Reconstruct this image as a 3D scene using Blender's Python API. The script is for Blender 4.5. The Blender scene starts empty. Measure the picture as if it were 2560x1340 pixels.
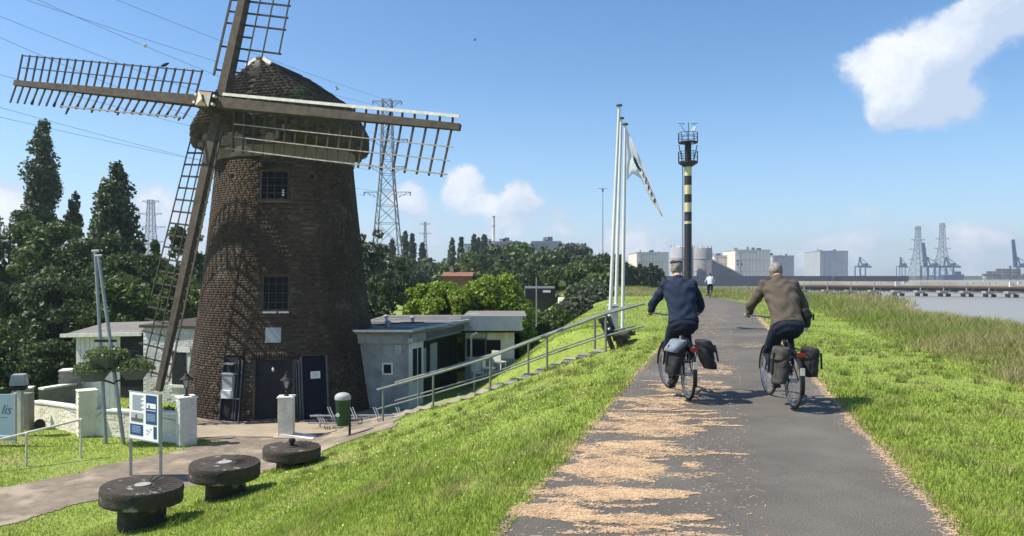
import bpy, bmesh, math, random
import numpy as np
from mathutils import Vector, Matrix
R = math.radians
rng = np.random.default_rng(7)
random.seed(7)
scn = bpy.context.scene
COL = scn.collection

# ------------------------------------------------------------------ camera
CAMZ, F, HX, HY = 1.65, 1850.0, 1280.0, 690.0
cam = bpy.data.objects.new('camera', bpy.data.cameras.new('camera'))
COL.objects.link(cam)
cam.location = (0, 0, CAMZ)
cam.rotation_euler = (R(90), 0, 0)
cam.data.sensor_width = 36
cam.data.lens = 36 * F / 2560
cam.data.shift_y = 20 / 2560
cam.data.clip_start = 0.1
cam.data.clip_end = 9000
scn.camera = cam
scn.view_settings.view_transform = 'Standard'
scn.view_settings.look = 'None'
scn.view_settings.exposure = 0.55
scn.view_settings.gamma = 1
scn.cycles.max_bounces = 6
scn.cycles.diffuse_bounces = 3
scn.cycles.glossy_bounces = 3
scn.cycles.transmission_bounces = 4
scn.cycles.transparent_max_bounces = 8
scn.cycles.volume_bounces = 0

# ------------------------------------------------------------------ light
SUN_EL, SUN_BACK = 55.0, -5.0            # elevation; degrees behind the picture plane, from the left
SUN = Vector((-math.cos(R(SUN_BACK)) * math.cos(R(SUN_EL)), math.sin(R(SUN_BACK)) * math.cos(R(SUN_EL)), math.sin(R(SUN_EL))))
sun = bpy.data.objects.new('sun', bpy.data.lights.new('sun', 'SUN'))
COL.objects.link(sun)
sun.data.energy = 5.0
sun.data.angle = R(0.4)
sun.data.color = (1.0, 0.94, 0.83)
sun.rotation_euler = SUN.to_track_quat('Z', 'Y').to_euler()
sun.location = (-30, 0, 40)


def make_world():
    w = bpy.data.worlds.new('World')
    scn.world = w
    w.use_nodes = True
    nt = w.node_tree
    N, L = nt.nodes, nt.links
    N.clear()
    out = N.new('ShaderNodeOutputWorld')
    bg = N.new('ShaderNodeBackground')
    L.new(bg.outputs[0], out.inputs[0])
    sky = N.new('ShaderNodeTexSky')
    sky.sky_type = 'NISHITA'
    sky.sun_disc = False
    sky.sun_elevation = R(SUN_EL)
    sky.sun_rotation = math.atan2(SUN.x, SUN.y)
    sky.air_density = 1.0
    sky.dust_density = 0.6
    sky.ozone_density = 3.0
    hsv = N.new('ShaderNodeHueSaturation')
    hsv.inputs['Saturation'].default_value = 1.22
    hsv.inputs['Value'].default_value = 1.18
    L.new(sky.outputs[0], hsv.inputs['Color'])
    tc = N.new('ShaderNodeTexCoord')
    d = tc.outputs['Generated']

    def math_(op, a, b=None, c=None):
        m = N.new('ShaderNodeMath'); m.operation = op
        for i, v in enumerate((a, b, c)):
            if v is None: continue
            if isinstance(v, (int, float)): m.inputs[i].default_value = v
            else: L.new(v, m.inputs[i])
        return m.outputs[0]

    def noise(scale, detail, rough=0.55, vec=None):
        n = N.new('ShaderNodeTexNoise'); n.inputs['Scale'].default_value = scale
        n.inputs['Detail'].default_value = detail; n.inputs['Roughness'].default_value = rough
        L.new(vec or d, n.inputs['Vector']); return n

    def dirpx(px, py):
        v = Vector(((px - HX) / F, 1, (HY - py) / F)); return v.normalized()
    # domain-warped direction so that cloud edges billow
    nz = noise(7, 9, 0.62)
    vs = N.new('ShaderNodeVectorMath'); vs.operation = 'SUBTRACT'
    L.new(nz.outputs['Color'], vs.inputs[0]); vs.inputs[1].default_value = (0.5, 0.5, 0.5)
    vm = N.new('ShaderNodeVectorMath'); vm.operation = 'SCALE'; vm.inputs['Scale'].default_value = 0.085
    L.new(vs.outputs[0], vm.inputs[0])
    va = N.new('ShaderNodeVectorMath'); va.operation = 'ADD'
    L.new(d, va.inputs[0]); L.new(vm.outputs[0], va.inputs[1])
    wd = va.outputs[0]
    blobs = [  # px, py, radius px, weight
        (2195, 175, 95, 1.0), (2300, 150, 125, 1.1), (2270, 245, 105, .95), (2380, 215, 100, .75), (2410, 110, 95, .85), (2190, 125, 60, .6),
        (2470, 60, 110, .8), (2540, 40, 130, .85), (2640, -40, 160, .9), (2320, 290, 85, .75), (2240, 280, 70, .55), (2400, 270, 95, .7), (2130, 150, 55, .6),
        (355, 490, 60, 1.0), (400, 490, 55, .9), (395, 545, 80, .8), (480, 560, 80, .55), (20, 510, 75, .8), (30, 560, 90, .5),
        (1150, 468, 52, 1.0), (1175, 462, 40, .8), (1050, 503, 50, .95), (1010, 500, 40, .6), (1300, 490, 46, 1.0), (1335, 505, 38, .7), (1272, 512, 40, .6), (1182, 520, 40, .9), (1215, 528, 34, .5), (1330, 550, 90, .5), (1240, 560, 80, .5), (1100, 560, 90, .42), (1420, 545, 50, .5),
        (1640, 600, 75, .85), (1580, 610, 60, .7), (1700, 615, 60, .6), (2400, 598, 60, .95), (2470, 580, 55, .95), (2520, 600, 50, .8), (2390, 640, 90, .35), (2150, 610, 60, .3), (1560, 520, 60, .35)]
    acc = None
    for px, py, rad, wgt in blobs:
        c = dirpx(px, py)
        dt = N.new('ShaderNodeVectorMath'); dt.operation = 'DISTANCE'
        L.new(wd, dt.inputs[0]); dt.inputs[1].default_value = c
        cosf = 1 / math.sqrt(1 + ((px - HX) / F) ** 2)
        mr = N.new('ShaderNodeMapRange'); mr.interpolation_type = 'SMOOTHSTEP'
        L.new(dt.outputs['Value'], mr.inputs['Value'])
        mr.inputs['From Min'].default_value = rad / F * 1.25 * cosf ** 1.4; mr.inputs['From Max'].default_value = 0.0
        mr.inputs['To Min'].default_value = 0.0; mr.inputs['To Max'].default_value = wgt
        acc = mr.outputs[0] if acc is None else math_('ADD', acc, mr.outputs[0])
    billow = N.new('ShaderNodeMapRange'); L.new(noise(6.5, 10, .68, wd).outputs['Fac'], billow.inputs['Value'])
    billow.inputs['From Min'].default_value = .32; billow.inputs['From Max'].default_value = .64; billow.inputs['To Min'].default_value = .30; billow.inputs['To Max'].default_value = 1.45
    acc = math_('MULTIPLY', acc, billow.outputs[0])
    sep = N.new('ShaderNodeSeparateXYZ'); L.new(d, sep.inputs[0])
    # low broken cumulus all round the horizon and the odd cloud elsewhere
    mp = N.new('ShaderNodeMapping'); mp.inputs['Scale'].default_value = (1, 1, 2.6); L.new(d, mp.inputs['Vector'])
    nb = noise(5.2, 7, 0.6, mp.outputs[0])
    band = N.new('ShaderNodeMapRange'); band.interpolation_type = 'SMOOTHSTEP'
    L.new(sep.outputs['Z'], band.inputs['Value'])
    band.inputs['From Min'].default_value = 0.17; band.inputs['From Max'].default_value = 0.03
    band.inputs['To Min'].default_value = 0.0; band.inputs['To Max'].default_value = 1.0
    lowc = math_('MULTIPLY', math_('MULTIPLY', math_('SUBTRACT', nb.outputs['Fac'], 0.49), 4.2), band.outputs[0])
    detail = noise(18, 9, 0.66)
    edge = math_('MULTIPLY', math_('SUBTRACT', detail.outputs['Fac'], 0.5), 1.15)
    dens = math_('ADD', acc, math_('MAXIMUM', lowc, 0.0))
    dens = math_('MINIMUM', dens, 1.0)
    dens = math_('ADD', dens, math_('MULTIPLY', edge, math_('MINIMUM', math_('MULTIPLY', dens, 2.0), 1.0)))
    al = N.new('ShaderNodeMapRange'); al.interpolation_type = 'SMOOTHSTEP'
    L.new(dens, al.inputs['Value']); al.inputs['From Min'].default_value = 0.14; al.inputs['From Max'].default_value = 0.74
    # cloud tone: bright body, greyer where the cloud is thin and low
    shade = None
    for px, py, rad, wgt in ((2440, 280, 140, 1.1), (2520, 170, 130, .8), (2330, 330, 110, .9), (2600, 90, 150, .7), (2380, 180, 60, .4), (2250, 330, 70, .5), (420, 580, 90, .5), (1330, 560, 110, .5), (1060, 540, 70, .4)):
        dt = N.new('ShaderNodeVectorMath'); dt.operation = 'DISTANCE'; L.new(wd, dt.inputs[0]); dt.inputs[1].default_value = dirpx(px, py)
        mr = N.new('ShaderNodeMapRange'); mr.interpolation_type = 'SMOOTHSTEP'; L.new(dt.outputs['Value'], mr.inputs['Value'])
        mr.inputs['From Min'].default_value = rad / F * 1.2; mr.inputs['From Max'].default_value = 0.0; mr.inputs['To Max'].default_value = wgt
        shade = mr.outputs[0] if shade is None else math_('ADD', shade, mr.outputs[0])
    tone = N.new('ShaderNodeMapRange'); L.new(math_('SUBTRACT', math_('ADD', math_('MULTIPLY', math_('SUBTRACT', noise(11, 10, .68, wd).outputs['Fac'], .5), 3.0), math_('MULTIPLY', dens, .80)), math_('MULTIPLY', shade, .8)), tone.inputs['Value'])
    tone.inputs['From Min'].default_value = 0.05; tone.inputs['From Max'].default_value = 1.0
    mixc = N.new('ShaderNodeMixRGB'); L.new(tone.outputs[0], mixc.inputs['Fac'])
    mixc.inputs[1].default_value = (4.3, 5.1, 6.3, 1); mixc.inputs[2].default_value = (7.2, 7.4, 7.7, 1)
    # whitening towards the horizon (moist air far away)
    hz = N.new('ShaderNodeMapRange'); hz.interpolation_type = 'SMOOTHSTEP'
    L.new(sep.outputs['Z'], hz.inputs['Value']); hz.inputs['From Min'].default_value = 0.30; hz.inputs['From Max'].default_value = 0.0
    hz.inputs['To Max'].default_value = 0.34
    skyc = N.new('ShaderNodeMixRGB'); L.new(hz.outputs[0], skyc.inputs['Fac']); L.new(hsv.outputs[0], skyc.inputs[1])
    skyc.inputs[2].default_value = (2.9, 4.9, 7.6, 1)
    fin = N.new('ShaderNodeMixRGB'); L.new(math_('MULTIPLY', al.outputs[0], 0.93), fin.inputs['Fac'])
    L.new(skyc.outputs[0], fin.inputs[1]); L.new(mixc.outputs[0], fin.inputs[2])
    L.new(fin.outputs[0], bg.inputs['Color'])
    bg.inputs['Strength'].default_value = 0.1


make_world()

# ------------------------------------------------------------------ helpers


def P(px, py, d):
    """world point seen at photo pixel (px,py) at distance d along the view axis"""
    return Vector(((px - HX) / F * d, d, CAMZ - (py - HY) / F * d))


def setp(o, label=None, cat=None, group=None, kind=None):
    if label: o['label'] = label
    if cat: o['category'] = cat
    if group: o['group'] = group
    if kind: o['kind'] = kind
    return o


def thing(name, label, cat, loc=(0, 0, 0), rotz=0.0, group=None):
    o = bpy.data.objects.new(name, None)
    COL.objects.link(o)
    o.location = loc; o.rotation_euler = (0, 0, rotz); o.empty_display_size = 0.2
    return setp(o, label, cat, group)


def wloc(o):
    v = Vector((0, 0, 0))
    while o is not None:
        v = v + o.location; o = o.parent
    return v


def mesh_np(name, V, Fa, mats, parent=None, smooth=False, matidx=None, attr=None, world=False):
    """V (n,3); Fa (m,k) int array"""
    me = bpy.data.meshes.new(name)
    V = np.asarray(V, dtype=np.float32).reshape(-1, 3); Fa = np.asarray(Fa, dtype=np.int32)
    if world and parent is not None:
        V = V - np.array(wloc(parent), dtype=np.float32)
    k = Fa.shape[1]; m = len(Fa)
    me.vertices.add(len(V)); me.vertices.foreach_set('co', V.ravel())
    me.loops.add(m * k); me.loops.foreach_set('vertex_index', Fa.ravel())
    me.polygons.add(m); me.polygons.foreach_set('loop_start', np.arange(0, m * k, k, dtype=np.int32))
    me.polygons.foreach_set('loop_total', np.full(m, k, dtype=np.int32))
    if smooth: me.polygons.foreach_set('use_smooth', np.ones(m, dtype=bool))
    for mt in (mats if isinstance(mats, (list, tuple)) else [mats]): me.materials.append(mt)
    if matidx is not None: me.polygons.foreach_set('material_index', np.asarray(matidx, dtype=np.int32))
    if attr is not None:
        a = me.attributes.new('tone', 'FLOAT', 'POINT'); a.data.foreach_set('value', np.asarray(attr, dtype=np.float32))
    me.update(calc_edges=True)
    o = bpy.data.objects.new(name, me)
    COL.objects.link(o)
    o.parent = parent
    return o


class MB:
    def __init__(s): s.v, s.f, s.m = [], [], []

    def add(s, vs, fs, mi=0):
        b = len(s.v); s.v += [tuple(v) for v in vs]; s.f += [tuple(b + i for i in f) for f in fs]; s.m += [mi] * len(fs); return s

    def box(s, c, size, rz=0.0, mi=0, M=None, taper=1.0):
        x, y, z = size[0] / 2, size[1] / 2, size[2] / 2
        pts = [Vector((a * x * (taper if cz > 0 else 1), b * y * (taper if cz > 0 else 1), cz * z)) for cz in (-1, 1) for a, b in ((-1, -1), (1, -1), (1, 1), (-1, 1))]
        Rm = M if M is not None else Matrix.Rotation(rz, 3, 'Z')
        pts = [Rm @ p + Vector(c) for p in pts]
        return s.add(pts, [(0, 3, 2, 1), (4, 5, 6, 7), (0, 1, 5, 4), (1, 2, 6, 5), (2, 3, 7, 6), (3, 0, 4, 7)], mi)

    def bar(s, a, b, w, h, up=(0, 0, 1), w2=None, h2=None, mi=0):
        a, b = Vector(a), Vector(b); d = (b - a).normalized(); up = Vector(up)
        sx = d.cross(up)
        if sx.length < 1e-4: sx = d.cross(Vector((1, 0, 0)))
        sx.normalize(); u = sx.cross(d).normalized()
        w2 = w if w2 is None else w2; h2 = h if h2 is None else h2
        vs = [p + sx * (i * ww / 2) + u * (j * hh / 2) for p, ww, hh in ((a, w, h), (b, w2, h2)) for i, j in ((-1, -1), (1, -1), (1, 1), (-1, 1))]
        return s.add(vs, [(0, 3, 2, 1), (4, 5, 6, 7), (0, 1, 5, 4), (1, 2, 6, 5), (2, 3, 7, 6), (3, 0, 4, 7)], mi)

    def tube(s, pts, r, n=8, mi=0, cap=True):
        pts = [Vector(p) for p in pts]; rs = r if isinstance(r, (list, tuple)) else [r] * len(pts)
        rings = []
        prev = None
        for i, p in enumerate(pts):
            d = (pts[min(i + 1, len(pts) - 1)] - pts[max(i - 1, 0)]).normalized()
            if prev is None:
                a = d.cross(Vector((0, 0, 1)))
                if a.length < 1e-3: a = d.cross(Vector((1, 0, 0)))
            else:
                a = prev - d * prev.dot(d)
            a.normalize(); prev = a; b = d.cross(a)
            rings.append([p + (a * math.cos(t) + b * math.sin(t)) * rs[i] for t in [2 * math.pi * k / n for k in range(n)]])
        base = len(s.v)
        for rg in rings: s.v += [tuple(v) for v in rg]
        for i in range(len(rings) - 1):
            for k in range(n):
                s.f.append((base + i * n + k, base + i * n + (k + 1) % n, base + (i + 1) * n + (k + 1) % n, base + (i + 1) * n + k)); s.m.append(mi)
        if cap:
            s.f.append(tuple(base + k for k in range(n - 1, -1, -1))); s.m.append(mi)
            s.f.append(tuple(base + (len(rings) - 1) * n + k for k in range(n))); s.m.append(mi)
        return s

    def lathe(s, prof, n=24, c=(0, 0, 0), mi=0, M=None, sx=1.0, sy=1.0):
        base = len(s.v); c = Vector(c)
        for r, z in prof:
            for k in range(n):
                t = 2 * math.pi * k / n
                v = Vector((r * sx * math.cos(t), r * sy * math.sin(t), z))
                if M is not None: v = M @ v
                s.v.append(tuple(v + c))
        for i in range(len(prof) - 1):
            for k in range(n):
                s.f.append((base + i * n + k, base + i * n + (k + 1) % n, base + (i + 1) * n + (k + 1) % n, base + (i + 1) * n + k)); s.m.append(mi)
        s.f.append(tuple(base + k for k in range(n - 1, -1, -1))); s.m.append(mi)
        s.f.append(tuple(base + (len(prof) - 1) * n + k for k in range(n))); s.m.append(mi)
        return s

    def build(s, name, mats, parent=None, world=True, smooth=False, bevel=0.0):
        off = wloc(parent) if (parent is not None and world) else Vector((0, 0, 0))
        me = bpy.data.meshes.new(name)
        me.from_pydata([(x - off.x, y - off.y, z - off.z) for x, y, z in s.v], [], s.f)
        for mt in (mats if isinstance(mats, (list, tuple)) else [mats]): me.materials.append(mt)
        if any(s.m):
            for p, mi in zip(me.polygons, s.m): p.material_index = mi
        if smooth:
            for p in me.polygons: p.use_smooth = True
            if len(me.polygons) < 5000:
                try: me.set_sharp_from_angle(angle=R(38))
                except Exception: pass
        me.update()
        if bevel > 0:
            bm = bmesh.new(); bm.from_mesh(me)
            bmesh.ops.bevel(bm, geom=[e for e in bm.edges if e.is_manifold and e.calc_face_angle(0) > 0.5], offset=bevel, segments=2, affect='EDGES', clamp_overlap=True)
            bm.to_mesh(me); bm.free()
        o = bpy.data.objects.new(name, me)
        COL.objects.link(o); o.parent = parent
        return o


def solo(mb, name, mat, label, cat, loc, group=None, kind=None, smooth=False, bevel=0.0):
    """one-mesh thing whose origin is at loc"""
    loc = Vector(loc)
    mb.v = [tuple(Vector(v) - loc) for v in mb.v]
    o = mb.build(name, mat, None, False, smooth, bevel); o.location = loc
    return setp(o, label, cat, group, kind)


def copy_tree(o, parent=None):
    c = o.copy(); COL.objects.link(c); c.parent = parent
    for ch in list(o.children): copy_tree(ch, c)
    return c


# ------------------------------------------------------------------ materials
def mat(name, col, rough=0.8, col2=None, scale=4.0, var=0.5, bump=0.0, bscale=30.0, metal=0.0, island=0.0, trans=0.0,
        streak=None, spec=0.3, col3=None, scale3=1.0, coord='Object', detail=6, alpha=None, patch=(0.52, 0.62)):
    m = bpy.data.materials.new(name); m.use_nodes = True
    nt = m.node_tree; N, L = nt.nodes, nt.links
    b = N['Principled BSDF']
    b.inputs['Roughness'].default_value = rough; b.inputs['Metallic'].default_value = metal
    b.inputs['Specular IOR Level'].default_value = spec
    tc = N.new('ShaderNodeTexCoord')
    mp = N.new('ShaderNodeMapping'); L.new(tc.outputs[coord], mp.inputs['Vector'])
    if streak: mp.inputs['Scale'].default_value = streak
    cur = None
    c4 = (*col, 1)
    if col2 is not None:
        n = N.new('ShaderNodeTexNoise'); n.inputs['Scale'].default_value = scale; n.inputs['Detail'].default_value = detail; n.inputs['Roughness'].default_value = 0.62
        L.new(mp.outputs[0], n.inputs['Vector'])
        mr = N.new('ShaderNodeMapRange'); L.new(n.outputs['Fac'], mr.inputs['Value'])
        mr.inputs['From Min'].default_value = 0.5 - 0.22 / max(var, .05) * .5; mr.inputs['From Max'].default_value = 0.5 + 0.22 / max(var, .05) * .5
        mx = N.new('ShaderNodeMixRGB'); L.new(mr.outputs[0], mx.inputs['Fac']); mx.inputs[1].default_value = c4; mx.inputs[2].default_value = (*col2, 1)
        cur = mx.outputs[0]
    if col3 is not None:
        n = N.new('ShaderNodeTexNoise'); n.inputs['Scale'].default_value = scale3; n.inputs['Detail'].default_value = 5
        L.new(tc.outputs[coord], n.inputs['Vector'])
        mr = N.new('ShaderNodeMapRange'); L.new(n.outputs['Fac'], mr.inputs['Value']); mr.inputs['From Min'].default_value = patch[0]; mr.inputs['From Max'].default_value = patch[1]
        mx = N.new('ShaderNodeMixRGB'); L.new(mr.outputs[0], mx.inputs['Fac'])
        if cur: L.new(cur, mx.inputs[1])
        else: mx.inputs[1].default_value = c4
        mx.inputs[2].default_value = (*col3, 1); cur = mx.outputs[0]
    if island > 0:
        g = N.new('ShaderNodeNewGeometry'); oi = N.new('ShaderNodeObjectInfo')
        ad = N.new('ShaderNodeMath'); ad.operation = 'ADD'; L.new(g.outputs['Random Per Island'], ad.inputs[0]); L.new(oi.outputs['Random'], ad.inputs[1])
        fr = N.new('ShaderNodeMath'); fr.operation = 'FRACT'; L.new(ad.outputs[0], fr.inputs[0])
        mr = N.new('ShaderNodeMapRange'); L.new(fr.outputs[0], mr.inputs['Value']); mr.inputs['To Min'].default_value = 1 - island; mr.inputs['To Max'].default_value = 1 + island
        hs = N.new('ShaderNodeHueSaturation'); L.new(mr.outputs[0], hs.inputs['Value'])
        if cur: L.new(cur, hs.inputs['Color'])
        else: hs.inputs['Color'].default_value = c4
        cur = hs.outputs[0]
    if cur: L.new(cur, b.inputs['Base Color'])
    else: b.inputs['Base Color'].default_value = c4
    if bump > 0:
        n = N.new('ShaderNodeTexNoise'); n.inputs['Scale'].default_value = bscale; n.inputs['Detail'].default_value = 5
        L.new(mp.outputs[0], n.inputs['Vector'])
        bp = N.new('ShaderNodeBump'); bp.inputs['Strength'].default_value = bump; bp.inputs['Distance'].default_value = 0.02
        L.new(n.outputs['Fac'], bp.inputs['Height']); L.new(bp.outputs[0], b.inputs['Normal'])
    if trans > 0:
        out = N['Material Output']
        tr = N.new('ShaderNodeBsdfTranslucent'); ms = N.new('ShaderNodeMixShader'); ms.inputs[0].default_value = trans
        if cur: L.new(cur, tr.inputs['Color'])
        else: tr.inputs['Color'].default_value = c4
        L.new(b.outputs[0], ms.inputs[1]); L.new(tr.outputs[0], ms.inputs[2]); L.new(ms.outputs[0], out.inputs['Surface'])
    return m


M = {}
M['brick'] = mat('brick', (.054, .036, .025), .95, (.088, .061, .042), 7, .6, .4, 60, island=.2, col3=(.16, .135, .11), scale3=1.6, patch=(.58, .74))
M['mortar'] = mat('mortar', (.075, .060, .046), .95, (.12, .098, .076), 3, .6, .5, 90)
M['wood'] = mat('weathered_wood', (.060, .045, .032), .85, (.115, .092, .068), 5, .6, .4, 25, streak=(1, 1, 1))
M['wood_dark'] = mat('dark_wood', (.045, .036, .03), .85, (.08, .066, .052), 5, .6, .3, 25)
M['palewood'] = mat('faded_paint_wood', (.40, .36, .31), .8, (.22, .19, .16), 9, .8)
M['sailbar'] = mat('sail_bar_wood', (.04, .032, .026), .85, (.075, .062, .05), 6, .6)
M['whitewood'] = mat('white_wood', (.74, .70, .62), .7, (.55, .51, .44), 8, .7, .2, 40)
M['ochre'] = mat('ochre_paint', (.42, .27, .12), .7, (.3, .19, .1), 14, .7)
M['shingle'] = mat('shingle', (.05, .041, .032), .9, (.098, .08, .06), 9, .5, .4, 70, island=.4, col3=(.10, .105, .05), scale3=1.1, patch=(.58, .7))
M['band'] = mat('painted_band', (.25, .205, .155), .9, (.17, .14, .105), 3, .6, .25, 40)
M['black'] = mat('black_paint', (.008, .0085, .010), .7, (.02, .02, .024), 5)
M['glassdark'] = mat('dark_glass', (.006, .007, .009), .45, spec=.15)
M['glassblue'] = mat('blue_door_paint', (.007, .009, .02), .8, (.010, .013, .026), 6, spec=.15)
M['white'] = mat('white_paint', (.78, .76, .71), .75, (.66, .63, .57), 3.5, .6, .3, 25, col3=(.5, .46, .38), scale3=2.2, patch=(.64, .8))
M['whitebrick'] = mat('whitewashed_brick', (.74, .73, .69), .85, (.62, .60, .55), 5, .6, .6, 18, island=.07, col3=(.42, .39, .33), scale3=2.4, patch=(.62, .75))
M['cream'] = mat('cream_limewash', (.88, .82, .68), .85, (.80, .73, .59), 5, .6, .4, 22, col3=(.5, .42, .3), scale3=2.0, patch=(.66, .8))
M['greyboard'] = mat('grey_weatherboard', (.36, .355, .345), .9, (.27, .265, .26), 2.5, .7, .1, 30, col3=(.17, .17, .16), scale3=2.2, patch=(.62, .8))
M['greytrim'] = mat('grey_trim', (.40, .42, .44), .7, (.31, .33, .35), 4)
M['roofing'] = mat('roof_felt', (.22, .205, .185), .97, (.15, .142, .13), 1.8, .7, .3, 30, streak=(.4, 3, 1), col3=(.42, .37, .30), scale3=.9, patch=(.6, .72))
M['steel'] = mat('galvanised_steel', (.36, .38, .39), .45, (.27, .28, .29), 9, metal=.6)
M['railgreen'] = mat('aged_rail_steel', (.235, .25, .235), .55, (.15, .17, .15), 4, metal=.3)
M['poleswhite'] = mat('white_pole', (.76, .75, .71), .4, (.66, .64, .6), 2)
M['stone'] = mat('millstone', (.042, .034, .028), .95, (.075, .063, .052), 7, .6, .8, 45, col3=(.30, .28, .24), scale3=5.5, patch=(.60, .68))
M['stonewall'] = mat('garden_stone', (.24, .21, .175), .9, (.34, .31, .26), 5, .6, .5, 25, island=.2)
M['bingreen'] = mat('bin_green', (.02, .075, .022), .45, (.03, .09, .03), 4)
M['plastic'] = mat('grey_plastic', (.42, .43, .43), .5, (.34, .35, .35), 6)
M['paper'] = mat('paper', (.82, .82, .80), .8)
M['navy'] = mat('navy_print', (.018, .065, .17), .5)
M['blue2'] = mat('mid_blue_print', (.05, .15, .32), .5)
M['ink'] = mat('grey_ink', (.16, .20, .26), .6)
M['signblue'] = mat('pale_blue_panel', (.30, .41, .50), .5, (.27, .37, .45), 2)
M['grass'] = mat('grass_blades', (.32, .385, .075), .6, (.22, .30, .05), 1.3, .9, island=.42, trans=.45, spec=.12, col3=(.44, .39, .17), scale3=1.1, patch=(.52, .72))
M['tuft'] = mat('weed_tuft', (.17, .26, .04), .6, (.34, .33, .12), 1.6, .9, island=.4, trans=.4, spec=.12)
M['daisy'] = mat('pale_flower', (.62, .62, .36), .8)
M['tallgrass'] = mat('tall_grass_blades', (.24, .255, .075), .75, (.38, .33, .17), .5, .8, island=.4, trans=.38, spec=.15, col3=(.19, .26, .045), scale3=.12, patch=(.5, .62))
M['turf'] = mat('turf_soil', (.25, .31, .055), .95, (.17, .235, .04), 2.5, .8, .6, 40, col3=(.26, .26, .09), scale3=.5, patch=(.57, .7))
M['lowland'] = mat('lowland_grass', (.06, .085, .03), .95, (.10, .12, .045), .12, .8)
M['dirt'] = mat('dirt', (.24, .195, .145), .95, (.16, .13, .10), 3.5, .7, .8, 26, col3=(.33, .27, .20), scale3=1.1, patch=(.5, .62))
M['sandfore'] = mat('sandy_forecourt', (.36, .30, .215), .95, (.29, .235, .17), 1.6, .7, .4, 40)
M['asphalt'] = mat('asphalt', (.122, .109, .092), .9, (.100, .090, .077), 1.1, .7, .55, 150, col3=(.145, .131, .112), scale3=.7, patch=(.48, .72), spec=.35)
M['straw'] = mat('straw', (.66, .47, .29), .9, (.46, .32, .20), 3, island=.4, trans=.1, spec=.1)
M['strawdust'] = mat('straw_dust', (.40, .29, .17), .95, (.26, .20, .14), 24, .8, .3, 60)
M['leafdark'] = mat('leaf_dark', (.045, .075, .020), .55, (.075, .110, .030), .5, .7, island=.6, trans=.28, spec=.35)
M['leafmid'] = mat('leaf_mid', (.062, .10, .022), .55, (.10, .145, .034), .5, .7, island=.6, trans=.3, spec=.3)
M['leafpoplar'] = mat('leaf_poplar', (.052, .080, .026), .5, (.085, .12, .040), .6, .7, island=.45, trans=.22, spec=.4)
M['leafbright'] = mat('leaf_bright', (.26, .34, .035), .5, (.15, .235, .022), .9, .7, island=.45, trans=.35, spec=.35)
M['leaflime'] = mat('leaf_lime', (.10, .16, .025), .55, (.07, .12, .022), .6, island=.35, trans=.35)
M['leafgrey'] = mat('leaf_grey', (.085, .10, .06), .7, (.12, .13, .09), .5, island=.3, trans=.25)
M['leafpale'] = mat('leaf_palegreen', (.075, .105, .045), .6, (.11, .14, .07), .5, island=.4, trans=.3)
M['leafplant'] = mat('planter_leaf', (.16, .21, .07), .6, (.11, .16, .045), 3, island=.4, trans=.35)
M['petal'] = mat('pink_petal', (.58, .42, .42), .7, (.70, .55, .5), 4, island=.2)
M['bark'] = mat('bark', (.055, .045, .036), .9, (.10, .085, .068), 8, .6, .6, 30)
M['conc'] = mat('concrete', (.36, .345, .31), .9, (.27, .26, .235), 1.5, .7, .3, 20)
M['yellow'] = mat('cream_yellow_paint', (.72, .63, .36), .6, (.58, .50, .28), 3, col3=(.3, .34, .12), scale3=2, patch=(.62, .75))
M['soot'] = mat('weathered_black_paint', (.022, .021, .02), .6, (.045, .042, .038), 5, col3=(.16, .13, .10), scale3=2.5, patch=(.66, .78))
M['skin'] = mat('skin', (.50, .30, .22), .55, (.44, .25, .18), 9)
M['hairgrey'] = mat('grey_hair', (.34, .305, .26), .9, (.14, .12, .10), 40, .8, .6, 120)
M['navywool'] = mat('navy_jumper', (.014, .022, .048), .95, (.02, .03, .06), 12, .6, .5, 200)
M['brownwool'] = mat('brown_jumper', (.085, .068, .050), .95, (.115, .093, .070), 12, .6, .5, 200)
M['trouser'] = mat('dark_trousers', (.008, .012, .024), .9, (.014, .019, .034), 12, .6, .3, 90)
M['rubber'] = mat('rubber', (.018, .018, .018), .75)
M['tan_tyre'] = mat('worn_tyre', (.085, .07, .055), .8, (.05, .044, .038), 9)
M['chrome'] = mat('chrome', (.55, .56, .58), .25, metal=.9)
M['bikeblack'] = mat('bike_paint_black', (.012, .012, .014), .55)
M['bag'] = mat('black_canvas', (.014, .014, .017), .7, (.03, .03, .034), 9, .6, .5, 60)
M['baggrey'] = mat('grey_canvas', (.075, .07, .062), .85, (.035, .033, .03), 9, .6, .5, 60)
M['paleblue'] = mat('pale_blue_flap', (.20, .235, .27), .8, (.12, .145, .17), 9)
M['shoe'] = mat('shoe', (.02, .018, .017), .6)
M['shirtpale'] = mat('pale_blue_shirt', (.50, .58, .66), .9)
M['redlamp'] = mat('red_reflector', (.30, .02, .015), .3)
M['craneblue'] = mat('crane_blue', (.035, .075, .145), .7)
M['pipe'] = mat('pipe_grey_brown', (.27, .235, .19), .7, (.19, .165, .135), .25, .7)
M['industrial'] = mat('pale_cladding', (.78, .69, .55), .8, (.70, .61, .48), .06, .6)
M['indgrey'] = mat('grey_cladding', (.42, .42, .42), .8, (.34, .35, .35), .15, .6)
M['inddark'] = mat('dark_cladding', (.085, .09, .10), .8, (.12, .12, .13), .3)
M['cont'] = mat('container_stack', (.20, .13, .09), .8, (.16, .15, .14), .1, .8, island=.5)
M['rust'] = mat('roof_tile_red', (.26, .12, .075), .9, (.19, .09, .06), 1.0)
M['pylon'] = mat('pylon_steel', (.20, .215, .23), .6, metal=.3)
M['wire'] = mat('cable', (.08, .11, .15), .6)
M['mud'] = mat('mud_shore', (.23, .19, .15), .9, (.17, .14, .11), .3)
M['farveg'] = mat('far_treeline', (.04, .06, .035), .95, (.065, .085, .05), .02)


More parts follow.
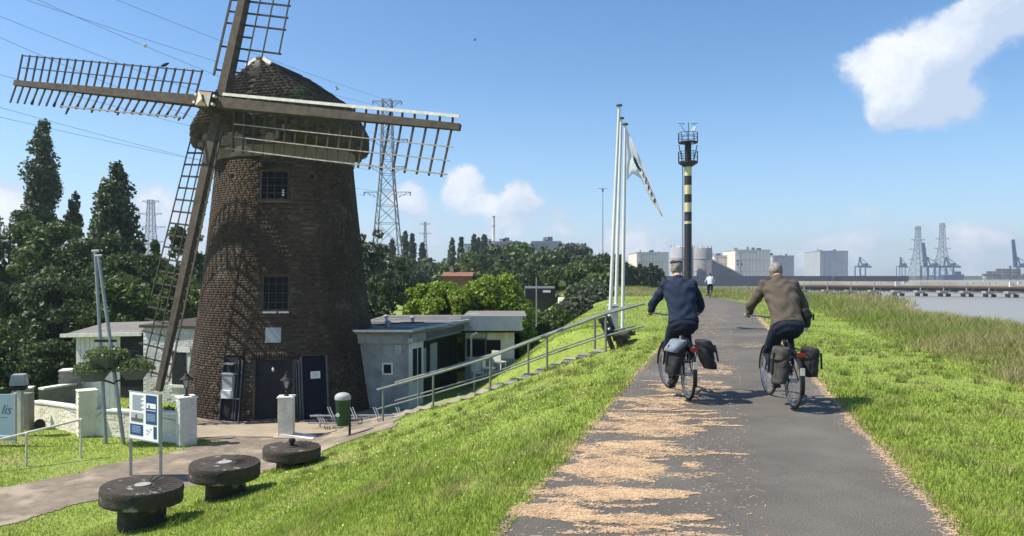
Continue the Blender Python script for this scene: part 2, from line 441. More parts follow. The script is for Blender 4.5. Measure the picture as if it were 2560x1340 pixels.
def water_mat():
    m = bpy.data.materials.new('river_water'); m.use_nodes = True
    N, L = m.node_tree.nodes, m.node_tree.links; b = N['Principled BSDF']
    b.inputs['Base Color'].default_value = (.24, .235, .21, 1); b.inputs['Roughness'].default_value = .38; b.inputs['Specular IOR Level'].default_value = .3
    tc = N.new('ShaderNodeTexCoord'); n = N.new('ShaderNodeTexNoise'); n.inputs['Scale'].default_value = .9; n.inputs['Detail'].default_value = 6
    mp = N.new('ShaderNodeMapping'); mp.inputs['Scale'].default_value = (.35, 1.0, 1); L.new(tc.outputs['Object'], mp.inputs['Vector'])
    L.new(mp.outputs[0], n.inputs['Vector']); bp = N.new('ShaderNodeBump'); bp.inputs['Strength'].default_value = .8; bp.inputs['Distance'].default_value = .25
    L.new(n.outputs['Fac'], bp.inputs['Height']); L.new(bp.outputs[0], b.inputs['Normal'])
    return m


M['water'] = water_mat()



def weather(name, scale, lo, hi):
    m = M[name]; N, L = m.node_tree.nodes, m.node_tree.links; b = N['Principled BSDF']; src = b.inputs['Base Color'].links[0].from_socket
    tc = N.new('ShaderNodeTexCoord'); g = N.new('ShaderNodeNewGeometry'); n = N.new('ShaderNodeTexNoise'); n.inputs['Scale'].default_value = scale; n.inputs['Detail'].default_value = 7; n.inputs['Roughness'].default_value = .65
    mp = N.new('ShaderNodeMapping'); mp.inputs['Scale'].default_value = (1, 1, .45); L.new(g.outputs['Position'], mp.inputs['Vector']); L.new(mp.outputs[0], n.inputs['Vector'])
    mr = N.new('ShaderNodeMapRange'); L.new(n.outputs['Fac'], mr.inputs['Value']); mr.inputs['From Min'].default_value = .36; mr.inputs['From Max'].default_value = .64; mr.inputs['To Min'].default_value = lo; mr.inputs['To Max'].default_value = hi
    h = N.new('ShaderNodeHueSaturation'); L.new(src, h.inputs['Color']); L.new(mr.outputs[0], h.inputs['Value']); L.new(h.outputs[0], b.inputs['Base Color'])


weather('brick', .7, .55, 1.12); weather('mortar', .7, .55, 1.12); weather('greyboard', 1.6, .72, 1.1); weather('whitebrick', 2.0, .72, 1.05); weather('cream', 1.8, .74, 1.05)


def asphalt_mat():
    m = M['asphalt']; N, L = m.node_tree.nodes, m.node_tree.links; b = N['Principled BSDF']
    src = b.inputs['Base Color'].links[0].from_socket
    tc = N.new('ShaderNodeTexCoord')
    sp = N.new('ShaderNodeTexNoise'); sp.inputs['Scale'].default_value = 85; sp.inputs['Detail'].default_value = 2; L.new(tc.outputs['Object'], sp.inputs['Vector'])
    mr = N.new('ShaderNodeMapRange'); L.new(sp.outputs['Fac'], mr.inputs['Value']); mr.inputs['From Min'].default_value = .3; mr.inputs['From Max'].default_value = .7; mr.inputs['To Min'].default_value = .62; mr.inputs['To Max'].default_value = 1.4
    st = N.new('ShaderNodeTexNoise'); st.inputs['Scale'].default_value = .45; st.inputs['Detail'].default_value = 8; st.inputs['Roughness'].default_value = .7; L.new(tc.outputs['Object'], st.inputs['Vector'])
    m2 = N.new('ShaderNodeMapRange'); L.new(st.outputs['Fac'], m2.inputs['Value']); m2.inputs['From Min'].default_value = .35; m2.inputs['From Max'].default_value = .65; m2.inputs['To Min'].default_value = .80; m2.inputs['To Max'].default_value = 1.16
    dn = N.new('ShaderNodeTexNoise'); dn.inputs['Scale'].default_value = 2.2; dn.inputs['Detail'].default_value = 6; L.new(tc.outputs['Object'], dn.inputs['Vector'])
    vm = N.new('ShaderNodeMixRGB'); vm.blend_type = 'ADD'; vm.inputs['Fac'].default_value = .8; L.new(tc.outputs['Object'], vm.inputs[1]); L.new(dn.outputs['Color'], vm.inputs[2])
    vo = N.new('ShaderNodeTexVoronoi'); vo.feature = 'DISTANCE_TO_EDGE'; vo.inputs['Scale'].default_value = .42; L.new(vm.outputs[0], vo.inputs['Vector'])
    m3 = N.new('ShaderNodeMapRange'); L.new(vo.outputs['Distance'], m3.inputs['Value']); m3.inputs['From Min'].default_value = .002; m3.inputs['From Max'].default_value = .009; m3.inputs['To Min'].default_value = .86
    a = N.new('ShaderNodeMath'); a.operation = 'MULTIPLY'; L.new(mr.outputs[0], a.inputs[0]); L.new(m2.outputs[0], a.inputs[1])
    c = N.new('ShaderNodeMath'); c.operation = 'MULTIPLY'; L.new(a.outputs[0], c.inputs[0]); L.new(m3.outputs[0], c.inputs[1])
    h = N.new('ShaderNodeHueSaturation'); L.new(src, h.inputs['Color']); L.new(c.outputs[0], h.inputs['Value']); L.new(h.outputs[0], b.inputs['Base Color'])


asphalt_mat()

# ------------------------------------------------------------------ terrain
TH = R(15.8)
PD = np.array([math.sin(TH), math.cos(TH)]); QD = np.array([math.cos(TH), -math.sin(TH)])
LOW = -2.75


def uc_of(v):
    w = np.clip(v - 42, 0, 60)
    return -(w ** 2) / 140.0 - np.clip(v - 102, 0, None) * 0.86


def uv_of(x, y):
    v = PD[0] * x + PD[1] * y; u = QD[0] * x + QD[1] * y
    return u - uc_of(v), v


def xy_of(u, v):
    uu = u + uc_of(v)
    return QD[0] * uu + PD[0] * v, QD[1] * uu + PD[1] * v


ST_T = np.array([2.46, 19.4]); ST_B = np.array([-3.75, 20.6])
ST_D = (ST_B - ST_T) / np.linalg.norm(ST_B - ST_T); ST_W = np.array([-ST_D[1], ST_D[0]]) * -1.0
if ST_W[1] < 0: ST_W = -ST_W


def sm(t): t = np.clip(t, 0, 1); return t * t * (3 - 2 * t)


def terr(x, y):
    x = np.asarray(x, float); y = np.asarray(y, float)
    u, v = uv_of(x, y)
    near = np.interp(u, [-400, -10.6, -9.2, -7.9, -6.8, -3, -1.7, 6.5, 8.5, 15.5, 22, 1900], [LOW, LOW, -2.42, -2.0, -1.80, -.38, 0, 0, -.15, -3.0, -4.2, -4.2])
    w = (x - ST_T[0]) * ST_W[0] + (y - ST_T[1]) * ST_W[1]
    us = np.interp(y, [19.8, 21, 30, 55, 90], [-3.4, -4.3, -5.6, -8.0, -8.0])
    t = u - us
    far = np.interp(t, [-400, -4.1, -3.6, -.25, .6], [LOW, LOW, LOW + .2, -.22, 0])
    far = np.where(u > 0, near, far)
    k = sm((w - 1.5) / 1.2)
    z = near * (1 - k) + far * k
    # right hand verge: a shallow dip where the tall growth starts
    und = .035 * np.sin(x * 1.7 + y * .6) * np.sin(y * 1.1 - x * .4) + .05 * np.sin(x * .43 + 1) * np.sin(y * .37)
    soft = sm((np.abs(u) - 1.9) / 2.0)
    flat = 1 - sm((-2.3 - z) / .35)
    z = z + und * soft * np.where(z < -.1, flat * 1.0 + .15, 1.0)
    z = z + .07 * np.exp(-((x + 5.0) ** 2 + (y - 10.3) ** 2) / 2.6)
    return z


def gp(px, py, lo=2.0, hi=400.0):
    """terrain point seen at photo pixel"""
    ds = np.geomspace(lo, hi, 4000)
    X = (px - HX) / F * ds; Z = CAMZ - (py - HY) / F * ds
    T = terr(X, ds); k = np.argmax(Z <= T)
    return Vector((X[k], ds[k], float(T[k])))


def grid_mesh(name, us, vs, mats, fn=None):
    U, Vv = np.meshgrid(us, vs, indexing='ij'); X, Y = xy_of(U, Vv)
    Z = terr(X, Y)
    n, m = U.shape; V = np.stack([X, Y, Z], -1).reshape(-1, 3)
    idx = np.arange(n * m).reshape(n, m)
    Fa = np.stack([idx[:-1, :-1], idx[1:, :-1], idx[1:, 1:], idx[:-1, 1:]], -1).reshape(-1, 4)
    o = mesh_np(name, V, Fa, mats, smooth=True)
    return o


us = np.concatenate([-np.geomspace(700, 18, 34), np.arange(-17.7, 16, .3), np.geomspace(16.5, 26, 8)])
vs = np.concatenate([np.arange(-30, 0, 2.0), np.arange(0, 46, .3), np.geomspace(46.5, 102, 70), np.geomspace(106, 640, 30)])
ground = grid_mesh('ground', us, vs, M['turf']); setp(ground, kind='structure')


def inpoly(x, y, poly):
    c = np.zeros(x.shape, bool); n = len(poly)
    for i in range(n):
        x1, y1 = poly[i][:2]; x2, y2 = poly[(i + 1) % n][:2]
        cond = ((y1 > y) != (y2 > y)) & (x < (x2 - x1) * (y - y1) / (y2 - y1 + 1e-12) + x1); c ^= cond
    return c


def sheet(name, poly, res, matl, lift=.03, jitter=.0):
    xs = [p[0] for p in poly]; ys = [p[1] for p in poly]
    X, Y = np.meshgrid(np.arange(min(xs), max(xs) + res, res), np.arange(min(ys), max(ys) + res, res), indexing='ij')
    n, m = X.shape; idx = np.arange(n * m).reshape(n, m)
    cx, cy = X[:-1, :-1] + res / 2, Y[:-1, :-1] + res / 2
    jx = jitter * np.sin(cx * 5.1 + np.sin(cy * 3.3) * 2); jy = jitter * np.sin(cy * 4.7 + np.sin(cx * 2.9) * 2)
    ins = inpoly(cx + jx, cy + jy, poly)
    Fa = np.stack([idx[:-1, :-1], idx[1:, :-1], idx[1:, 1:], idx[:-1, 1:]], -1)[ins]
    V = np.stack([X, Y, terr(X, Y) + lift], -1).reshape(-1, 3)
    used = np.unique(Fa); rm = np.full(len(V), -1); rm[used] = np.arange(len(used))
    o = mesh_np(name, V[used], rm[Fa], matl, smooth=True)
    return setp(o, kind='structure')


dirt_px = [(-80, 1240), (0, 1222), (200, 1180), (330, 1150), (450, 1125), (560, 1106), (500, 1100), (470, 1045), (560, 1020), (960, 1010), (1010, 1030), (985, 1070), (937, 1082), (870, 1104),
           (807, 1130), (760, 1160), (700, 1165), (640, 1190), (560, 1200), (470, 1215), (250, 1250), (0, 1318), (-80, 1345)]
DIRT = [tuple(gp(*p)[:2]) for p in dirt_px]
dirt = sheet('dirt_path', DIRT, .06, M['dirt'], .015, .09)
FORE_C = gp(640, 1076)
fore = [(FORE_C.x + 2.3 * math.cos(t) , FORE_C.y + 1.1 * math.sin(t)) for t in np.linspace(0, 2 * math.pi, 24, endpoint=False)]
sheet('sandy_forecourt', fore, .12, M['sandfore'], .034, .15)

# cycle path
PW_L, PW_R = -1.36, 1.46
pv = np.concatenate([np.arange(-12, 46, .35), np.geomspace(46.4, 200, 90)])
pu = np.linspace(PW_L, PW_R, 9)
U, Vv = np.meshgrid(pu, pv, indexing='ij')
jit = .035 * np.sin(pv * 2.3) + .025 * np.sin(pv * 5.9 + 1) + .02 * rng.normal(size=len(pv))
U[0] += jit; U[-1] += jit[::-1]
X, Y = xy_of(U, Vv); Z = np.maximum(terr(X, Y), -.0) * 0 + .012
idx = np.arange(U.size).reshape(U.shape)
Fa = np.stack([idx[:-1, :-1], idx[1:, :-1], idx[1:, 1:], idx[:-1, 1:]], -1).reshape(-1, 4)
cyc = mesh_np('cycle_path', np.stack([X, Y, Z], -1).reshape(-1, 3), Fa, M['asphalt'], smooth=True); setp(cyc, kind='structure')

# river and far shore
wm = MB().add([(8, -60, -3.0), (1900, -60, -3.0), (1900, 1900, -3.0), (-250, 1900, -3.0), (-40, 150, -3.0), (8, 20, -3.0)], [(0, 1, 2, 3, 4, 5)])
setp(wm.build('river_water', M['water']), kind='structure')


def far_ground():
    mb = MB()
    mb.add([(-1600, 130, -2.9), (-60, 240, -2.9), (60, 420, -2.9), (300, 760, -2.9), (900, 1180, -2.9), (1900, 1350, -2.9), (1900, 1900, -2.9), (-1600, 1900, -2.9)], [tuple(range(8))])
    return setp(mb.build('far_land', M['lowland']), kind='structure')


far_ground()

# ------------------------------------------------------------------ grass (numpy blades)


def blades(name, x, y, z, h, w, matl, lean=.35, two=True):
    n = len(x); a = rng.uniform(0, 2 * np.pi, n); ca, sa = np.cos(a), np.sin(a)
    b = rng.uniform(0, 2 * np.pi, n); ln = h * lean * rng.uniform(.2, 1.6, n)
    tx, ty = np.cos(b) * ln + h * .12, np.sin(b) * ln
    base = np.stack([x, y, z - .01], -1); wx = np.stack([ca * w / 2, sa * w / 2, np.zeros(n)], -1)
    top = base + np.stack([tx, ty, h], -1)
    if two:
        mid = base + np.stack([tx * .3, ty * .3, h * .58], -1)
        V = np.stack([base - wx, base + wx, mid + wx * .75, top, mid - wx * .75], 1).reshape(-1, 3)
        i = np.arange(n)[:, None] * 5
        T = np.concatenate([i + [0, 1, 2], i + [0, 2, 4], i + [4, 2, 3]])
    else:
        V = np.stack([base - wx, base + wx, top], 1).reshape(-1, 3)
        i = np.arange(n)[:, None] * 3; T = i + np.array([[0, 1, 2]])
    o = mesh_np(name, V, T, matl)
    return o


def scatter(n, ulo, uhi, vlo, vhi, power=2.0):
    """points in path coordinates, density falling with distance"""
    vv = []
    t = rng.uniform(0, 1, n)
    if power == 2.0: v = (vlo + 1.0) / (1 - t * (1 - (vlo + 1.0) / (vhi + 1.0))) - 1.0
    else: v = vlo + t * (vhi - vlo)
    u = rng.uniform(ulo, uhi, n)
    x, y = xy_of(u, v); return u, v, x, y


def in_view(x, y, z, m=1.12):
    px = np.abs(x / np.maximum(y, .1)) < 0.70 * m; py = (CAMZ - z) / np.maximum(y, .1) < .352 * m * 1.1
    return px & py & (y > 1.5)


GRASS = True
fertn = lambda x, y: .5 + .5 * np.sin(x * .9 + 2 * np.sin(y * .5)) * np.sin(y * .8 + 1.3 * np.sin(x * .6))


def mown(n_l, n_r):
    U_, V_ = [], []
    for n, ulo, uhi, vlo, vhi in ((n_l, -22, -1.30, 3.0, 62), (n_r, 1.40, 4.8, 3.0, 62)):
        t = rng.uniform(0, 1, n); a, b = vlo, vhi
        v = a / (1 - t * (1 - a / b))
        u = rng.uniform(ulo, uhi, n)
        if ulo < -10:   # more samples close to the path
            # density ~1/d so widen with distance: keep uniform in screen-space
            s = rng.uniform(0, 1, n); u = -1.30 - (s ** 1.25) * 20.5
            v = v - u * .25
        U_.append(u); V_.append(v)
    u = np.concatenate(U_); v = np.concatenate(V_); x, y = xy_of(u, v); z = terr(x, y)
    k = in_view(x, y, z)
    k &= ~inpoly(x + .09 * np.sin(x * 5.1 + np.sin(y * 3.3) * 2), y + .09 * np.sin(y * 4.7 + np.sin(x * 2.9) * 2), DIRT)
    k &= ((u < PW_L + .04) | (u > PW_R - .02))
    w_ = (x - ST_T[0]) * ST_W[0] + (y - ST_T[1]) * ST_W[1]
    l_ = (x - ST_T[0]) * ST_D[0] + (y - ST_T[1]) * ST_D[1]
    k &= ~((w_ > .05) & (w_ < 1.35) & (l_ > -.5) & (l_ < 6.6))
    k &= ~((z < -2.4) & (y > 21.2) & (x > -9.4))
    x, y, z, u = x[k], y[k], z[k], u[k]
    d = np.hypot(x, y); f = fertn(x, y)
    h = (.026 + .028 * f) * rng.uniform(.5, 1.35, len(x)) * (1 + d * .012)
    edge = np.exp(-((np.abs(u - .05) - 1.45) / .12) ** 2); h *= 1 + .3 * edge
    w = .0042 * rng.uniform(.7, 1.4, len(x)) * np.clip(d / 4.0, 1, 9)
    nearm = d < 13
    o = blades('mown_grass', x[nearm], y[nearm], z[nearm], h[nearm], w[nearm], M['grass']); setp(o, kind='stuff', label='short mown green grass on the dike slopes beside the cycle path', cat='grass')
    o = blades('distant_mown_grass', x[~nearm], y[~nearm], z[~nearm], h[~nearm], w[~nearm], M['grass'], two=False); setp(o, kind='stuff', label='mown grass farther along the dike, seen as a green sheet', cat='grass')


def tall(n):
    t = rng.uniform(0, 1, n); a, b = 6.0, 110.0
    v = a / (1 - t * (1 - a / b)); u = 4.1 + rng.uniform(0, 1, n) ** .8 * (6.8)
    # growth beyond the bend of the path, both sides
    m = int(n * .35); v2 = rng.uniform(52, 130, m) ; u2 = rng.uniform(-9.0, 11, m)
    keep = (np.abs(u2) > 1.7) & ((u2 > 0) | (v2 > 60))
    u = np.concatenate([u, u2[keep]]); v = np.concatenate([v, v2[keep]])
    x, y = xy_of(u, v); z = terr(x, y); k = in_view(x, y, z); x, y, z, u, v = x[k], y[k], z[k], u[k], v[k]
    d = np.hypot(x, y)
    ramp = sm((np.abs(u) - 3.9 - .35 * np.sin(v * .9)) / 1.5); ramp = np.where(v > 52, np.maximum(ramp, .55), ramp)
    cl = .5 + .5 * np.sin(x * 1.3 + 3 * np.sin(y * .35)) * np.sin(y * .9 + 2 * np.sin(x * .5))
    h = (.08 + (.22 + .22 * cl) * ramp) * rng.uniform(.5, 1.15, len(x))
    w = .005 * rng.uniform(.6, 1.5, len(x)) * np.clip(d / 7.0, 1, 7)
    o = blades('tall_grass', x, y, z, h, w, M['tallgrass'], lean=.7); setp(o, kind='stuff', label='tall uncut grass along the river side of the dike', cat='grass')


def tufts():
    n, m = 620, 30
    v = 3.2 + 22 * rng.uniform(0, 1, n) ** 1.3; side = rng.uniform(0, 1, n) < .62
    u = np.where(side, -1.5 - 8 * rng.uniform(0, 1, n) ** 1.2, 1.7 + 2.9 * rng.uniform(0, 1, n)); v = np.where(side, v - u * .3, v)
    cx_, cy_ = xy_of(u, v); x = (cx_[:, None] + rng.normal(0, .055, (n, m))).ravel(); y = (cy_[:, None] + rng.normal(0, .055, (n, m))).ravel(); z = terr(x, y)
    hh = np.repeat(rng.uniform(.07, .17, n), m) * rng.uniform(.5, 1.1, n * m); k = in_view(x, y, z) & ~inpoly(x, y, DIRT) & (z > -2.5)
    w_ = (x - ST_T[0]) * ST_W[0] + (y - ST_T[1]) * ST_W[1]; k &= w_ < -.05
    d = np.hypot(x, y); o = blades('weed_tufts', x[k], y[k], z[k], hh[k], (.006 * np.clip(d / 5, 1, 4))[k], M['tuft'], lean=.9); setp(o, kind='stuff')
    n = 170; v = 3.5 + 16 * rng.uniform(0, 1, n); u = np.where(rng.uniform(0, 1, n) < .6, -1.6 - 6.5 * rng.uniform(0, 1, n), 1.8 + 2.6 * rng.uniform(0, 1, n)); x, y = xy_of(u, v - np.minimum(u, 0) * .3); z = terr(x, y); k = ~inpoly(x, y, DIRT) & (z > -2.4)
    x, y, z = x[k], y[k], z[k]; n = len(x); r_ = .008 * np.clip(y / 6, 1, 2.2); a = np.linspace(0, 2 * np.pi, 7)[:-1]
    V = np.stack([np.stack([x + r_ * math.cos(q), y + r_ * math.sin(q), z + .07 + .006 * math.sin(q * 2)], -1) for q in a], 1).reshape(-1, 3)
    o = mesh_np('daisies', V, np.arange(6 * n).reshape(n, 6), M['daisy']); setp(o, kind='stuff')


if GRASS:
    tufts()
    mown(430000, 150000)
    tall(190000)

# ------------------------------------------------------------------ straw on the path
straw_px = [(1611, 1061, 135, 30, 1), (1650, 1085, 110, 12, .7), (1570, 1128, 150, 22, .9), (1529, 1169, 120, 33, 1), (1549, 1195, 175, 18, .9), (1487, 1241, 145, 22, .9), (1640, 1241, 95, 12, .8),
            (1369, 1283, 115, 17, 1), (1450, 1300, 90, 9, .6), (1600, 1303, 120, 14, .6), (1715, 1300, 60, 9, .7), (1500, 1335, 130, 7, .4), (1642, 1008, 92, 17, .9), (1570, 1002, 60, 6, .6), (1678, 973, 60, 13, .8), (1765, 968, 55, 16, .9), (1700, 945, 55, 9, .6),
            (1786, 927, 55, 15, .9), (1735, 1169, 30, 9, 1), (1740, 1190, 60, 5, .3), (1780, 1060, 40, 4, .3), (1780, 795, 42, 15, .5), (1770, 825, 26, 14, .5), (1880, 865, 32, 9, .6), (1820, 770, 60, 6, .4), (1690, 1130, 90, 12, .4)]


def straw():
    XS, YS = [], []
    tot = 95000; area = sum(a[2] * a[3] * a[4] for a in straw_px)
    def cast(px, py):
        d = CAMZ * F / (py - HY); return (px - HX) / F * d, d
    for cx, cy, rx, ry, wt in straw_px:
        n = int(tot * rx * ry * wt / area) + 60
        r = np.sqrt(rng.uniform(0, 1, n)) ** .9; a = rng.uniform(0, 2 * np.pi, n)
        px = cx + rx * r * np.cos(a) * (1 + .25 * np.sin(cy + a * 5)); py = cy + ry * r * np.sin(a)
        # horizontal streaks
        py = py + rng.normal(0, ry * .06, n); xw, dw = cast(px, py); key = np.sin(dw * 9 + 2.1 * np.sin(xw * 2.3 + dw)) + .9 * np.sin(xw * 6.1 + 2 * np.sin(dw * 5.3)) * np.sin(dw * 7.7 - xw * 2) + .5 * np.sin(xw * 17 + dw * 11) + rng.normal(0, 1.0, n)
        k = (key > -.15 + r * 2.0 - 1.1) ; px, py = px[k], py[k]
        x, y = cast(px, py); XS.append(x); YS.append(y)
    for q in range(34):   # thin wind-drawn streaks
        n = 420; d0 = 4.6 + 7.5 * rng.uniform() ; u0 = rng.uniform(-1.2, -.1); L0 = rng.uniform(.12, .5); x0_, y0_ = xy_of(u0, d0)
        f = rng.uniform(-1, 1, n); XS.append(x0_ + f * L0); YS.append(y0_ + rng.normal(0, .022, n) * (1.3 - np.abs(f)) + .03 * np.sin(f * 4 + q))
    # thin scatter everywhere and a continuous line along the right edge
    n = 5000; v = 3 + 42 * rng.uniform(0, 1, n) ** 1.6; u = rng.uniform(-1.3, .3, n) ; x, y = xy_of(u, v); XS.append(x); YS.append(y)
    n = 15000; v = 3 + 30 * rng.uniform(0, 1, n) ** 1.5; u = PW_R - .03 - np.abs(rng.normal(0, .05, n)) * (1 + .9 * np.sin(v * 4.1) * np.sin(v * 1.3)) - .0 + rng.uniform(-.02, .12, n); x, y = xy_of(u, v); XS.append(x); YS.append(y)
    n = 4500; v = 3 + 30 * rng.uniform(0, 1, n) ** 1.5; u = PW_L + np.abs(rng.normal(0, .04, n)) - rng.uniform(0, .06, n); x, y = xy_of(u, v); XS.append(x); YS.append(y)
    x = np.concatenate(XS); y = np.concatenate(YS); u, v = uv_of(x, y)
    k = (u > PW_L - .06) & (u < PW_R + .12); x, y = x[k], y[k]; n = len(x)
    a = rng.normal(0, .9, n); L_ = rng.uniform(.005, .014, n) + rng.exponential(.013, n); w = rng.uniform(.0018, .0038, n) * np.clip(y / 6, 1, 4)
    dx, dy = np.cos(a) * L_ / 2, np.sin(a) * L_ / 2; wx, wy = -np.sin(a) * w / 2, np.cos(a) * w / 2
    z0 = .014 + rng.uniform(0, .006, n); z1 = z0 + rng.uniform(-.001, .005, n)
    V = np.stack([np.stack([x - dx - wx, y - dy - wy, z0], -1), np.stack([x + dx - wx, y + dy - wy, z1], -1), np.stack([x + dx + wx, y + dy + wy, z1 + .001], -1), np.stack([x - dx + wx, y - dy + wy, z0 + .001], -1)], 1).reshape(-1, 3)
    Fa = np.arange(4 * n).reshape(n, 4)
    o = mesh_np('straw_litter', V, Fa, M['straw']); setp(o, 'loose tan straw strewn in streaks over the left half of the path', 'straw', kind='stuff')


straw()

# ================================================================== WINDMILL
TC = Vector((-7.80, 25.56, 0)); TZ0, TZ1 = -2.85, 5.5


def TR(z): t = (z - TZ0) / (TZ1 - TZ0); return 3.28 + (2.26 - 3.28) * t - .10 * math.sin(math.pi * t) * .6


FV = Vector((.292, -.956, 0)); RV = Vector((.956, .292, 0))


def tdir(th): return FV * math.cos(th) + RV * math.sin(th)


mill = thing('windmill', 'round dark brick windmill with shingled cap and four lattice sails', 'windmill', (TC.x, TC.y, TZ0))
# openings: theta centre, half width m, z0, z1
OPEN = [(R(-8.5), .45, 4.02, 4.98), (R(-6.5), .42, .56, 1.68), (R(-6.5), .62, -2.9, -.92), (R(15.5), .38, -2.9, -.85), (R(-30.5), .34, -2.9, -.82),
        (R(20), .07, 4.78, 4.92), (R(44), .07, 4.70, 4.86), (R(-45), .08, 4.75, 4.9)]
BL, BH, GAP = .215, .062, .012


def mortar_core():
    ths = list(np.linspace(-math.pi, math.pi, 97)[:-1]); zs_ = list(np.linspace(TZ0 - .3, TZ1, 22))
    for th, hw, a, b in OPEN:
        for e in (-1, 1):
            for q in (-.002, .002): ths.append(th + e * (hw / TR((a + b) / 2) + q))
        for v in (a, b):
            if v > TZ0 - .2: zs_ += [v - .004, v + .004]
    ths = sorted(ths); zs_ = sorted(zs_); V = []
    for z in zs_:
        for th in ths:
            r = TR(z) - .008
            for o in OPEN:
                if abs(th - o[0]) < o[1] / TR((o[2] + o[3]) / 2) and o[2] < z < o[3]: r -= .15
            d = FV * math.cos(th) + RV * math.sin(th); V.append((TC.x + d.x * r, TC.y + d.y * r, z))
    n, m = len(zs_), len(ths); F_ = [(i * m + j, i * m + (j + 1) % m, (i + 1) * m + (j + 1) % m, (i + 1) * m + j) for i in range(n - 1) for j in range(m)]
    return mesh_np('mortar_core', V, F_, M['mortar'], mill, world=True)


mortar_core()


def brick_box(l, d, h):
    x, y, z = l / 2, d, h / 2
    return [(-x, -y, -z), (x, -y, -z), (x, 0, -z), (-x, 0, -z), (-x, -y, z), (x, -y, z), (x, 0, z), (-x, 0, z)], [(4, 5, 6, 7), (0, 1, 5, 4), (1, 2, 6, 5), (3, 0, 4, 7), (0, 3, 2, 1), (2, 3, 7, 6)]


recs = []
z = TZ0 - .02; row = 0
while z < TZ1 - BH:
    zc = z + BH / 2; r = TR(zc); n = int(2 * math.pi * r / (BL + GAP)); header = (row % 2)
    if header: n = int(n * 1.9)
    for k in range(n):
        th = (k + .5 * (row % 4 > 1) + .13 * math.sin(row * 2.1)) * 2 * math.pi / n; th = (th + math.pi) % (2 * math.pi) - math.pi
        l = (2 * math.pi * r / n - GAP)
        if any(abs((th - o[0]) * r) < o[1] + l * .35 and o[2] - .02 < zc < o[3] + .04 for o in OPEN): continue
        # soldier course space above the windows and door
        if any(abs((th - o[0]) * r) < o[1] + .14 and o[3] < zc < o[3] + .26 for o in OPEN[:3]): continue
        recs.append((th, zc, r, l, BH, 0.0))
    z += BH + GAP; row += 1
for o in OPEN[:3]:
    r = TR(o[3] + .15); n = int((2 * o[1] + .24) / .074)
    for k in range(n):
        s = (k + .5) / n * 2 - 1
        recs.append((o[0] + s * (o[1] + .12) / r, o[3] + .145 + .0 - .05 * s * s, TR(o[3] + .14) + .012, .062, .21, -s * .12))
recs = np.array(recs)
# the 300 bricks that show largest are objects of their own
cx_ = TC.x + np.cos(0) * 0 + (FV.x * np.cos(recs[:, 0]) + RV.x * np.sin(recs[:, 0])) * recs[:, 2]
cy_ = TC.y + (FV.y * np.cos(recs[:, 0]) + RV.y * np.sin(recs[:, 0])) * recs[:, 2]
dd = np.sqrt(cx_ ** 2 + cy_ ** 2 + (recs[:, 1] - CAMZ) ** 2)
nx_, ny_ = FV.x * np.cos(recs[:, 0]) + RV.x * np.sin(recs[:, 0]), FV.y * np.cos(recs[:, 0]) + RV.y * np.sin(recs[:, 0])
facing = -(nx_ * cx_ + ny_ * cy_) / dd
score = recs[:, 3] * np.clip(facing, 0, 1) / dd
score = np.where((recs[:, 3] > .15) & (recs[:, 1] > -2.2) & (recs[:, 1] < 5.3), score, 0)
big = set(np.argsort(-score)[:296].tolist())
tilt = math.atan((3.28 - 2.26) / (TZ1 - TZ0))
bv, bf = brick_box(1, 1, 1)
bv = np.array(bv); bf = np.array(bf)
VV, FF = [], []
jr = np.random.default_rng(3)
brick_me = None; nb_ = 0
for i, (th, zc, r, l, h, roll) in enumerate(recs):
    nrm = tdir(th); tan = Vector((-nrm.y, nrm.x, 0)); up = Vector((0, 0, 1))
    nt_ = (nrm * math.cos(tilt) + up * math.sin(tilt)).normalized(); ut = nt_.cross(tan) * 1.0
    if ut.z < 0: ut = -ut
    if roll: q = Matrix.Rotation(roll, 3, nt_); tan2 = q @ tan; ut2 = q @ ut
    else: tan2, ut2 = tan, ut
    proud = .0 + jr.normal(0, .002) + (.006 if jr.random() < .04 else 0) - (.014 if jr.random() < .03 else 0)
    c = Vector((TC.x, TC.y, zc)) + nrm * (r + proud - .055)
    if i in big:
        if brick_me is None:
            b0 = MB(); v0, f0 = brick_box(.203, .058, BH)
            b0.add([(a, b, c_) for a, b, c_ in v0], f0); ob = b0.build('brick', M['brick'], mill, world=False); brick_me = ob.data
        else:
            ob = bpy.data.objects.new('brick', brick_me); COL.objects.link(ob); ob.parent = mill
        Mx = Matrix((tan2, -nt_, ut2)).transposed().to_4x4(); Mx.translation = c - mill.location
        ob.matrix_local = Mx @ Matrix.Diagonal((l / .203, 1, 1, 1)); nb_ += 1
    else:
        A = np.array([[tan2.x, tan2.y, tan2.z], [-nt_.x, -nt_.y, -nt_.z], [ut2.x, ut2.y, ut2.z]])
        loc = bv * np.array([l, .058, h]) @ A + np.array(c)
        FF.append(bf + len(VV) * 8); VV.append(loc)
bw = mesh_np('brickwork', np.concatenate(VV), np.concatenate(FF), M['brick'], mill, world=True); setp(bw, kind='stuff')


def tplane(th, z, off, w, h, depth, name, mt, parent=mill, dx=0.0, rot=0.0, tl=True, bevel=0.0):
    """a slab lying on the tower wall"""
    nrm = tdir(th); tan = Vector((-nrm.y, nrm.x, 0)); tt = tilt if tl else 0
    nn = (nrm * math.cos(tt) + Vector((0, 0, 1)) * math.sin(tt)); uu = nn.cross(tan); uu = uu if uu.z > 0 else -uu
    c = Vector((TC.x, TC.y, z)) + nrm * (TR(z) + off) + tan * dx
    Mx = Matrix((tan, nn, uu)).transposed()
    return MB().box(c, (w, depth, h), M=Mx).build(name, mt, parent, bevel=bevel)


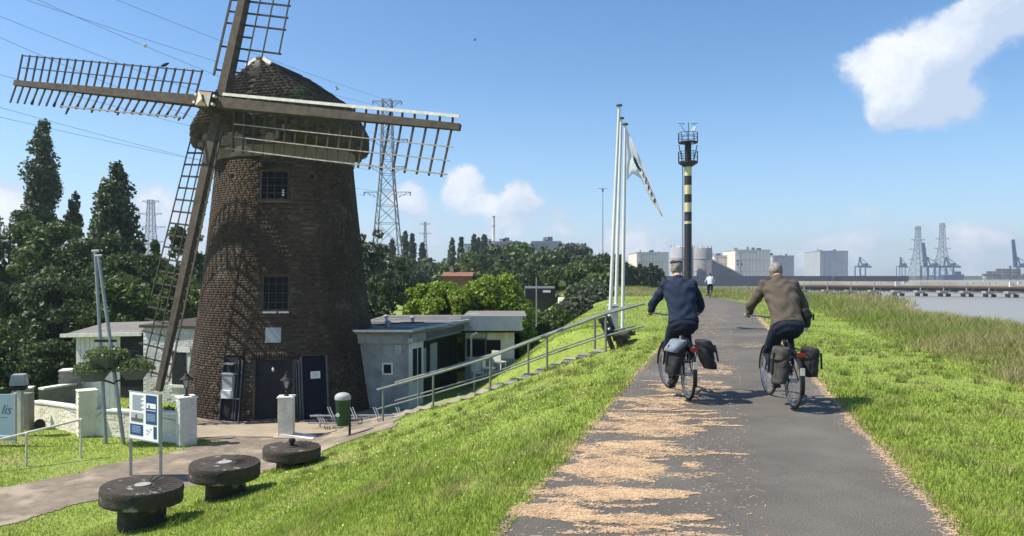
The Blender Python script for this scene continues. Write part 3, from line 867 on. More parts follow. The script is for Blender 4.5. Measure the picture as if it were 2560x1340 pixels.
# windows
for i, (th, hw, z0, z1) in enumerate(OPEN[:2]):
    zc = (z0 + z1) / 2
    fr = MB()
    p = tplane(th, zc, -.06, 2 * hw, z1 - z0, .02, 'window_pane', M['glassdark'])
    for dx in (-hw + .03, hw - .03): tplane(th, zc, -.035, .06, z1 - z0, .05, 'window_frame', M['wood_dark'], dx=dx)
    for dz in (-(z1 - z0) / 2 + .03, (z1 - z0) / 2 - .03): tplane(th, zc + dz, -.037, 2 * hw - .1, .055, .048, 'window_frame', M['wood_dark'])
    for k in range(1, 4): tplane(th, zc, -.04, .022, z1 - z0 - .08, .03, 'glazing_bar', M['wood_dark'], dx=-hw + 2 * hw * k / 4)
    for k in range(1, 4): tplane(th, z0 + (z1 - z0) * k / 4, -.042, 2 * hw - .1, .022, .026, 'glazing_bar', M['wood_dark'])
tplane(OPEN[1][0], .53, .03, .40, .05, .12, 'window_sill', M['whitewood'], dx=-.16)
tplane(OPEN[1][0], .53, .03, .30, .05, .12, 'window_sill', M['whitewood'], dx=.25)
tplane(OPEN[0][0], 4.20, -.028, .06, .05, .02, 'window_paper', M['paper'], dx=.26)
tplane(OPEN[0][0], 4.28, -.028, .06, .04, .02, 'window_paper', M['paper'], dx=.26)
tplane(OPEN[0][0], 4.35, -.028, .06, .03, .02, 'window_paper', M['paper'], dx=.26)
tplane(OPEN[0][0], 3.97, .02, 1.0, .07, .12, 'window_sill', M['mortar'])
tplane(R(-7.5), -.16, .01, .46, .46, .04, 'stone_plaque', M['greytrim'])
# doors
tplane(R(-6.5), -1.88, -.05, 1.22, 1.95, .05, 'door', M['black'])
for dx in (-.58, .58): tplane(R(-6.5), -1.88, .0, .08, 1.98, .10, 'door_frame', M['wood_dark'], dx=dx)
tplane(R(-6.5), -2.74, .16, 1.5, .14, .5, 'door_step', M['mortar'], tl=False)
bd = tplane(R(15.5), -1.86, -.02, .74, 1.98, .05, 'blue_door', M['glassblue'])
for dx in (-.40, .40): tplane(R(15.5), -1.84, .01, .05, 2.02, .09, 'door_frame', M['inddark'], dx=dx)
tplane(R(15.5), -1.42, .018, .30, .22, .012, 'door_notice', M['paper'], dx=.04)
for k in range(5): tplane(R(15.5), -1.36 - k * .03, .026, .2 - .03 * (k % 2), .008, .002, 'notice_text', M['ink'], dx=.04)
for dx, w in ((-.2, .05), (-.28, .03)): tplane(R(15.5), -1.86, .03, w, 1.9, .05, 'downpipe', M['inddark'], dx=dx - .28)
# glass bay with lamp at the left of the door
tplane(R(-30.5), -1.84, -.02, .68, 2.02, .05, 'side_door', M['black'])
for dx in (-.33, .33, .20, .12): tplane(R(-30.5), -1.88, .03, .03, 1.95, .05, 'bay_frame', M['inddark'], dx=dx)
tplane(R(-30.5), -1.02, .12, .34, .05, .22, 'lamp_hood', M['steel'], dx=-.05, tl=False)
tplane(R(-30.5), -1.32, .14, .42, .05, .2, 'display_case_top', M['greytrim'], dx=-.05, tl=False)
tplane(R(-30.5), -1.58, .12, .34, .44, .14, 'display_case', M['indgrey'], dx=-.05, tl=False)
tplane(R(-30.5), -1.92, .14, .32, .24, .15, 'display_case_paper', M['paper'], dx=-.05, tl=False)
tplane(R(-30.5), -2.06, .05, .66, .03, .06, 'bay_rail', M['steel'], tl=False)
# bulb over the door, cable
bp = Vector((TC.x, TC.y, 0)) + tdir(R(-7)) * (TR(-1) + .14)
MB().lathe([(.012, .08), (.03, .04), (.042, 0), (.03, -.035), (.005, -.05)], 12, (bp.x, bp.y, -1.2)).build('door_bulb', M['paper'], mill, smooth=True)
MB().tube([(bp.x, bp.y, -1.12), (bp.x, bp.y, -.85), (bp.x, bp.y + .15, -.8)], .008, 5).build('bulb_cable', M['black'], mill)
# shutter low on the right flank
tplane(R(74), -1.45, .04, .5, 1.25, .06, 'shutter', M['black'])
# plastered band, hood under the cap
mb = MB(); mb.lathe([(2.30, 5.44), (2.31, 5.46), (2.335, 5.78), (2.33, 6.05)], 64, (TC.x, TC.y, 0)); mb.build('plaster_band', M['band'], mill, smooth=True)

# ---- cap (axis of the windshaft: horizontal angle 18 degrees)
AZ, TI = .315, .134
NV = Vector((-math.sin(AZ) * math.cos(TI), -math.cos(AZ) * math.cos(TI), math.sin(TI)))
AH = Vector((-math.sin(AZ), -math.cos(AZ), 0)); SH = Vector((math.cos(AZ), -math.sin(AZ), 0))
cz = [5.86, 6.0, 6.6, 7.5, 8.40, 8.72]
cw = [2.36, 2.56, 2.56, 2.08, .74, .12]
cf = [2.02, 2.20, 2.22, 1.95, 1.60, 1.50]
cb = [2.55, 2.78, 2.76, 2.36, 1.45, .95]


def cap_pt(z, t):
    w, f, b = (float(np.interp(z, cz, a)) for a in (cw, cf, cb))
    c, s = math.cos(t), math.sin(t); e = 2 / (6.0 if c > 0 else 2.5)
    u = math.copysign(abs(c) ** e, c) * (f if c > 0 else b); v = math.copysign(abs(s) ** e, s) * w
    return Vector((TC.x, TC.y, z)) + AH * u + SH * v


mb = MB(); NT = 64; zs = list(np.linspace(5.86, 8.72, 20))
for z in zs:
    for k in range(NT):
        p = cap_pt(z, 2 * math.pi * k / NT); mb.v.append(tuple(p))
for i in range(len(zs) - 1):
    for k in range(NT): mb.f.append((i * NT + k, i * NT + (k + 1) % NT, (i + 1) * NT + (k + 1) % NT, (i + 1) * NT + k)); mb.m.append(0)
mb.f.append(tuple(range(NT - 1, -1, -1))); mb.m.append(0); mb.f.append(tuple((len(zs) - 1) * NT + k for k in range(NT))); mb.m.append(0)
cap = mb.build('cap', M['wood_dark'], mill, smooth=False)
# shingles: overlapping courses
sv, sf = [], []; zz = 5.96; row = 0
while zz < 8.66:
    hgt = .17
    samples = [cap_pt(zz, 2 * math.pi * k / 240) for k in range(241)]
    per = [0]
    for a, b in zip(samples[:-1], samples[1:]): per.append(per[-1] + (b - a).length)
    n = max(6, int(per[-1] / .19)); up_s = [cap_pt(min(zz + hgt, 8.72), 2 * math.pi * k / 240) for k in range(241)]
    for k in range(n):
        s0 = (k + .5 * (row % 2) + jr.uniform(-.06, .06)) / n * per[-1]; s1 = s0 + per[-1] / n - .012
        if s1 > per[-1]: continue
        def at(arr, s):
            i = min(int(np.searchsorted(per, s)) , 240); i = max(i, 1); f = (s - per[i - 1]) / max(per[i] - per[i - 1], 1e-6); return arr[i - 1].lerp(arr[i], f)
        a0, a1, b0, b1 = at(samples, s0), at(samples, s1), at(up_s, s0), at(up_s, s1)
        nn = (a1 - a0).cross(b0 - a0)
        if nn.length < 1e-7: continue
        nn.normalize()
        if nn.dot((a0 - Vector((TC.x, TC.y, 6)))) < 0: nn = -nn
        lo = .045 + jr.uniform(-.008, .014); dz = Vector((0, 0, jr.uniform(-.015, .01)))
        q = [a0 + nn * lo + dz, a1 + nn * lo + dz, b1 + nn * .012, b0 + nn * .012, a0 + nn * (lo - .02) + dz, a1 + nn * (lo - .02) + dz]
        bse = len(sv); sv += [tuple(v) for v in q]; sf += [(bse, bse + 1, bse + 2, bse + 3), (bse + 1, bse, bse + 4, bse + 5)]
    zz += .105; row += 1
sh = mesh_np('shingles', np.array(sv), np.array(sf), M['shingle'], cap, world=True); setp(sh, kind='stuff')
# front gable boards, ridge, peak boarding
fr0 = Vector((TC.x, TC.y, 8.76)) + AH * 1.55; bk0 = Vector((TC.x, TC.y, 8.76)) - AH * .85
MB().bar(fr0, bk0, .16, .07).build('ridge_cap', M['roofing'], mill)
for s in (-1, 1):
    pts = [cap_pt(z, s * .62) for z in (8.72, 8.5)]
    pts = [p + AH * .05 for p in pts]
    g = MB()
    for a, b in zip(pts[:-1], pts[1:]): g.bar(a, b, .07, .20, up=SH)
    g.build('gable_board', M['whitewood'], mill)
for k in range(4):
    zc_ = 8.62 - k * .13; w_ = float(np.interp(zc_, cz, cw)) * .66
    f_ = float(np.interp(zc_, cz, cf))
    MB().box(Vector((TC.x, TC.y, zc_)) + AH * (f_ + .03), (w_ * .9, .04, .115), M=Matrix((SH, -AH, Vector((0, 0, 1)))).transposed()).build('gable_plank', M['palewood' if k < 2 else 'wood'], mill)
# heavy beams under the cap eaves
for s in (-1, 1):
    a = Vector((TC.x, TC.y, 6.02)) + AH * 2.4 + SH * s * 1.35; b = Vector((TC.x, TC.y, 6.02)) - AH * 2.6 + SH * s * 1.35
    MB().bar(a, b, .22, .26).build('cap_beam', M['wood_dark'], mill)
MB().bar(Vector((TC.x, TC.y, 5.92)) + AH * 2.24 - SH * 1.7, Vector((TC.x, TC.y, 5.92)) + AH * 2.24 + SH * 1.7, .2, .24).build('breast_beam', M['wood_dark'], mill)
# boarded breast below the windshaft
for k in range(13):
    t = (k - 6) / 6; a = Vector((TC.x, TC.y, 5.95)) + AH * 2.24 + SH * t * 1.5; b = Vector((TC.x, TC.y, 7.1 - abs(t) * .5)) + AH * 2.2 + SH * t * 1.3
    MB().bar(a, b, .235, .03, up=AH).build('breast_board', M['wood_dark'], mill)

# ---- windshaft and sails
HUB = Vector((-8.963, 22.0, 5.159 + CAMZ))


def rfr(r):
    h = SH; u = NV.cross(SH) if NV.cross(SH).z > 0 else SH.cross(NV)
    return h * math.cos(r) - u * math.sin(r), u * math.cos(r) + h * math.sin(r)


H1, U1 = rfr(.158); H2, U2 = rfr(.145)
HB2 = HUB - NV * .45
rot = thing('sail_cross', 'four lattice sails on a crossed pair of stocks at the front of the windmill cap', 'windmill sails', HUB)
bpy.data.objects.remove(rot)            # the sails turn with the cap of this one windmill: they are parts of it
MB().tube([HUB - NV * 3.6, HUB - NV * .9], .27, 14).build('windshaft', M['wood_dark'], mill, smooth=True)
Mh = Matrix((H1, NV, U1)).transposed()
MB().box(HUB - NV * .28, (.52, 1.15, .52), M=Mh).build('poll_end', M['wood_dark'], mill, bevel=.02)
fc = HUB + NV * .305
q = [fc + H1 * (a * .235) + U1 * (b * .215) for a, b in ((-1, -1), (1, -1), (1, 1), (-1, 1))]; ctr = fc + NV * .05
for nm, a, b, mt in (('poll_face_side', 3, 0, 'whitewood'), ('poll_face_side', 1, 2, 'whitewood'), ('poll_face_bottom', 0, 1, 'ochre'), ('poll_face_top', 2, 3, 'ochre')):
    MB().add([q[a], q[b], ctr, q[a] - NV * .06, q[b] - NV * .06], [(0, 1, 2), (1, 0, 3, 4)]).build(nm, M[mt], mill)
MB().bar(ctr + U1 * .1 - H1 * .03, ctr - U1 * .1 + H1 * .08, .05, .03, up=NV).build('poll_bolt', M['black'], mill)
for sx in (-1, 1):
    for sz in (-1, 1):
        MB().tube([HUB + NV * .20 + H1 * sx * .34 + U1 * sz * .12, HUB + NV * .30 + H1 * sx * .34 + U1 * sz * .12], .045, 8).build('wedge_bolt', M['whitewood'], mill)

SB = []   # sail bars share one mesh; others are built on the spot


def stock(c, ax, nm, L_, off=Vector((0, 0, 0)), wa=.32, wb=.17, da=.30, db=.14, side=1):
    MB().bar(c + off, c + off + ax * L_, wa, da, up=NV, w2=wb, h2=db).build(nm, M['wood'], mill)


def sail(c, ax, wide, L_, s0, ww, wn, rails, nrail, a0, a1, step=.365, na0=None, na1=None, gap=(), rail_mat='sailbar', nmat='sailbar', nw=.045, start_n=None, end_n=None):
    """ax: along the arm; wide: direction of the wide side; a0,a1 twist at root/tip (positive = wide edge set back to the tower)"""
    ss = np.arange(s0, L_ + .01, step)
    T = lambda s: (a0 + (a1 - a0) * (s - s0) / (L_ - s0))
    TN = lambda s: T(s) if na0 is None else (na0 + (na1 - na0) * (s - s0) / (L_ - s0))
    E = lambda s, b: c + ax * s + (wide * math.cos(T(s)) - NV * math.sin(T(s))) * b if b > 0 else c + ax * s + (wide * math.cos(TN(s)) - NV * math.sin(TN(s))) * b
    for i, s in enumerate(ss):
        if i in gap: lo, hi = -wn * .3, ww * .33
        else: lo, hi = -wn, ww
        m_ = MB(); m_.bar(E(s, lo), E(s, -.02), .034, .052, up=ax); m_.bar(E(s, .02), E(s, hi), .034, .052, up=ax)
        m_.build('sail_bar', M['sailbar'], mill)
    for b, sa, sb, wd, mt in rails:
        n = 6
        pts = [E(sa + (sb - sa) * k / n, b) + NV * .03 for k in range(n + 1)]
        m_ = MB()
        for a, bb in zip(pts[:-1], pts[1:]): m_.bar(a, bb, wd, .022, up=NV)
        m_.build('sail_rail', M[mt], mill)
    return E, ss


# arms: left (-H1), right (+H1), up (+U2), bottom (-U2)
stock(HUB, -H1, 'sail_stock', 8.13); stock(HUB, H1, 'sail_stock', 8.16)
stock(HB2, U2, 'sail_stock', 8.6); stock(HB2, -U2, 'sail_stock', 8.64)
E1, s1_ = sail(HUB, -H1, U1, 8.05, .62, .98, .70, [(.93, .6, 8.05, .035, 'sailbar'), (.52, .55, 8.05, .03, 'sailbar'), (-.66, .7, 5.7, .045, 'palewood')], 0, R(3), R(-3), na0=R(22), na1=R(5), step=.338)
for k in (2, 3, 5, 6, 8, 11, 13, 15, 16, 19):
    if k < len(s1_):
        s = s1_[k]; MB().bar(E1(s, -.50), E1(s, -.68), .05, .03, up=-H1, w2=.10).build('sail_cleat', M['sailbar'], mill)
for s in (5.35, 4.3, 3.2, .75): MB().bar(E1(s, -.66), E1(s, -.92 if s > 5 else -.78), .07, .03, up=-H1, w2=.04).build('broken_lath', M['sailbar'], mill)
E2, _ = sail(HUB, H1, -U1, 8.1, .86, 1.38, .27, [(1.30, .6, 8.1, .036, 'palewood'), (.93, .9, 8.1, .028, 'palewood'), (.56, .9, 8.1, .028, 'palewood'), (-.27, .5, 8.12, .085, 'whitewood')], 0, R(17), R(-2), na0=R(24), na1=R(16), step=.372)
E3, _ = sail(HB2, U2, H2, 8.5, 1.15, 1.55, .42, [(1.50, 1.9, 8.5, .045, 'sailbar'), (.98, 1.1, 8.5, .04, 'sailbar'), (.55, .8, 8.5, .04, 'sailbar'), (-.42, .95, 8.5, .085, 'sailbar')], 0, R(12), R(2), gap=(1, 3), step=.375)
E4, s4_ = sail(HB2, -U2, -H2, 8.5, 1.05, 1.25, .36, [(1.2, 1.1, 6.0, .038, 'sailbar'), (.80, 1.1, 8.3, .034, 'sailbar'), (.42, 1.1, 8.3, .034, 'sailbar'), (-.34, .75, 8.3, .055, 'wood')], 0, R(16), R(5), step=.375)

# ================================================================== STRUCTURES ROUND THE MILL


def ground_at(x, y): return float(terr(x, y))


def on(px, d):
    """terrain point on the vertical line through pixel column px at distance d"""
    x = (px - HX) / F * d; return Vector((x, d, ground_at(x, d)))


# ---- right hand flat-roofed building
bld = thing('flat_roofed_building', 'low grey flat-roofed building with a dark glazed side, right of the windmill', 'building', (-3.0, 27, LOW))
RZ = -.22
c0 = Vector((-5.6, 24.5, 0)); c1 = Vector((-3.42, 24.5, 0)); c2 = Vector((-3.06, 25.55, 0)); c3 = Vector((-1.92, 30.4, 0)); c4 = Vector((.30, 30.4, 0)); c5 = Vector((.30, 34.5, 0)); c6 = Vector((-5.6, 34.5, 0))


def wall(name, a, b, z0, z1, th, mt, parent, out=None):
    a, b = Vector((a.x, a.y, 0)), Vector((b.x, b.y, 0)); d = (b - a).normalized(); n = Vector((d.y, -d.x, 0))   # n points to the right of a->b
    vs = [a, b, b - n * th, a - n * th]
    mb = MB().add([(v.x, v.y, z0) for v in vs] + [(v.x, v.y, z1) for v in vs], [(3, 2, 1, 0), (4, 5, 6, 7), (0, 1, 5, 4), (1, 2, 6, 5), (2, 3, 7, 6), (3, 0, 4, 7)])
    return mb.build(name, mt, parent)


def inwall(name, a, b, s0, s1, z0, z1, off, th, mt, parent):
    """slab on wall a-b between distances s0..s1, its outer face off metres proud of the wall"""
    a, b = Vector((a.x, a.y, 0)), Vector((b.x, b.y, 0)); d = (b - a).normalized(); n = Vector((d.y, -d.x, 0))
    return wall(name, a + d * s0 + n * off, a + d * s1 + n * off, z0, z1, th, mt, parent)


BZ = LOW - .15
wall('front_wall', c0, c1, BZ, RZ - .12, .2, M['greyboard'], bld)
wall('corner_wall', c1, c2, BZ, RZ - .12, .2, M['white'], bld)
wall('glazed_wall', c2 + Vector((-.35, .05, 0)), c3 + Vector((-.35, 0, 0)), BZ, RZ - .05, .15, M['black'], bld)
wall('wing_wall', c3 + Vector((0, .05, 0)), c4 + Vector((0, .05, 0)), BZ, RZ - .3, .2, M['white'], bld)
wall('end_wall', c4 + Vector((0, .05, 0)), c5, BZ, RZ - .3, .2, M['inddark'], bld)
# front wall boards: shallow vertical joints and small window
for k in range(1, 6): inwall('cover_strip', c0, c1, k * .42 - .02, k * .42 + .012, BZ, RZ - .4, .012, .02, M['greyboard'], bld)
inwall('window_frame', c0, c1, 1.30, 1.66, -1.62, -1.22, .03, .04, M['white'], bld)
inwall('window_pane', c0, c1, 1.36, 1.60, -1.56, -1.28, .045, .03, M['glassdark'], bld)
inwall('meter_box', c0, c1, 1.72, 1.96, -.95, -.62, .05, .06, M['greytrim'], bld)
inwall('corner_window_frame', c1, c2, .18, .92, -1.95, -.72, .03, .04, M['white'], bld)
inwall('corner_window_pane', c1, c2, .24, .86, -1.88, -.79, .05, .03, M['glassblue'], bld)
inwall('corner_window_bar', c1, c2, .53, .57, -1.88, -.79, .06, .02, M['white'], bld)
# fascias
for a, b in ((c0, c1), (c1, c2)): inwall('fascia', a, b, -.0, (b - a).length + .05, RZ - .36, RZ - .04, .09, .1, M['greyboard'], bld)
inwall('fascia', c2, c3, 0.05, (c3 - c2).length, RZ - .28, RZ + .0, .12, .1, M['inddark'], bld)
inwall('white_fascia', c3, c4, -.15, (c4 - c3).length + .12, RZ - .34, RZ + .26, .55, .1, M['greytrim'], bld)
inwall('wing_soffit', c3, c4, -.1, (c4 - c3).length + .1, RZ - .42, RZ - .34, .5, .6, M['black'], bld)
# roofs
rf = MB()
poly = [Vector((-5.9, 24.32, 0)), Vector((-3.30, 24.32, 0)), Vector((-2.90, 25.5, 0)), Vector((-1.72, 30.0, 0)), Vector((-1.72, 34.6, 0)), Vector((-5.9, 34.6, 0))]
rf.add([(p.x, p.y, RZ - .06) for p in poly] + [(p.x, p.y, RZ + .05) for p in poly], [tuple(range(5, -1, -1)), tuple(range(6, 12))] + [(i, (i + 1) % 6, 6 + (i + 1) % 6, 6 + i) for i in range(6)])
roof = rf.build('roof', M['roofing'], bld)
for k in range(8): MB().bar((-5.7, 25.3 + k * 1.1, RZ + .065), (-2.2 + k * .05, 25.2 + k * 1.1, RZ + .065), .06, .03).build('roof_seam', M['greytrim' if k % 3 else 'roofing'], roof)
MB().box(((c3.x + c4.x) / 2 + .1, 32.2, RZ + .17), (2.6, 4.6, .16)).build('wing_roof', M['roofing'], bld)
MB().bar((-3.25, 24.28, RZ + .09), (-1.72, 29.8, RZ + .09), .09, .09).build('roof_edge_trim', M['greytrim'], bld)
MB().bar((-5.9, 24.28, RZ + .07), (-3.25, 24.28, RZ + .07), .08, .07).build('roof_edge_trim', M['whitewood'], bld)
MB().tube([(-4.9, 27, RZ + .07), (-4.2, 28.2, RZ + .09), (-3.4, 28.6, RZ + .07)], .03, 6).build('roof_cable', M['black'], bld)
for x, y in ((-4.4, 26.2), (-3.9, 29), (-5.1, 30)): MB().lathe([(.08, 0), (.08, .18), (.13, .2), (.02, .27)], 10, (x, y, RZ + .05)).build('roof_vent', M['steel'], bld)
MB().box((-3.32, 24.22, RZ - .24), (.16, .12, .14)).build('floodlight', M['greytrim'], bld)
# glazed side: canopy, doors and windows
g2, g3 = c2 + Vector((-.35, .05, 0)), c3 + Vector((-.35, 0, 0))
for s0, s1, z0, z1, mt in ((.35, 1.15, -2.0, -.95, 'indgrey'), (1.6, 2.35, -2.0, -.85, 'indgrey'), (2.7, 3.6, -2.6, -.75, 'glassdark'), (3.8, 4.7, -2.6, -.75, 'glassdark')):
    inwall('shop_window_frame', g2, g3, s0 - .06, s1 + .06, z0 - .06, z1 + .06, .03, .04, M['wood_dark'], bld)
    inwall('shop_window_pane', g2, g3, s0, s1, z0, z1, .05, .03, M[mt], bld)
inwall('window_poster', g2, g3, .5, .85, -1.9, -1.3, .06, .01, M['paper'], bld)
inwall('canopy', g2, g3, .1, 3.9, RZ - .36, RZ - .28, .5, .55, M['roofing'], bld)
# post and window of the wing
MB().bar(P(1178, 940, 29.6), P(1178, 838, 29.6), .07, .07).build('canopy_post', M['whitewood'], bld)
MB().bar(P(1178, 838, 29.6), P(1195, 830, 30), .07, .07).build('canopy_brace', M['whitewood'], bld)
inwall('wing_window_pane', c3, c4, .12, .80, -1.62, -.98, .03, .03, M['glassdark'], bld)
inwall('wing_window_frame', c3, c4, .06, .86, -1.68, -.92, .015, .02, M['inddark'], bld)
inwall('wing_window_pane', c3, c4, .88, 1.45, -1.62, -.98, .03, .03, M['glassdark'], bld)
inwall('wing_panel', c3, c4, .9, 1.75, -.96, -.62, .03, .03, M['cream'], bld)
inwall('wing_plinth', c3, c4, 0, 2.1, BZ, -1.75, .02, .03, M['indgrey'], bld)
# terrace furniture: white garden chairs near the wing
CH = None
for i, (px, d) in enumerate(((1195, 29.4), (1222, 29.0), (1248, 29.5))):
    if CH is None:
        CH = thing('garden_chair', 'white garden chair on the terrace, nearest the canopy post', 'chair', on(px, d), 0.4, 'white garden chairs on the terrace')
        MB().box((0, 0, .43), (.42, .42, .04)).build('seat', M['white'], CH, world=False)
        MB().box((0, .21, .68), (.42, .03, .44)).build('backrest', M['white'], CH, world=False)
        for a in (-.18, .18):
            for b in (-.18, .18): MB().bar((a, b, 0), (a, b, .42), .035, .035).build('leg', M['white'], CH, world=False)
    else:
        c = copy_tree(CH); c.location = on(px, d); c.rotation_euler.z = i * 1.3
        c['label'] = ['', 'middle white garden chair of the three below the railing', 'white garden chair on the terrace, farthest from the canopy post'][i]

# ---- left hand white brick building with lean-to porch
wb = thing('white_brick_building', 'whitewashed brick outbuilding with a black window behind the lower left sail', 'building', (-12, 26.5, LOW))
w0, w1 = Vector((-12.95, 26.0, 0)), Vector((-10.2, 25.2, 0)); WZ = -.16
wall('front_wall', w0, w1, BZ, WZ, .25, M['whitebrick'], wb)
wall('side_wall', w0 + Vector((.02, 4, 0)), w0 + Vector((.02, .26, 0)), BZ, WZ, .25, M['whitebrick'], wb)
vals = [w0 + Vector((-.1, -.12, 0)), w1 + Vector((.1, -.12, 0)), w1 + Vector((.1, 4.5, 0)), w0 + Vector((-.1, 4.5, 0))]
MB().add([(v.x, v.y, WZ + .003) for v in vals] + [(v.x, v.y, WZ + .10) for v in vals], [(3, 2, 1, 0), (4, 5, 6, 7), (0, 1, 5, 4), (1, 2, 6, 5), (2, 3, 7, 6), (3, 0, 4, 7)]).build('roof', M['wood_dark'], wb)
inwall('window_opening', w0, w1, 1.22, 1.80, -2.10, -.98, .02, .03, M['black'], wb)
inwall('window_lintel', w0, w1, 1.06, 1.98, -.98, -.80, .04, .05, M['white'], wb)
inwall('window_sill', w0, w1, 1.14, 1.88, -2.20, -2.11, .07, .08, M['white'], wb)
# whitewashed brick courses in relief
rb = MB(); d_ = (w1 - w0).normalized(); n_ = Vector((d_.y, -d_.x, 0)); Mw = Matrix((d_, n_, Vector((0, 0, 1)))).transposed()
for r in range(33):
    for k in range(13):
        s = (k + .5 * (r % 2)) * .228 + .11; z = BZ + .17 + r * .077
        if s > 2.75 or (1.0 < s < 2.05 and -2.25 < z < -.78) or z > WZ - .05: continue
        if jr.random() < .10: continue
        c = w0 + d_ * s + n_ * jr.uniform(-.002, .007); rb.box((c.x, c.y, z), (.21, .02, .064), M=Mw)
setp(rb.build('brick_relief', M['whitebrick'], wb), kind='stuff')

po = thing('lean_to_porch', 'white boarded lean-to porch with a bright sloping roof edge behind the flower tubs', 'porch', (-15, 27, LOW))
p0, p1 = Vector((-16.0, 27.2, 0)), Vector((-13.05, 26.5, 0))
d_ = (p1 - p0).normalized(); L_ = (p1 - p0).length
wall('back_wall', p0, p0 + d_ * (L_ * .62), BZ, -.55, .15, M['white'], po)
wall('dark_opening', p0 + d_ * (L_ * .62), p1, BZ, -.55, .15, M['black'], po)
wall('side_wall', p0 + Vector((0, 2.5, 0)), p0 + Vector((0, .2, 0)), BZ, -.55, .15, M['white'], po)
n_ = Vector((d_.y, -d_.x, 0))
MB().bar(Vector((p0.x, p0.y, -.52)) - d_ * .35 + n_ * .35, Vector((p1.x, p1.y, -.40)) + n_ * .35, .10, .13).build('roof_edge', M['whitewood'], po)
a, b = p0 - d_ * .35, p1
MB().add([(a.x + n_.x * .35, a.y + n_.y * .35, -.50), (b.x + n_.x * .35, b.y + n_.y * .35, -.38), (b.x, b.y + 2.5, -.10), (a.x, a.y + 2.5, -.22)], [(0, 1, 2, 3)]).build('roof', M['roofing'], po)
for k in range(9):
    q_ = p0 + d_ * (.08 + k * .2) + n_ * .012; MB().box((q_.x, q_.y, -1.6), (.17, .02, 2.1), M=Matrix((d_, n_, Vector((0, 0, 1)))).transposed()).build('wall_board', M['white'], po)
for s_, z_ in ((.66, -1.0), (.8, -1.35), (.9, -1.7)):
    q_ = p0 + d_ * (L_ * s_) + n_ * .03; MB().bar((q_.x, q_.y, z_), (q_.x + .7 * d_.x, q_.y + .7 * d_.y, z_ - .05), .03, .05).build('window_bar', M['wood'], po)
# grey-white boards and a gate in front of the porch
for i, (px0, px1, yt, d) in enumerate(((205, 262, 925, 24.5), (262, 300, 915, 24.3))):
    a_, b_ = P(px0, 1070, d), P(px1, 1070, d)
    if i == 0:
        bt = thing('white_garden_screen', 'white boarded garden screen standing beneath the flower tubs', 'screen', (a_.x, a_.y, LOW))
    zt = CAMZ - (yt - HY) / F * d
    for k in range(3):
        f0, f1 = k / 3, (k + 1) / 3; q0_, q1_ = a_.lerp(b_, f0), a_.lerp(b_, f1)
        MB().box(((q0_.x + q1_.x) / 2, q0_.y, (zt + LOW) / 2), ((q1_.x - q0_.x) - .012, .03, zt - LOW + .1 - .12 * (k % 2))).build('board', M['white'], bt)

# ---- low white garden wall with pillars
WB = -11.0 * math.pi / 180


def pillar(px, d, zt, s, mt, label, name='gate_pillar', rz=R(38), group='whitewashed pillars of the garden wall', cap=True, cat='pillar', base=None):
    g = on(px, d) if base is None else base; t = thing(name, label, cat, (g.x, g.y, g.z), 0, group)
    h = zt - g.z
    MB().box((0, 0, (h - .04) / 2 - .1), (s, s, h - .04 + .2), rz=rz).build('shaft', mt, t, world=False, bevel=.012)
    if cap: MB().box((0, 0, h - .02), (s + .05, s + .05, .045), rz=rz).build('cap_stone', M['white'], t, world=False, bevel=.008)
    # uneven brick courses showing through the whitewash
    bb = MB(); c, s_ = math.cos(rz), math.sin(rz)
    for f in range(4):
        a = rz + f * math.pi / 2; nx, ny = math.cos(a), math.sin(a); tx, ty = -ny, nx
        for r in range(int((h - .08) / .078)):
            for k in (-1, 0, 1):
                if jr.random() < .12: continue
                off = (k + .5 * (r % 2) - .25) * .2
                if abs(off) > s / 2 - .06: continue
                w_ = .18; bb.box((nx * (s / 2 + jr.uniform(0, .006)) + tx * off, ny * (s / 2 + jr.uniform(0, .006)) + ty * off, .05 + r * .078), (.012, w_, .062), rz=a)
    setp(bb.build('brick_relief', mt, t, world=False), kind='stuff')
    return t


pa = pillar(466, 19.3, CAMZ - 300 / F * 19.3, .42, M['whitebrick'], 'rough white brick pillar carrying a lantern, left of the mill forecourt')
pb = pillar(217, 20.4, CAMZ - 284 / F * 20.4, .44, M['cream'], 'smooth cream pillar without lantern between the two lengths of garden wall')
pc = pillar(716, 20.3, CAMZ - 300 / F * 20.3, .40, M['cream'], 'white pillar carrying a lantern in front of the mill door', rz=R(8))
# its low whitewashed foot wall
q0 = pc.location
mbf = MB().add([(q0.x - .2, q0.y - .21, q0.z - .1), (q0.x + .95, q0.y - .45, q0.z - .1), (q0.x + .95, q0.y + .1, q0.z - .1), (q0.x - .2, q0.y + .1, q0.z - .1),
                (q0.x - .2, q0.y - .21, q0.z + .13), (q0.x + .80, q0.y - .40, q0.z + .02), (q0.x + .80, q0.y + .1, q0.z + .02), (q0.x - .2, q0.y + .1, q0.z + .16)],
               [(0, 1, 5, 4), (1, 2, 6, 5), (2, 3, 7, 6), (3, 0, 4, 7), (4, 5, 6, 7)])
mbf.build('whitewashed_foot', M['cream'], pc)


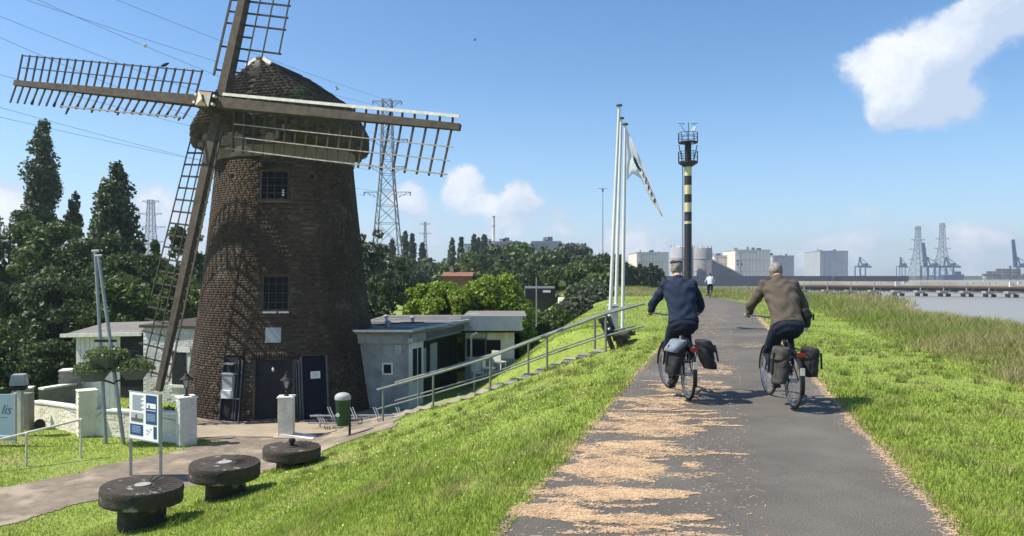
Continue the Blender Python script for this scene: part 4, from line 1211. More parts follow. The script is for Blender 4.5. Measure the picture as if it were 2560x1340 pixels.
def garden_wall(a, b, zt_a, zt_b, label, curve=0.0):
    t = thing('garden_wall', label, 'wall', ((a.x + b.x) / 2, (a.y + b.y) / 2, LOW), 0, 'whitewashed garden walls')
    n = 14; mb = MB(); cp = MB(); d = (b - a); d.z = 0; d.normalize(); nn = Vector((d.y, -d.x, 0))
    for i in range(n):
        f0, f1 = i / n, (i + 1) / n; p0_, p1_ = a.lerp(b, f0), a.lerp(b, f1)
        z0_, z1_ = zt_a + (zt_b - zt_a) * (f0 ** .8) , zt_a + (zt_b - zt_a) * (f1 ** .8)
        base = LOW - .25
        mb.add([(p0_.x, p0_.y, base), (p1_.x, p1_.y, base), (p1_.x - nn.x * .22, p1_.y - nn.y * .22, base), (p0_.x - nn.x * .22, p0_.y - nn.y * .22, base),
                (p0_.x, p0_.y, z0_), (p1_.x, p1_.y, z1_), (p1_.x - nn.x * .22, p1_.y - nn.y * .22, z1_), (p0_.x - nn.x * .22, p0_.y - nn.y * .22, z0_)],
               [(3, 2, 1, 0), (4, 5, 6, 7), (0, 1, 5, 4), (2, 3, 7, 6)] + ([(3, 0, 4, 7)] if i == 0 else []) + ([(1, 2, 6, 5)] if i == n - 1 else []))
    mb.build('wall_body', M['cream'], t)
    cp = MB()
    for i in range(n):
        f0, f1 = i / n, (i + 1) / n; p0_, p1_ = a.lerp(b, f0), a.lerp(b, f1); z0_, z1_ = zt_a + (zt_b - zt_a) * (f0 ** .8), zt_a + (zt_b - zt_a) * (f1 ** .8)
        cp.bar((p0_.x - nn.x * .11, p0_.y - nn.y * .11, z0_ + .02), (p1_.x - nn.x * .11, p1_.y - nn.y * .11, z1_ + .02), .28, .05)
    cp.build('coping', M['white'], t)
    cp = MB(); cp.tube([tuple(a.lerp(b, f) + nn * .015 + Vector((0, 0, 0)))[:2] + (LOW + .62 + .10 * math.sin(f * 3.1 + .3) - (.12 if f < .05 else 0),) for f in np.linspace(0.02, .98, 14)], .012, 5)
    cp.build('crack_line', M['greytrim'], t)
    bb = MB(); L_ = (b - a).length; Mw = Matrix((d, nn, Vector((0, 0, 1)))).transposed()
    for r in range(11):
        for k in range(int(L_ / .23)):
            f = (k + .5 + .5 * (r % 2)) * .23 / L_
            if f > .97: continue
            z = LOW + .06 + r * .078
            if z > zt_a + (zt_b - zt_a) * (f ** .8) - .06 or jr.random() < .3: continue
            c = a.lerp(b, f) + nn * jr.uniform(-.004, .004); bb.box((c.x, c.y, z), (.21, .012, .062), M=Mw)
    setp(bb.build('brick_relief', M['cream'], t), kind='stuff')
    return t


ga = on(78, 22.0); gb = on(196, 20.55); gc = on(238, 20.35); gd = on(444, 19.45)
garden_wall(ga, gb, CAMZ - 316 / F * 22.0, CAMZ - 332 / F * 20.55, 'short cream garden wall sweeping down to the smooth pillar, drain arch at its foot')
garden_wall(gc, gd, CAMZ - 338 / F * 20.35, CAMZ - 346 / F * 19.45, 'long cream garden wall behind the information board')
ar = P(100, 1062, 21.35); MB().lathe([(.17, 0), (.17, .02)], 14, ar, M=Matrix.Rotation(R(90), 3, 'X')).build('drain_arch', M['wood_dark'], [o for o in bpy.data.objects if o.name == 'garden_wall'][0])

# stone pillars and sloping wall farther back
pillar(180, 24.5, CAMZ - 233 / F * 24.5, .62, M['stonewall'], 'brown stone pillar with white cap below the left flower tub', 'stone_pillar', R(20), 'stone pillars in the garden')
pillar(62, 23.5, CAMZ - 278 / F * 23.5, .42, M['stonewall'], 'brown stone pillar with white cap at the low end of the sloping wall', 'stone_pillar', R(20), 'stone pillars in the garden')
a, b = P(96, 976, 23.3), P(196, 960, 24.4)
t = thing('sloping_garden_wall', 'weathered green-brown garden wall with sloping white coping between the stone pillars', 'wall', (a.x, a.y, LOW))
wl = MB(); d = (b - a); d.z = 0; d.normalize(); nn = Vector((d.y, -d.x, 0))
wl.add([(a.x, a.y, LOW - .2), (b.x, b.y, LOW - .2), (b.x, b.y, b.z), (a.x, a.y, a.z), (a.x, a.y + .25, LOW - .2), (b.x, b.y + .25, LOW - .2), (b.x, b.y + .25, b.z), (a.x, a.y + .25, a.z)], [(0, 1, 2, 3), (5, 4, 7, 6), (3, 2, 6, 7)])
wl.build('wall_body', M['stonewall'], t)
MB().bar(a + Vector((0, .12, .03)), b + Vector((0, .12, .03)), .3, .06).build('coping', M['white'], t)


def lantern(base, label):
    t = thing('pillar_lantern', label, 'lantern', base, 0.3, 'black lanterns on the pillars')
    MB().lathe([(.075, 0), (.075, .02), (.03, .04), (.022, .10), (.045, .125), (.02, .15), (.02, .20), (.05, .215)], 12).build('stem', M['black'], t, world=False, smooth=True)
    g = MB()
    for k in range(4):
        a_ = math.pi / 2 * k + math.pi / 4; g.bar((.055 * math.cos(a_), .055 * math.sin(a_), .215), (.115 * math.cos(a_), .115 * math.sin(a_), .43), .014, .014)
    g.build('cage', M['black'], t, world=False)
    MB().lathe([(.05, .22), (.098, .425)], 4).build('glass', M['indgrey'], t, world=False)
    MB().lathe([(.17, .43), (.17, .445), (.10, .50), (.055, .545), (.06, .56), (.02, .60), (.03, .63), (.008, .68)], 12).build('hood', M['black'], t, world=False, smooth=True)
    MB().lathe([(.02, .24), (.032, .28), (.03, .33), (.01, .36)], 10).build('bulb', M['paper'], t, world=False, smooth=True)
    return t


ln1 = lantern(Vector((pa.location.x, pa.location.y, CAMZ - 300 / F * 19.3)), 'black lantern on the rough white brick pillar left of the forecourt')
ln2 = copy_tree(ln1); ln2.location = Vector((pc.location.x, pc.location.y, CAMZ - 300 / F * 20.3)); ln2['label'] = 'black lantern on the pillar in front of the mill door'

# ---- hanging flower tubs on two leaning poles
ft = thing('planter_stand', 'two leaning grey poles rising above three dark flower tubs', 'planter stand', on(290, 19.5))
poles = ((P(266, 1110, 19.4), P(238, 628, 19.9)), (P(312, 1112, 19.3), P(246, 640, 19.7)))
for a, b in poles:
    MB().tube([a - Vector((0, 0, .2)), a.lerp(b, .5), b], [.048, .045, .04], 10).build('pole', M['steel'], ft, smooth=True)
    MB().tube([b - Vector((.09, 0, 0)), b + Vector((.10, 0, .01))], .035, 8).build('pole_head', M['greytrim'], ft)
MB().bar(P(238, 852, 19.6), P(290, 852, 19.5), .05, .07).build('clamp', M['black'], ft)
TUBS = []
for px, py, w, tiny in ((268, 905, .98, 'uppermost'), (235, 940, .92, 'lower left'), (335, 935, .90, 'lower right')):
    c = P(px, py, 19.35)
    MB().lathe([(w * .26, -.13), (w * .33, -.05), (w * .5, .15), (w * .52, .17), (w * .47, .17), (w * .45, .12)], 6, c).build('tub', M['inddark'], ft)
    MB().bar(c + Vector((0, 0, -.02)), P(288, py + 20, 19.4), .03, .04).build('tub_bracket', M['black'], ft)
    TUBS.append((c, w))


def leaves(pos, size, outn, matl, name, parent=None, spread=1.0, aspect=.62, world=True):
    n = len(pos); rn = rng.normal(size=(n, 3)); nn = outn * (1 - spread) + rn * spread * .6; nn /= np.linalg.norm(nn, axis=1, keepdims=True) + 1e-9
    t = rng.normal(size=(n, 3)); t -= nn * (t * nn).sum(1, keepdims=True); t /= np.linalg.norm(t, axis=1, keepdims=True) + 1e-9
    b = np.cross(nn, t); s = (size * rng.uniform(.6, 1.35, n))[:, None]
    V = np.stack([pos - t * s, pos - b * s * aspect + nn * s * .12, pos + t * s, pos + b * s * aspect + nn * s * .12], 1).reshape(-1, 3)
    Fa = np.arange(4 * n).reshape(n, 4)
    return mesh_np(name, V, Fa, matl, parent, world=world)


for i, (c, w) in enumerate(TUBS):
    n = 1100; a = rng.uniform(0, 2 * np.pi, n); r = np.sqrt(rng.uniform(0, 1, n)) * w * .56; h = (.08 + .14 * (1 - (r / (w * .56)) ** 2)) * rng.uniform(.1, 1.2, n) - .06 * (r > w * .5)
    pos = np.stack([c.x + r * np.cos(a), c.y + r * np.sin(a), c.z + .16 + h], -1)
    t = thing('flower_display', ['leafy pink flowers filling the uppermost flower tub', 'leafy flowers filling the lower left flower tub', 'leafy flowers filling the lower right flower tub'][i], 'flowers', (c.x, c.y, c.z + .16), 0, 'flowers in the hanging tubs')
    leaves(pos, .035, np.tile([0, 0, 1.], (n, 1)), M['leafplant'], 'foliage', t)
    m = rng.uniform(0, 1, n) < .05; setp_ = leaves(pos[m] + np.array([0, 0, .03]), .022, np.tile([0, -.5, 1.], (m.sum(), 1)), M['petal'], 'petals', t, aspect=1.0); setp(setp_, kind='stuff')

# planting behind the garden wall
for i, (px, d, w, h) in enumerate(((265, 21.6, 1.3, .55), (330, 21.4, 1.0, .6), (150, 22.4, 1.2, .45), (420, 20.6, .6, .8), (210, 22.2, .8, .5))):
    g = on(px, d); n = 1500; a = rng.uniform(0, 2 * np.pi, n); r = np.sqrt(rng.uniform(0, 1, n)); pos = np.stack([g.x + r * w * .6 * np.cos(a), g.y + r * .4 * np.sin(a), g.z + rng.uniform(0, 1, n) ** .7 * h * (1 - .5 * r * r)], -1)
    t = leaves(pos, .045, np.tile([0, 0, 1.], (n, 1)), M['leafmid' if i != 3 else 'leafdark'], 'garden_shrub')
    setp(t, ['low green planting below the flower tubs, behind the garden wall', 'green shrub showing beside the information board top', 'dark low shrub behind the sweeping end of the garden wall', 'dark shrub against the rough white pillar', 'small shrub behind the smooth cream pillar'][i], 'shrub', 'shrubs behind the garden wall')

# ---- left edge: sign, lamp box, posts, handrail
sg = thing('name_sign', 'pale blue sign panel with dark handwriting, cut off by the left edge of the view', 'sign', on(-10, 19.2))
g0 = sg.location
a = P(38, 1045, 19.0); zt, zb = CAMZ - 296 / F * 19, CAMZ - 412 / F * 19
MB().box((a.x - .62, a.y + .06, (zt + zb) / 2), (1.2, .05, zt - zb), rz=R(-6)).build('panel', M['signblue'], sg)
MB().box((a.x + .0, a.y, (zt + zb) / 2), (.05, .06, zt - zb + .04), rz=R(-6)).build('frame_post', M['indgrey'], sg)
MB().box((a.x - .62, a.y + .03, zb + .12), (1.15, .012, .03), rz=R(-6)).build('sign_wave', M['paper'], sg)
tcu = bpy.data.curves.new('sign_lettering', 'FONT'); tcu.body = 'Molenhuis'[-3:].replace('uis', 'lis'); tcu.size = .34; tcu.align_x = 'RIGHT'; tcu.extrude = .003; tcu.shear = .35
to = bpy.data.objects.new('sign_lettering', tcu); COL.objects.link(to); to.parent = sg
to.location = Vector((a.x - .10, a.y - .02, (zt + zb) / 2 + .10)) - sg.location; to.rotation_euler = (R(90), 0, R(-6)); tcu.materials.append(M['inddark'])
to_mesh_later = to
MB().box((a.x - .3, a.y + .0, (zt + zb) / 2 + .01), (.2, .004, .012), rz=R(-6)).build('sign_small_print', M['ink'], sg)

lp = thing('lamp_post', 'grey square post carrying a ribbed silver lamp box beside the left sign', 'lamp', on(52, 20.3))
c = P(48, 948, 20.3); lz = lp.location.z
MB().box((c.x + .02, c.y, (lz + c.z - .3) / 2), (.12, .12, c.z - .3 - lz)).build('post', M['cream'], lp)
MB().box((c.x + .12, c.y - .05, (lz + c.z - .3) / 2), (.05, .05, c.z - .3 - lz)).build('post', M['steel'], lp)
MB().box((c.x, c.y, c.z - .24), (.34, .34, .10), rz=R(20)).build('lamp_collar', M['black'], lp, bevel=.01)
MB().box((c.x, c.y, c.z - .01), (.40, .34, .30), rz=R(20), taper=.82).build('lamp_box', M['plastic'], lp, bevel=.02)
for k in range(5):
    q_ = Matrix.Rotation(R(20), 3, 'Z') @ Vector((-.15 + k * .075, -.174, 0)); MB().box((c.x + q_.x, c.y + q_.y, c.z - .02), (.02, .012, .22), rz=R(20)).build('lamp_rib', M['greytrim'], lp)
a = on(55, 21.2); solo(MB().box((a.x, a.y, a.z + .45), (.55, .25, 1.2)), 'old_brick_pier', M['stonewall'], 'mossy dark brick pier behind the silver lamp post', 'pier', a)

hr = thing('white_handrail', 'sloping white tubular handrail on the grass at the far left', 'handrail', on(130, 17.5))
MB().tube([P(-140, 1140, 16.2), P(0, 1099, 16.8), P(205, 1048, 17.9)], .028, 10).build('rail', M['whitewood'], hr, smooth=True)
for px, yt, d in ((66, 1082, 17.1), (202, 1049, 17.85)):
    a = P(px, yt, d); MB().tube([a, (a.x, a.y, ground_at(a.x, a.y) - .1)], .024, 8).build('rail_post', M['whitewood'], hr, smooth=True)

# ---- information board
ib = thing('information_board', 'blue and white information board with small mill pictures on two steel legs', 'information board', on(365, 16.0))
fl, fr_ = on(327, 16.25), on(402, 15.75)
dB = (fr_ - fl); dB.z = 0; LB = dB.length; dB.normalize(); nB = Vector((dB.y, -dB.x, 0)); MBd = Matrix((dB, nB, Vector((0, 0, 1)))).transposed()
zt, zb = CAMZ - 291 / F * 16, CAMZ - 410 / F * 16
mid = (fl + fr_) / 2
for q_ in (fl, fr_): MB().bar((q_.x, q_.y, q_.z - .1), (q_.x, q_.y, zt), .045, .045).build('leg', M['steel'], ib)


def onboard(name, u0, u1, v0, v1, off, mt):  # u 0..1 left-right, v 0..1 bottom-top
    c = Vector((fl.x, fl.y, 0)) + dB * (LB * (u0 + u1) / 2) + nB * (.03 + off); z = zb + (zt - zb) * (v0 + v1) / 2
    return MB().box((c.x, c.y, z), (LB * (u1 - u0), .006 if off > 0 else .03, (zt - zb) * (v1 - v0)), M=MBd).build(name, mt, ib)


onboard('panel', .02, .98, 0, 1, 0, M['paper'])
for v in (.0, 1.0): onboard('frame_rail', -.01, 1.01, v - .012, v + .012, .012, M['greytrim'])
onboard('printed_field', .58, .93, .36, .96, .019, M['navy']); onboard('printed_field', .05, .48, .09, .32, .019, M['navy'])
onboard('printed_field', .60, .91, .41, .58, .023, M['blue2']); onboard('printed_field', .11, .43, .13, .29, .023, M['blue2'])
onboard('printed_field', .83, .93, .07, .32, .0195, M['navy'])
onboard('picture', .61, .91, .64, .79, .024, M['paper']); onboard('picture_ground', .61, .91, .66, .69, .028, M['navy']); onboard('picture_mill', .67, .72, .69, .76, .028, M['ink'])
onboard('picture', .08, .48, .38, .57, .020, M['indgrey']); onboard('picture_ground', .10, .47, .39, .45, .025, M['inddark']); onboard('picture_mill', .24, .29, .45, .53, .025, M['inddark'])
for k in range(11):
    onboard('text_line', .12, .50 - .05 * ((k * 7) % 3), .925 - k * .03, .933 - k * .03, .020, M['ink'])
for k in range(5): onboard('text_line', .63, .89, .56 - k * .03, .567 - k * .03, .027, M['indgrey']); onboard('text_line', .14, .40, .275 - k * .03, .281 - k * .03, .027, M['indgrey'])
for k, (u, v) in enumerate(((.58, .22), .0 and (0, 0) or (.65, .2), (.6, .15), (.7, .25))): onboard('map_mark', u, u + .06, v, v + .01, .020, M['ink'])

# ---- millstone tables


def millstone(px, pxr, py_top, thick_px, stem_l, stem_r, py_base, d, label, tilt_=(0, 0), knob=False):
    sc = d / F; r = (pxr - px) / 2 * sc * .91; c = P((px + pxr) / 2, py_top, d); g = CAMZ - (py_base - HY) * sc
    t = thing('millstone_table', label, 'millstone', (c.x, c.y, g), 0, 'three millstone tables on the slope')
    h = c.z - g; th = thick_px * sc
    prof = [(r * .985, h - th), (r, h - th + .02)] + [(r + .004 * math.sin(k * 2.2), h - th + .02 + (th - .04) * k / 5) for k in range(1, 5)] + [(r * .997, h - .02), (r * .975, h)]
    M_ = Matrix.Rotation(tilt_[0], 3, 'X') @ Matrix.Rotation(tilt_[1], 3, 'Y')
    top = MB(); top.lathe(prof, 56); 
    for i, v in enumerate(top.v):
        v = Vector(v); a_ = math.atan2(v.y, v.x); rr = 1 + .006 * math.sin(a_ * 7 + px) + .004 * math.sin(a_ * 17); v = Vector((v.x * rr, v.y * rr, v.z)); top.v[i] = tuple(M_ @ (v - Vector((0, 0, h))) + Vector((0, 0, h)))
    top.build('millstone', M['stone'], t, world=False, smooth=True)
    eye = MB().lathe([(r * .2, h + .001), (r * .2, h + .012), (r * .15, h + .018), (.01, h + .014)], 24); eye.build('mortar_patch', M['conc' if not knob else 'stone'], t, world=False)
    if knob: MB().lathe([(.05, h), (.045, h + .09), (.07, h + .11), (.06, h + .15), (.01, h + .155)], 10).build('iron_knob', M['black'], t, world=False)
    rs = (stem_r - stem_l) / 2 * sc; MB().lathe([(rs * 1.02, -.25), (rs, .0), (rs * .985, h - th + .01)], 32, ((stem_l + stem_r - px - pxr) / 2 * sc, 0, 0)).build('pedestal', M['stone'], t, world=False, smooth=True)
    # pecking furrows dressed into the top
    fu = MB()
    for k in range(26):
        a_ = k * 2 * math.pi / 26 + .1; fu.bar((r * .3 * math.cos(a_), r * .3 * math.sin(a_), h + .001), (r * .95 * math.cos(a_ + .22), r * .95 * math.sin(a_ + .22), h + .001), .014, .006)
    fu.build('furrows', M['stone'], t, world=False)
    return t


millstone(252, 462, 1212, 40, 300, 410, 1272, 10.6, 'nearest and largest millstone table, mortar patch on its top', (R(-1), R(3.5)))
millstone(470, 655, 1156, 36, 517, 611, 1214, 12.0, 'middle millstone table of the three on the slope', (0, R(1.5)))
millstone(653, 807, 1116, 27, 692, 762, 1170, 14.3, 'farthest millstone table, small iron knob on its top', (R(-1), R(1.5)), True)

# ---- litter bin
bn = thing('litter_bin', 'green litter bin with a domed grey hood on a thin black post', 'bin', on(872, 18.6))
bx, by, bz = bn.location; s = 18.6 / F
zt, zb = CAMZ - 304 * s, CAMZ - 372 * s; cx0 = (859 - HX) * s
MB().tube([(bx, by + .1, bz - .1), (bx, by + .1, zb + .3)], .03, 10).build('post', M['black'], bn, smooth=True)
mbn = MB(); mbn.lathe([(.14, zb), (.15, zb + .02), (.183, zt - .05), (.192, zt - .02)], 28, (cx0, by - .08, 0), sy=.85)
mbn.build('bin_body', M['bingreen'], bn, smooth=True)
for k in range(9):
    a_ = -math.pi + k * math.pi / 8; MB().bar((cx0 + .150 * math.cos(a_), by - .08 + .150 * .85 * math.sin(a_), zb + .05), (cx0 + .186 * math.cos(a_), by - .08 + .186 * .85 * math.sin(a_), zt - .09), .016, .012).build('rib', M['bingreen'], bn)
MB().lathe([(.20, zt - .03), (.205, zt + .02), (.19, zt + .07), (.15, zt + .11), (.08, zt + .135), (.01, zt + .14)], 28, (cx0, by - .08, 0), sy=.88).build('hood', M['plastic'], bn, smooth=True)
MB().lathe([(.05, 0), (.05, .004)], 18, (cx0 - .09, by - .08 - .168, (zt + zb) / 2 - .05), M=Matrix.Rotation(R(90), 3, 'X')).build('sticker', M['paper'], bn)

# ---- bicycle rack
br = thing('bicycle_rack', 'galvanised bicycle rack of slanted wheel hoops at the foot of the mill', 'bicycle rack', on(900, 21.4))
rz_ = CAMZ - 349 / F * 21.4
MB().tube([P(775, 1040, 21.4), P(1012, 1038, 21.4)], .03, 8).build('rail', M['steel'], br, smooth=True)
MB().tube([P(770, 1058, 21.2), P(1012, 1056, 21.2)], .02, 8).build('foot_rail', M['steel'], br, smooth=True)
for k in range(8):
    px = 790 + 28.5 * k; hi = k % 2; yt = 1018 if hi else 1036; yb = 1058 if not hi else 1046
    for j in (0, 1, 2):
        if j == 2 and hi: continue
        a = P(px + j * 6, yt, 21.55); b = P(px + 12 + j * 6, yb, 21.05)
        MB().tube([a, b, b + Vector((0, .1, -.12 if hi else -.02))], .014, 6).build('wheel_hoop', M['steel'], br)
for px in (800, 905, 1005):
    a = P(px, 1040, 21.4); MB().tube([a, (a.x, a.y, ground_at(a.x, a.y) - .05)], .022, 6).build('rack_leg', M['steel'], br)

# ---- stairs up the dike with railings
stc = thing('dike_steps', 'flight of concrete steps climbing the dike between the two railings', 'steps', (ST_B[0], ST_B[1], LOW))
NS = 16; tot = float(np.linalg.norm(ST_B - ST_T))


def stp(s, w): q = ST_T + ST_D * s + ST_W * w; return Vector((q[0], q[1], 0))


for k in range(NS):
    s0, s1 = tot * k / NS, tot * (k + 1) / NS; m_ = stp((s0 + s1) / 2, .70); z = ground_at(*stp((s0 + s1) / 2, .1)[:2]) - .06
    MB().box((m_.x, m_.y, z - .03), (s1 - s0 + .02, 1.2, .17), rz=math.atan2(ST_D[1], ST_D[0])).build('step', M['stonewall'], stc)


def railing(woff, label, s_lo=-1.0, mt='railgreen', hts=1.0, posts=(0.0, 1.55, 3.1, 4.7, 6.15)):
    p_ = stp(3, woff); t = thing('stair_railing', label, 'railing', (p_.x, p_.y, ground_at(p_.x, p_.y)), 0, 'steel railings beside the dike steps')
    g = lambda s: Vector((*stp(s, woff)[:2], ground_at(*stp(s, min(woff, .1))[:2])))
    gs = [g(s) for s in (s_lo, 0, tot)]
    for hh, rad in ((1.0 * hts, .035), (.42 * hts, .022)):
        MB().tube([g(s_lo) + Vector((0, 0, hh)), g(0) + Vector((0, 0, hh)), g(1.5) + Vector((0, 0, hh * .93)), g(3.2) + Vector((0, 0, hh * .92)), g(4.8) + Vector((0, 0, hh * .92)), g(tot) + Vector((0, 0, hh * .92))], rad, 8).build('rail', M[mt], t, smooth=True)
    for s in posts:
        a = g(s); MB().tube([a - Vector((0, 0, .15)), a + Vector((0, 0, .94 * hts + .03))], .03, 8).build('rail_post', M[mt], t, smooth=True)
    return t


railing(-.02, 'nearer steel railing of the dike steps, running down to the bicycle rack')
railing(1.42, 'farther steel railing of the dike steps, seen behind the nearer one', -.7, posts=(.4, 2.3, 3.9, 5.6))

# ---- bench, box, flagpoles
be = thing('bench', 'dark timber bench seen end-on beside the flagpoles', 'bench', on(1545, 20.4))
bx, by, bz = be.location; bdir = Vector((PD[0], PD[1], 0)); bside = Vector((QD[0], QD[1], 0)); Mb = Matrix((bside, bdir, Vector((0, 0, 1)))).transposed()
o_ = Vector((bx, by, bz))


def bpt(a, b, c): return o_ + bside * a + bdir * b + Vector((0, 0, c))


for k in range(3):
    MB().bar(bpt(-.22 - .085 * k, -.8, .40 + .17 * k), bpt(-.22 - .085 * k, .8, .40 + .17 * k), .045, .14, up=(-.45 * bside.x, -.45 * bside.y, 1)).build('back_slat', M['wood_dark'], be)
for k in range(3):
    MB().box(bpt(-.10 + .16 * k, 0, .36 + .015 * k), (.14, 1.6, .05), M=Mb).build('seat_slat', M['wood_dark'], be)
for b in (-.62, .62):
    MB().bar(bpt(-.02, b, -.1), bpt(-.36, b, .80), .12, .09, up=bdir).build('leg', M['wood_dark'], be)
    MB().bar(bpt(-.05, b, .26), bpt(.40, b, .34), .10, .12).build('seat_bearer', M['wood_dark'], be)
    MB().bar(bpt(.10, b, -.1), bpt(.14, b, .30), .12, .16, up=bdir).build('leg', M['wood_dark'], be)
cb_ = on(1532, 22.6); bxo = thing('utility_box', 'small grey utility box between the bench and the flagpoles', 'utility box', cb_)
MB().box((0, 0, .30), (.28, .25, .8)).build('cabinet', M['plastic'], bxo, world=False, bevel=.01); MB().box((0, 0, .74), (.34, .31, .07), taper=.85).build('lid', M['greytrim'], bxo, world=False, bevel=.01)

FP = ((1523, 21.9, 1548, 265, 'leftmost and tallest white flagpole, no flag on it'), (1538, 22.7, 1553, 297, 'middle white flagpole of the three, no flag on it'), (1556, 22.4, 1563, 312, 'right-hand white flagpole, the one carrying the flag'))
for px, d, tx, ty, lab in FP:
    b = on(px, d); t_ = P(tx, ty, d); t = thing('flagpole', lab, 'flagpole', b, 0, 'three white flagpoles beside the bench')
    MB().tube([b - Vector((0, 0, .2)), b.lerp(t_, .5), t_], [.055, .05, .036], 14).build('pole', M['poleswhite'], t, smooth=True)
    MB().lathe([(.04, -.02), (.095, 0), (.095, .035), (.03, .06)], 16, t_).build('pole_cap', M['inddark'], t, smooth=True)
    MB().tube([b + Vector((.06, -.04, .9)), t_ + Vector((.03, -.03, -.1))], .006, 4).build('halyard', M['plastic'], t)
    MB().lathe([(.10, -.05), (.10, .04), (.07, .07)], 14, b).build('foot_collar', M['steel'], t)


def flag():
    # limp flag: hoist edge on the pole, top edge sagging down to the fly
    d = 22.35; nu, nv = 46, 22; V, tone = [], []
    TL, BL_ = Vector((1567, 322)), Vector((1567, 450)); 
    kt = [(1567, 322), (1585, 362), (1604, 404), (1621, 447), (1639, 492), (1656, 541)]; kb = [(1567, 451), (1582, 436), (1603, 450), (1617, 484), (1632, 514), (1655, 542)]
    for i in range(nu + 1):
        a = i / nu; A_ = np.linspace(0, 1, 6)
        top = Vector((float(np.interp(a, A_, [p[0] for p in kt])), float(np.interp(a, A_, [p[1] for p in kt])))); bot = Vector((float(np.interp(a, A_, [p[0] for p in kb])), float(np.interp(a, A_, [p[1] for p in kb]))))
        for j in range(nv + 1):
            b_ = j / nv; q = top.lerp(bot, b_ * (1 - .12 * a))
            fold = .10 * math.sin(b_ * 9 + a * 4.5) * (.25 + a) + .06 * math.sin(b_ * 21 + a * 9) * a
            V.append(tuple(P(q.x + 1.5 * math.sin(b_ * 12 + a * 5) * a, q.y, d + fold + 1.1 * a)))
    Fa = [[i * (nv + 1) + j, (i + 1) * (nv + 1) + j, (i + 1) * (nv + 1) + j + 1, i * (nv + 1) + j + 1] for i in range(nu) for j in range(nv)]
    # printed dark mark: an emblem and a row of letters running along the fly
    mi = []
    for i in range(nu):
        for j in range(nv):
            a, b_ = (i + .5) / nu, (j + .5) / nv
            m = 0
            if .20 < a < .40 and .36 < b_ < .62 and abs((a - .17) / .23 - (b_ - .36) / .26 * .8) < .42: m = 1
            if .44 < a < .84 and .30 < b_ < .62 and (i % 4 in (0, 1) or j % 5 == 0) and (i * 7 + j * 3) % 5 != 0: m = 1
            if .55 < a < .72 and .12 < b_ < .24 and (i % 3): m = 1
            mi.append(m)
    o = thing('flag', 'limp white flag with dark lettering hanging from the right-hand flagpole', 'flag', P(1567, 322, d))
    f = mesh_np('cloth', V, Fa, [mat('flag_white', (.86, .87, .88), .8, trans=.5), mat('flag_print', (.03, .06, .10), .8, trans=.1)], o, smooth=True, matidx=mi, world=True)


flag()
po_ = on(2014, 22.0); solo(MB().box((po_.x, po_.y, .52), (.11, .11, 1.15)), 'wooden_post', M['stonewall'], 'squared wooden post at the path edge behind the right-hand cyclist', 'post', po_)
dg = bpy.context.evaluated_depsgraph_get()
me_ = bpy.data.meshes.new_from_object(to_mesh_later.evaluated_get(dg)); o2 = bpy.data.objects.new('sign_lettering', me_); COL.objects.link(o2)
o2.parent = to_mesh_later.parent; o2.location = to_mesh_later.location; o2.rotation_euler = to_mesh_later.rotation_euler; me_.materials.clear(); me_.materials.append(M['inddark'])
bpy.data.objects.remove(to_mesh_later); o2.name = 'sign_lettering'

# ================================================================== VEGETATION


def crown_pts(blobs, per, inner=.55):
    """leaf positions and outward normals on lumpy clusters; blobs: (cx,cy,cz,r[,rz])"""
    PP, NN = [], []
    for b in blobs:
        n = int(per * (b[3] ** 2)) + 12; d = rng.normal(size=(n, 3)); d /= np.linalg.norm(d, axis=1, keepdims=True)
        r = b[3] * (inner + (1 - inner) * rng.uniform(0, 1, n) ** .6) * (1 + .18 * np.sin(d[:, 0] * 5 + b[0]) * np.sin(d[:, 2] * 6 + b[1]))
        p = d * r[:, None]; p[:, 2] *= (b[4] if len(b) > 4 else .85); PP.append(p + np.array(b[:3])); NN.append(d)
    return np.concatenate(PP), np.concatenate(NN)


def crown_blobs(H, W, kind, seed):
    rg = np.random.default_rng(seed); B = []
    if kind == 'poplar':
        n = int(90 + H * 4)
        for i in range(n):
            t = rg.uniform(.08, 1.0); env = W / 2 * (min(1, (1.03 - t) * 4.0) ** .6) * (1 - .12 * t); a = rg.uniform(0, 6.28); q = env * rg.uniform(.25, .80)
            B.append((q * math.cos(a), q * math.sin(a), H * t * .985 - env * .3, max(.2, env * rg.uniform(.36, .56)), 1.5))
    elif kind == 'conifer':
        n = 46
        for i in range(n):
            t = rg.uniform(.05, 1.0); env = W / 2 * (1 - t) ** .75 * 1.05 + .12; a = rg.uniform(0, 6.28); q = env * rg.uniform(.3, .95)
            B.append((q * math.cos(a), q * math.sin(a), H * (.08 + .9 * t), max(.22, W * .11 * (1.25 - t)), .75))
    elif kind == 'bush':
        n = 110
        for i in range(n):
            a = rg.uniform(0, 6.28); t = rg.uniform(0, 1); el = math.asin(t); q = W / 2 * math.cos(el) ** .6 * rg.uniform(.72, .95)
            B.append((q * math.cos(a), q * math.sin(a) * .8, H * (.06 + .88 * t) * rg.uniform(.86, 1), W * rg.uniform(.07, .13), .9))
    else:
        n = 44
        for i in range(n):
            a = rg.uniform(0, 6.28); t = rg.uniform(.0, 1); env = W / 2 * math.sqrt(max(0.03, 1 - (2 * (t * .82 + .13) - 1) ** 2)) ** .8; q = env * rg.uniform(.35, .95)
            B.append((q * math.cos(a), q * math.sin(a), H * (.22 + .74 * t) , W * rg.uniform(.09, .17), .8))
    return B


TREES = {}


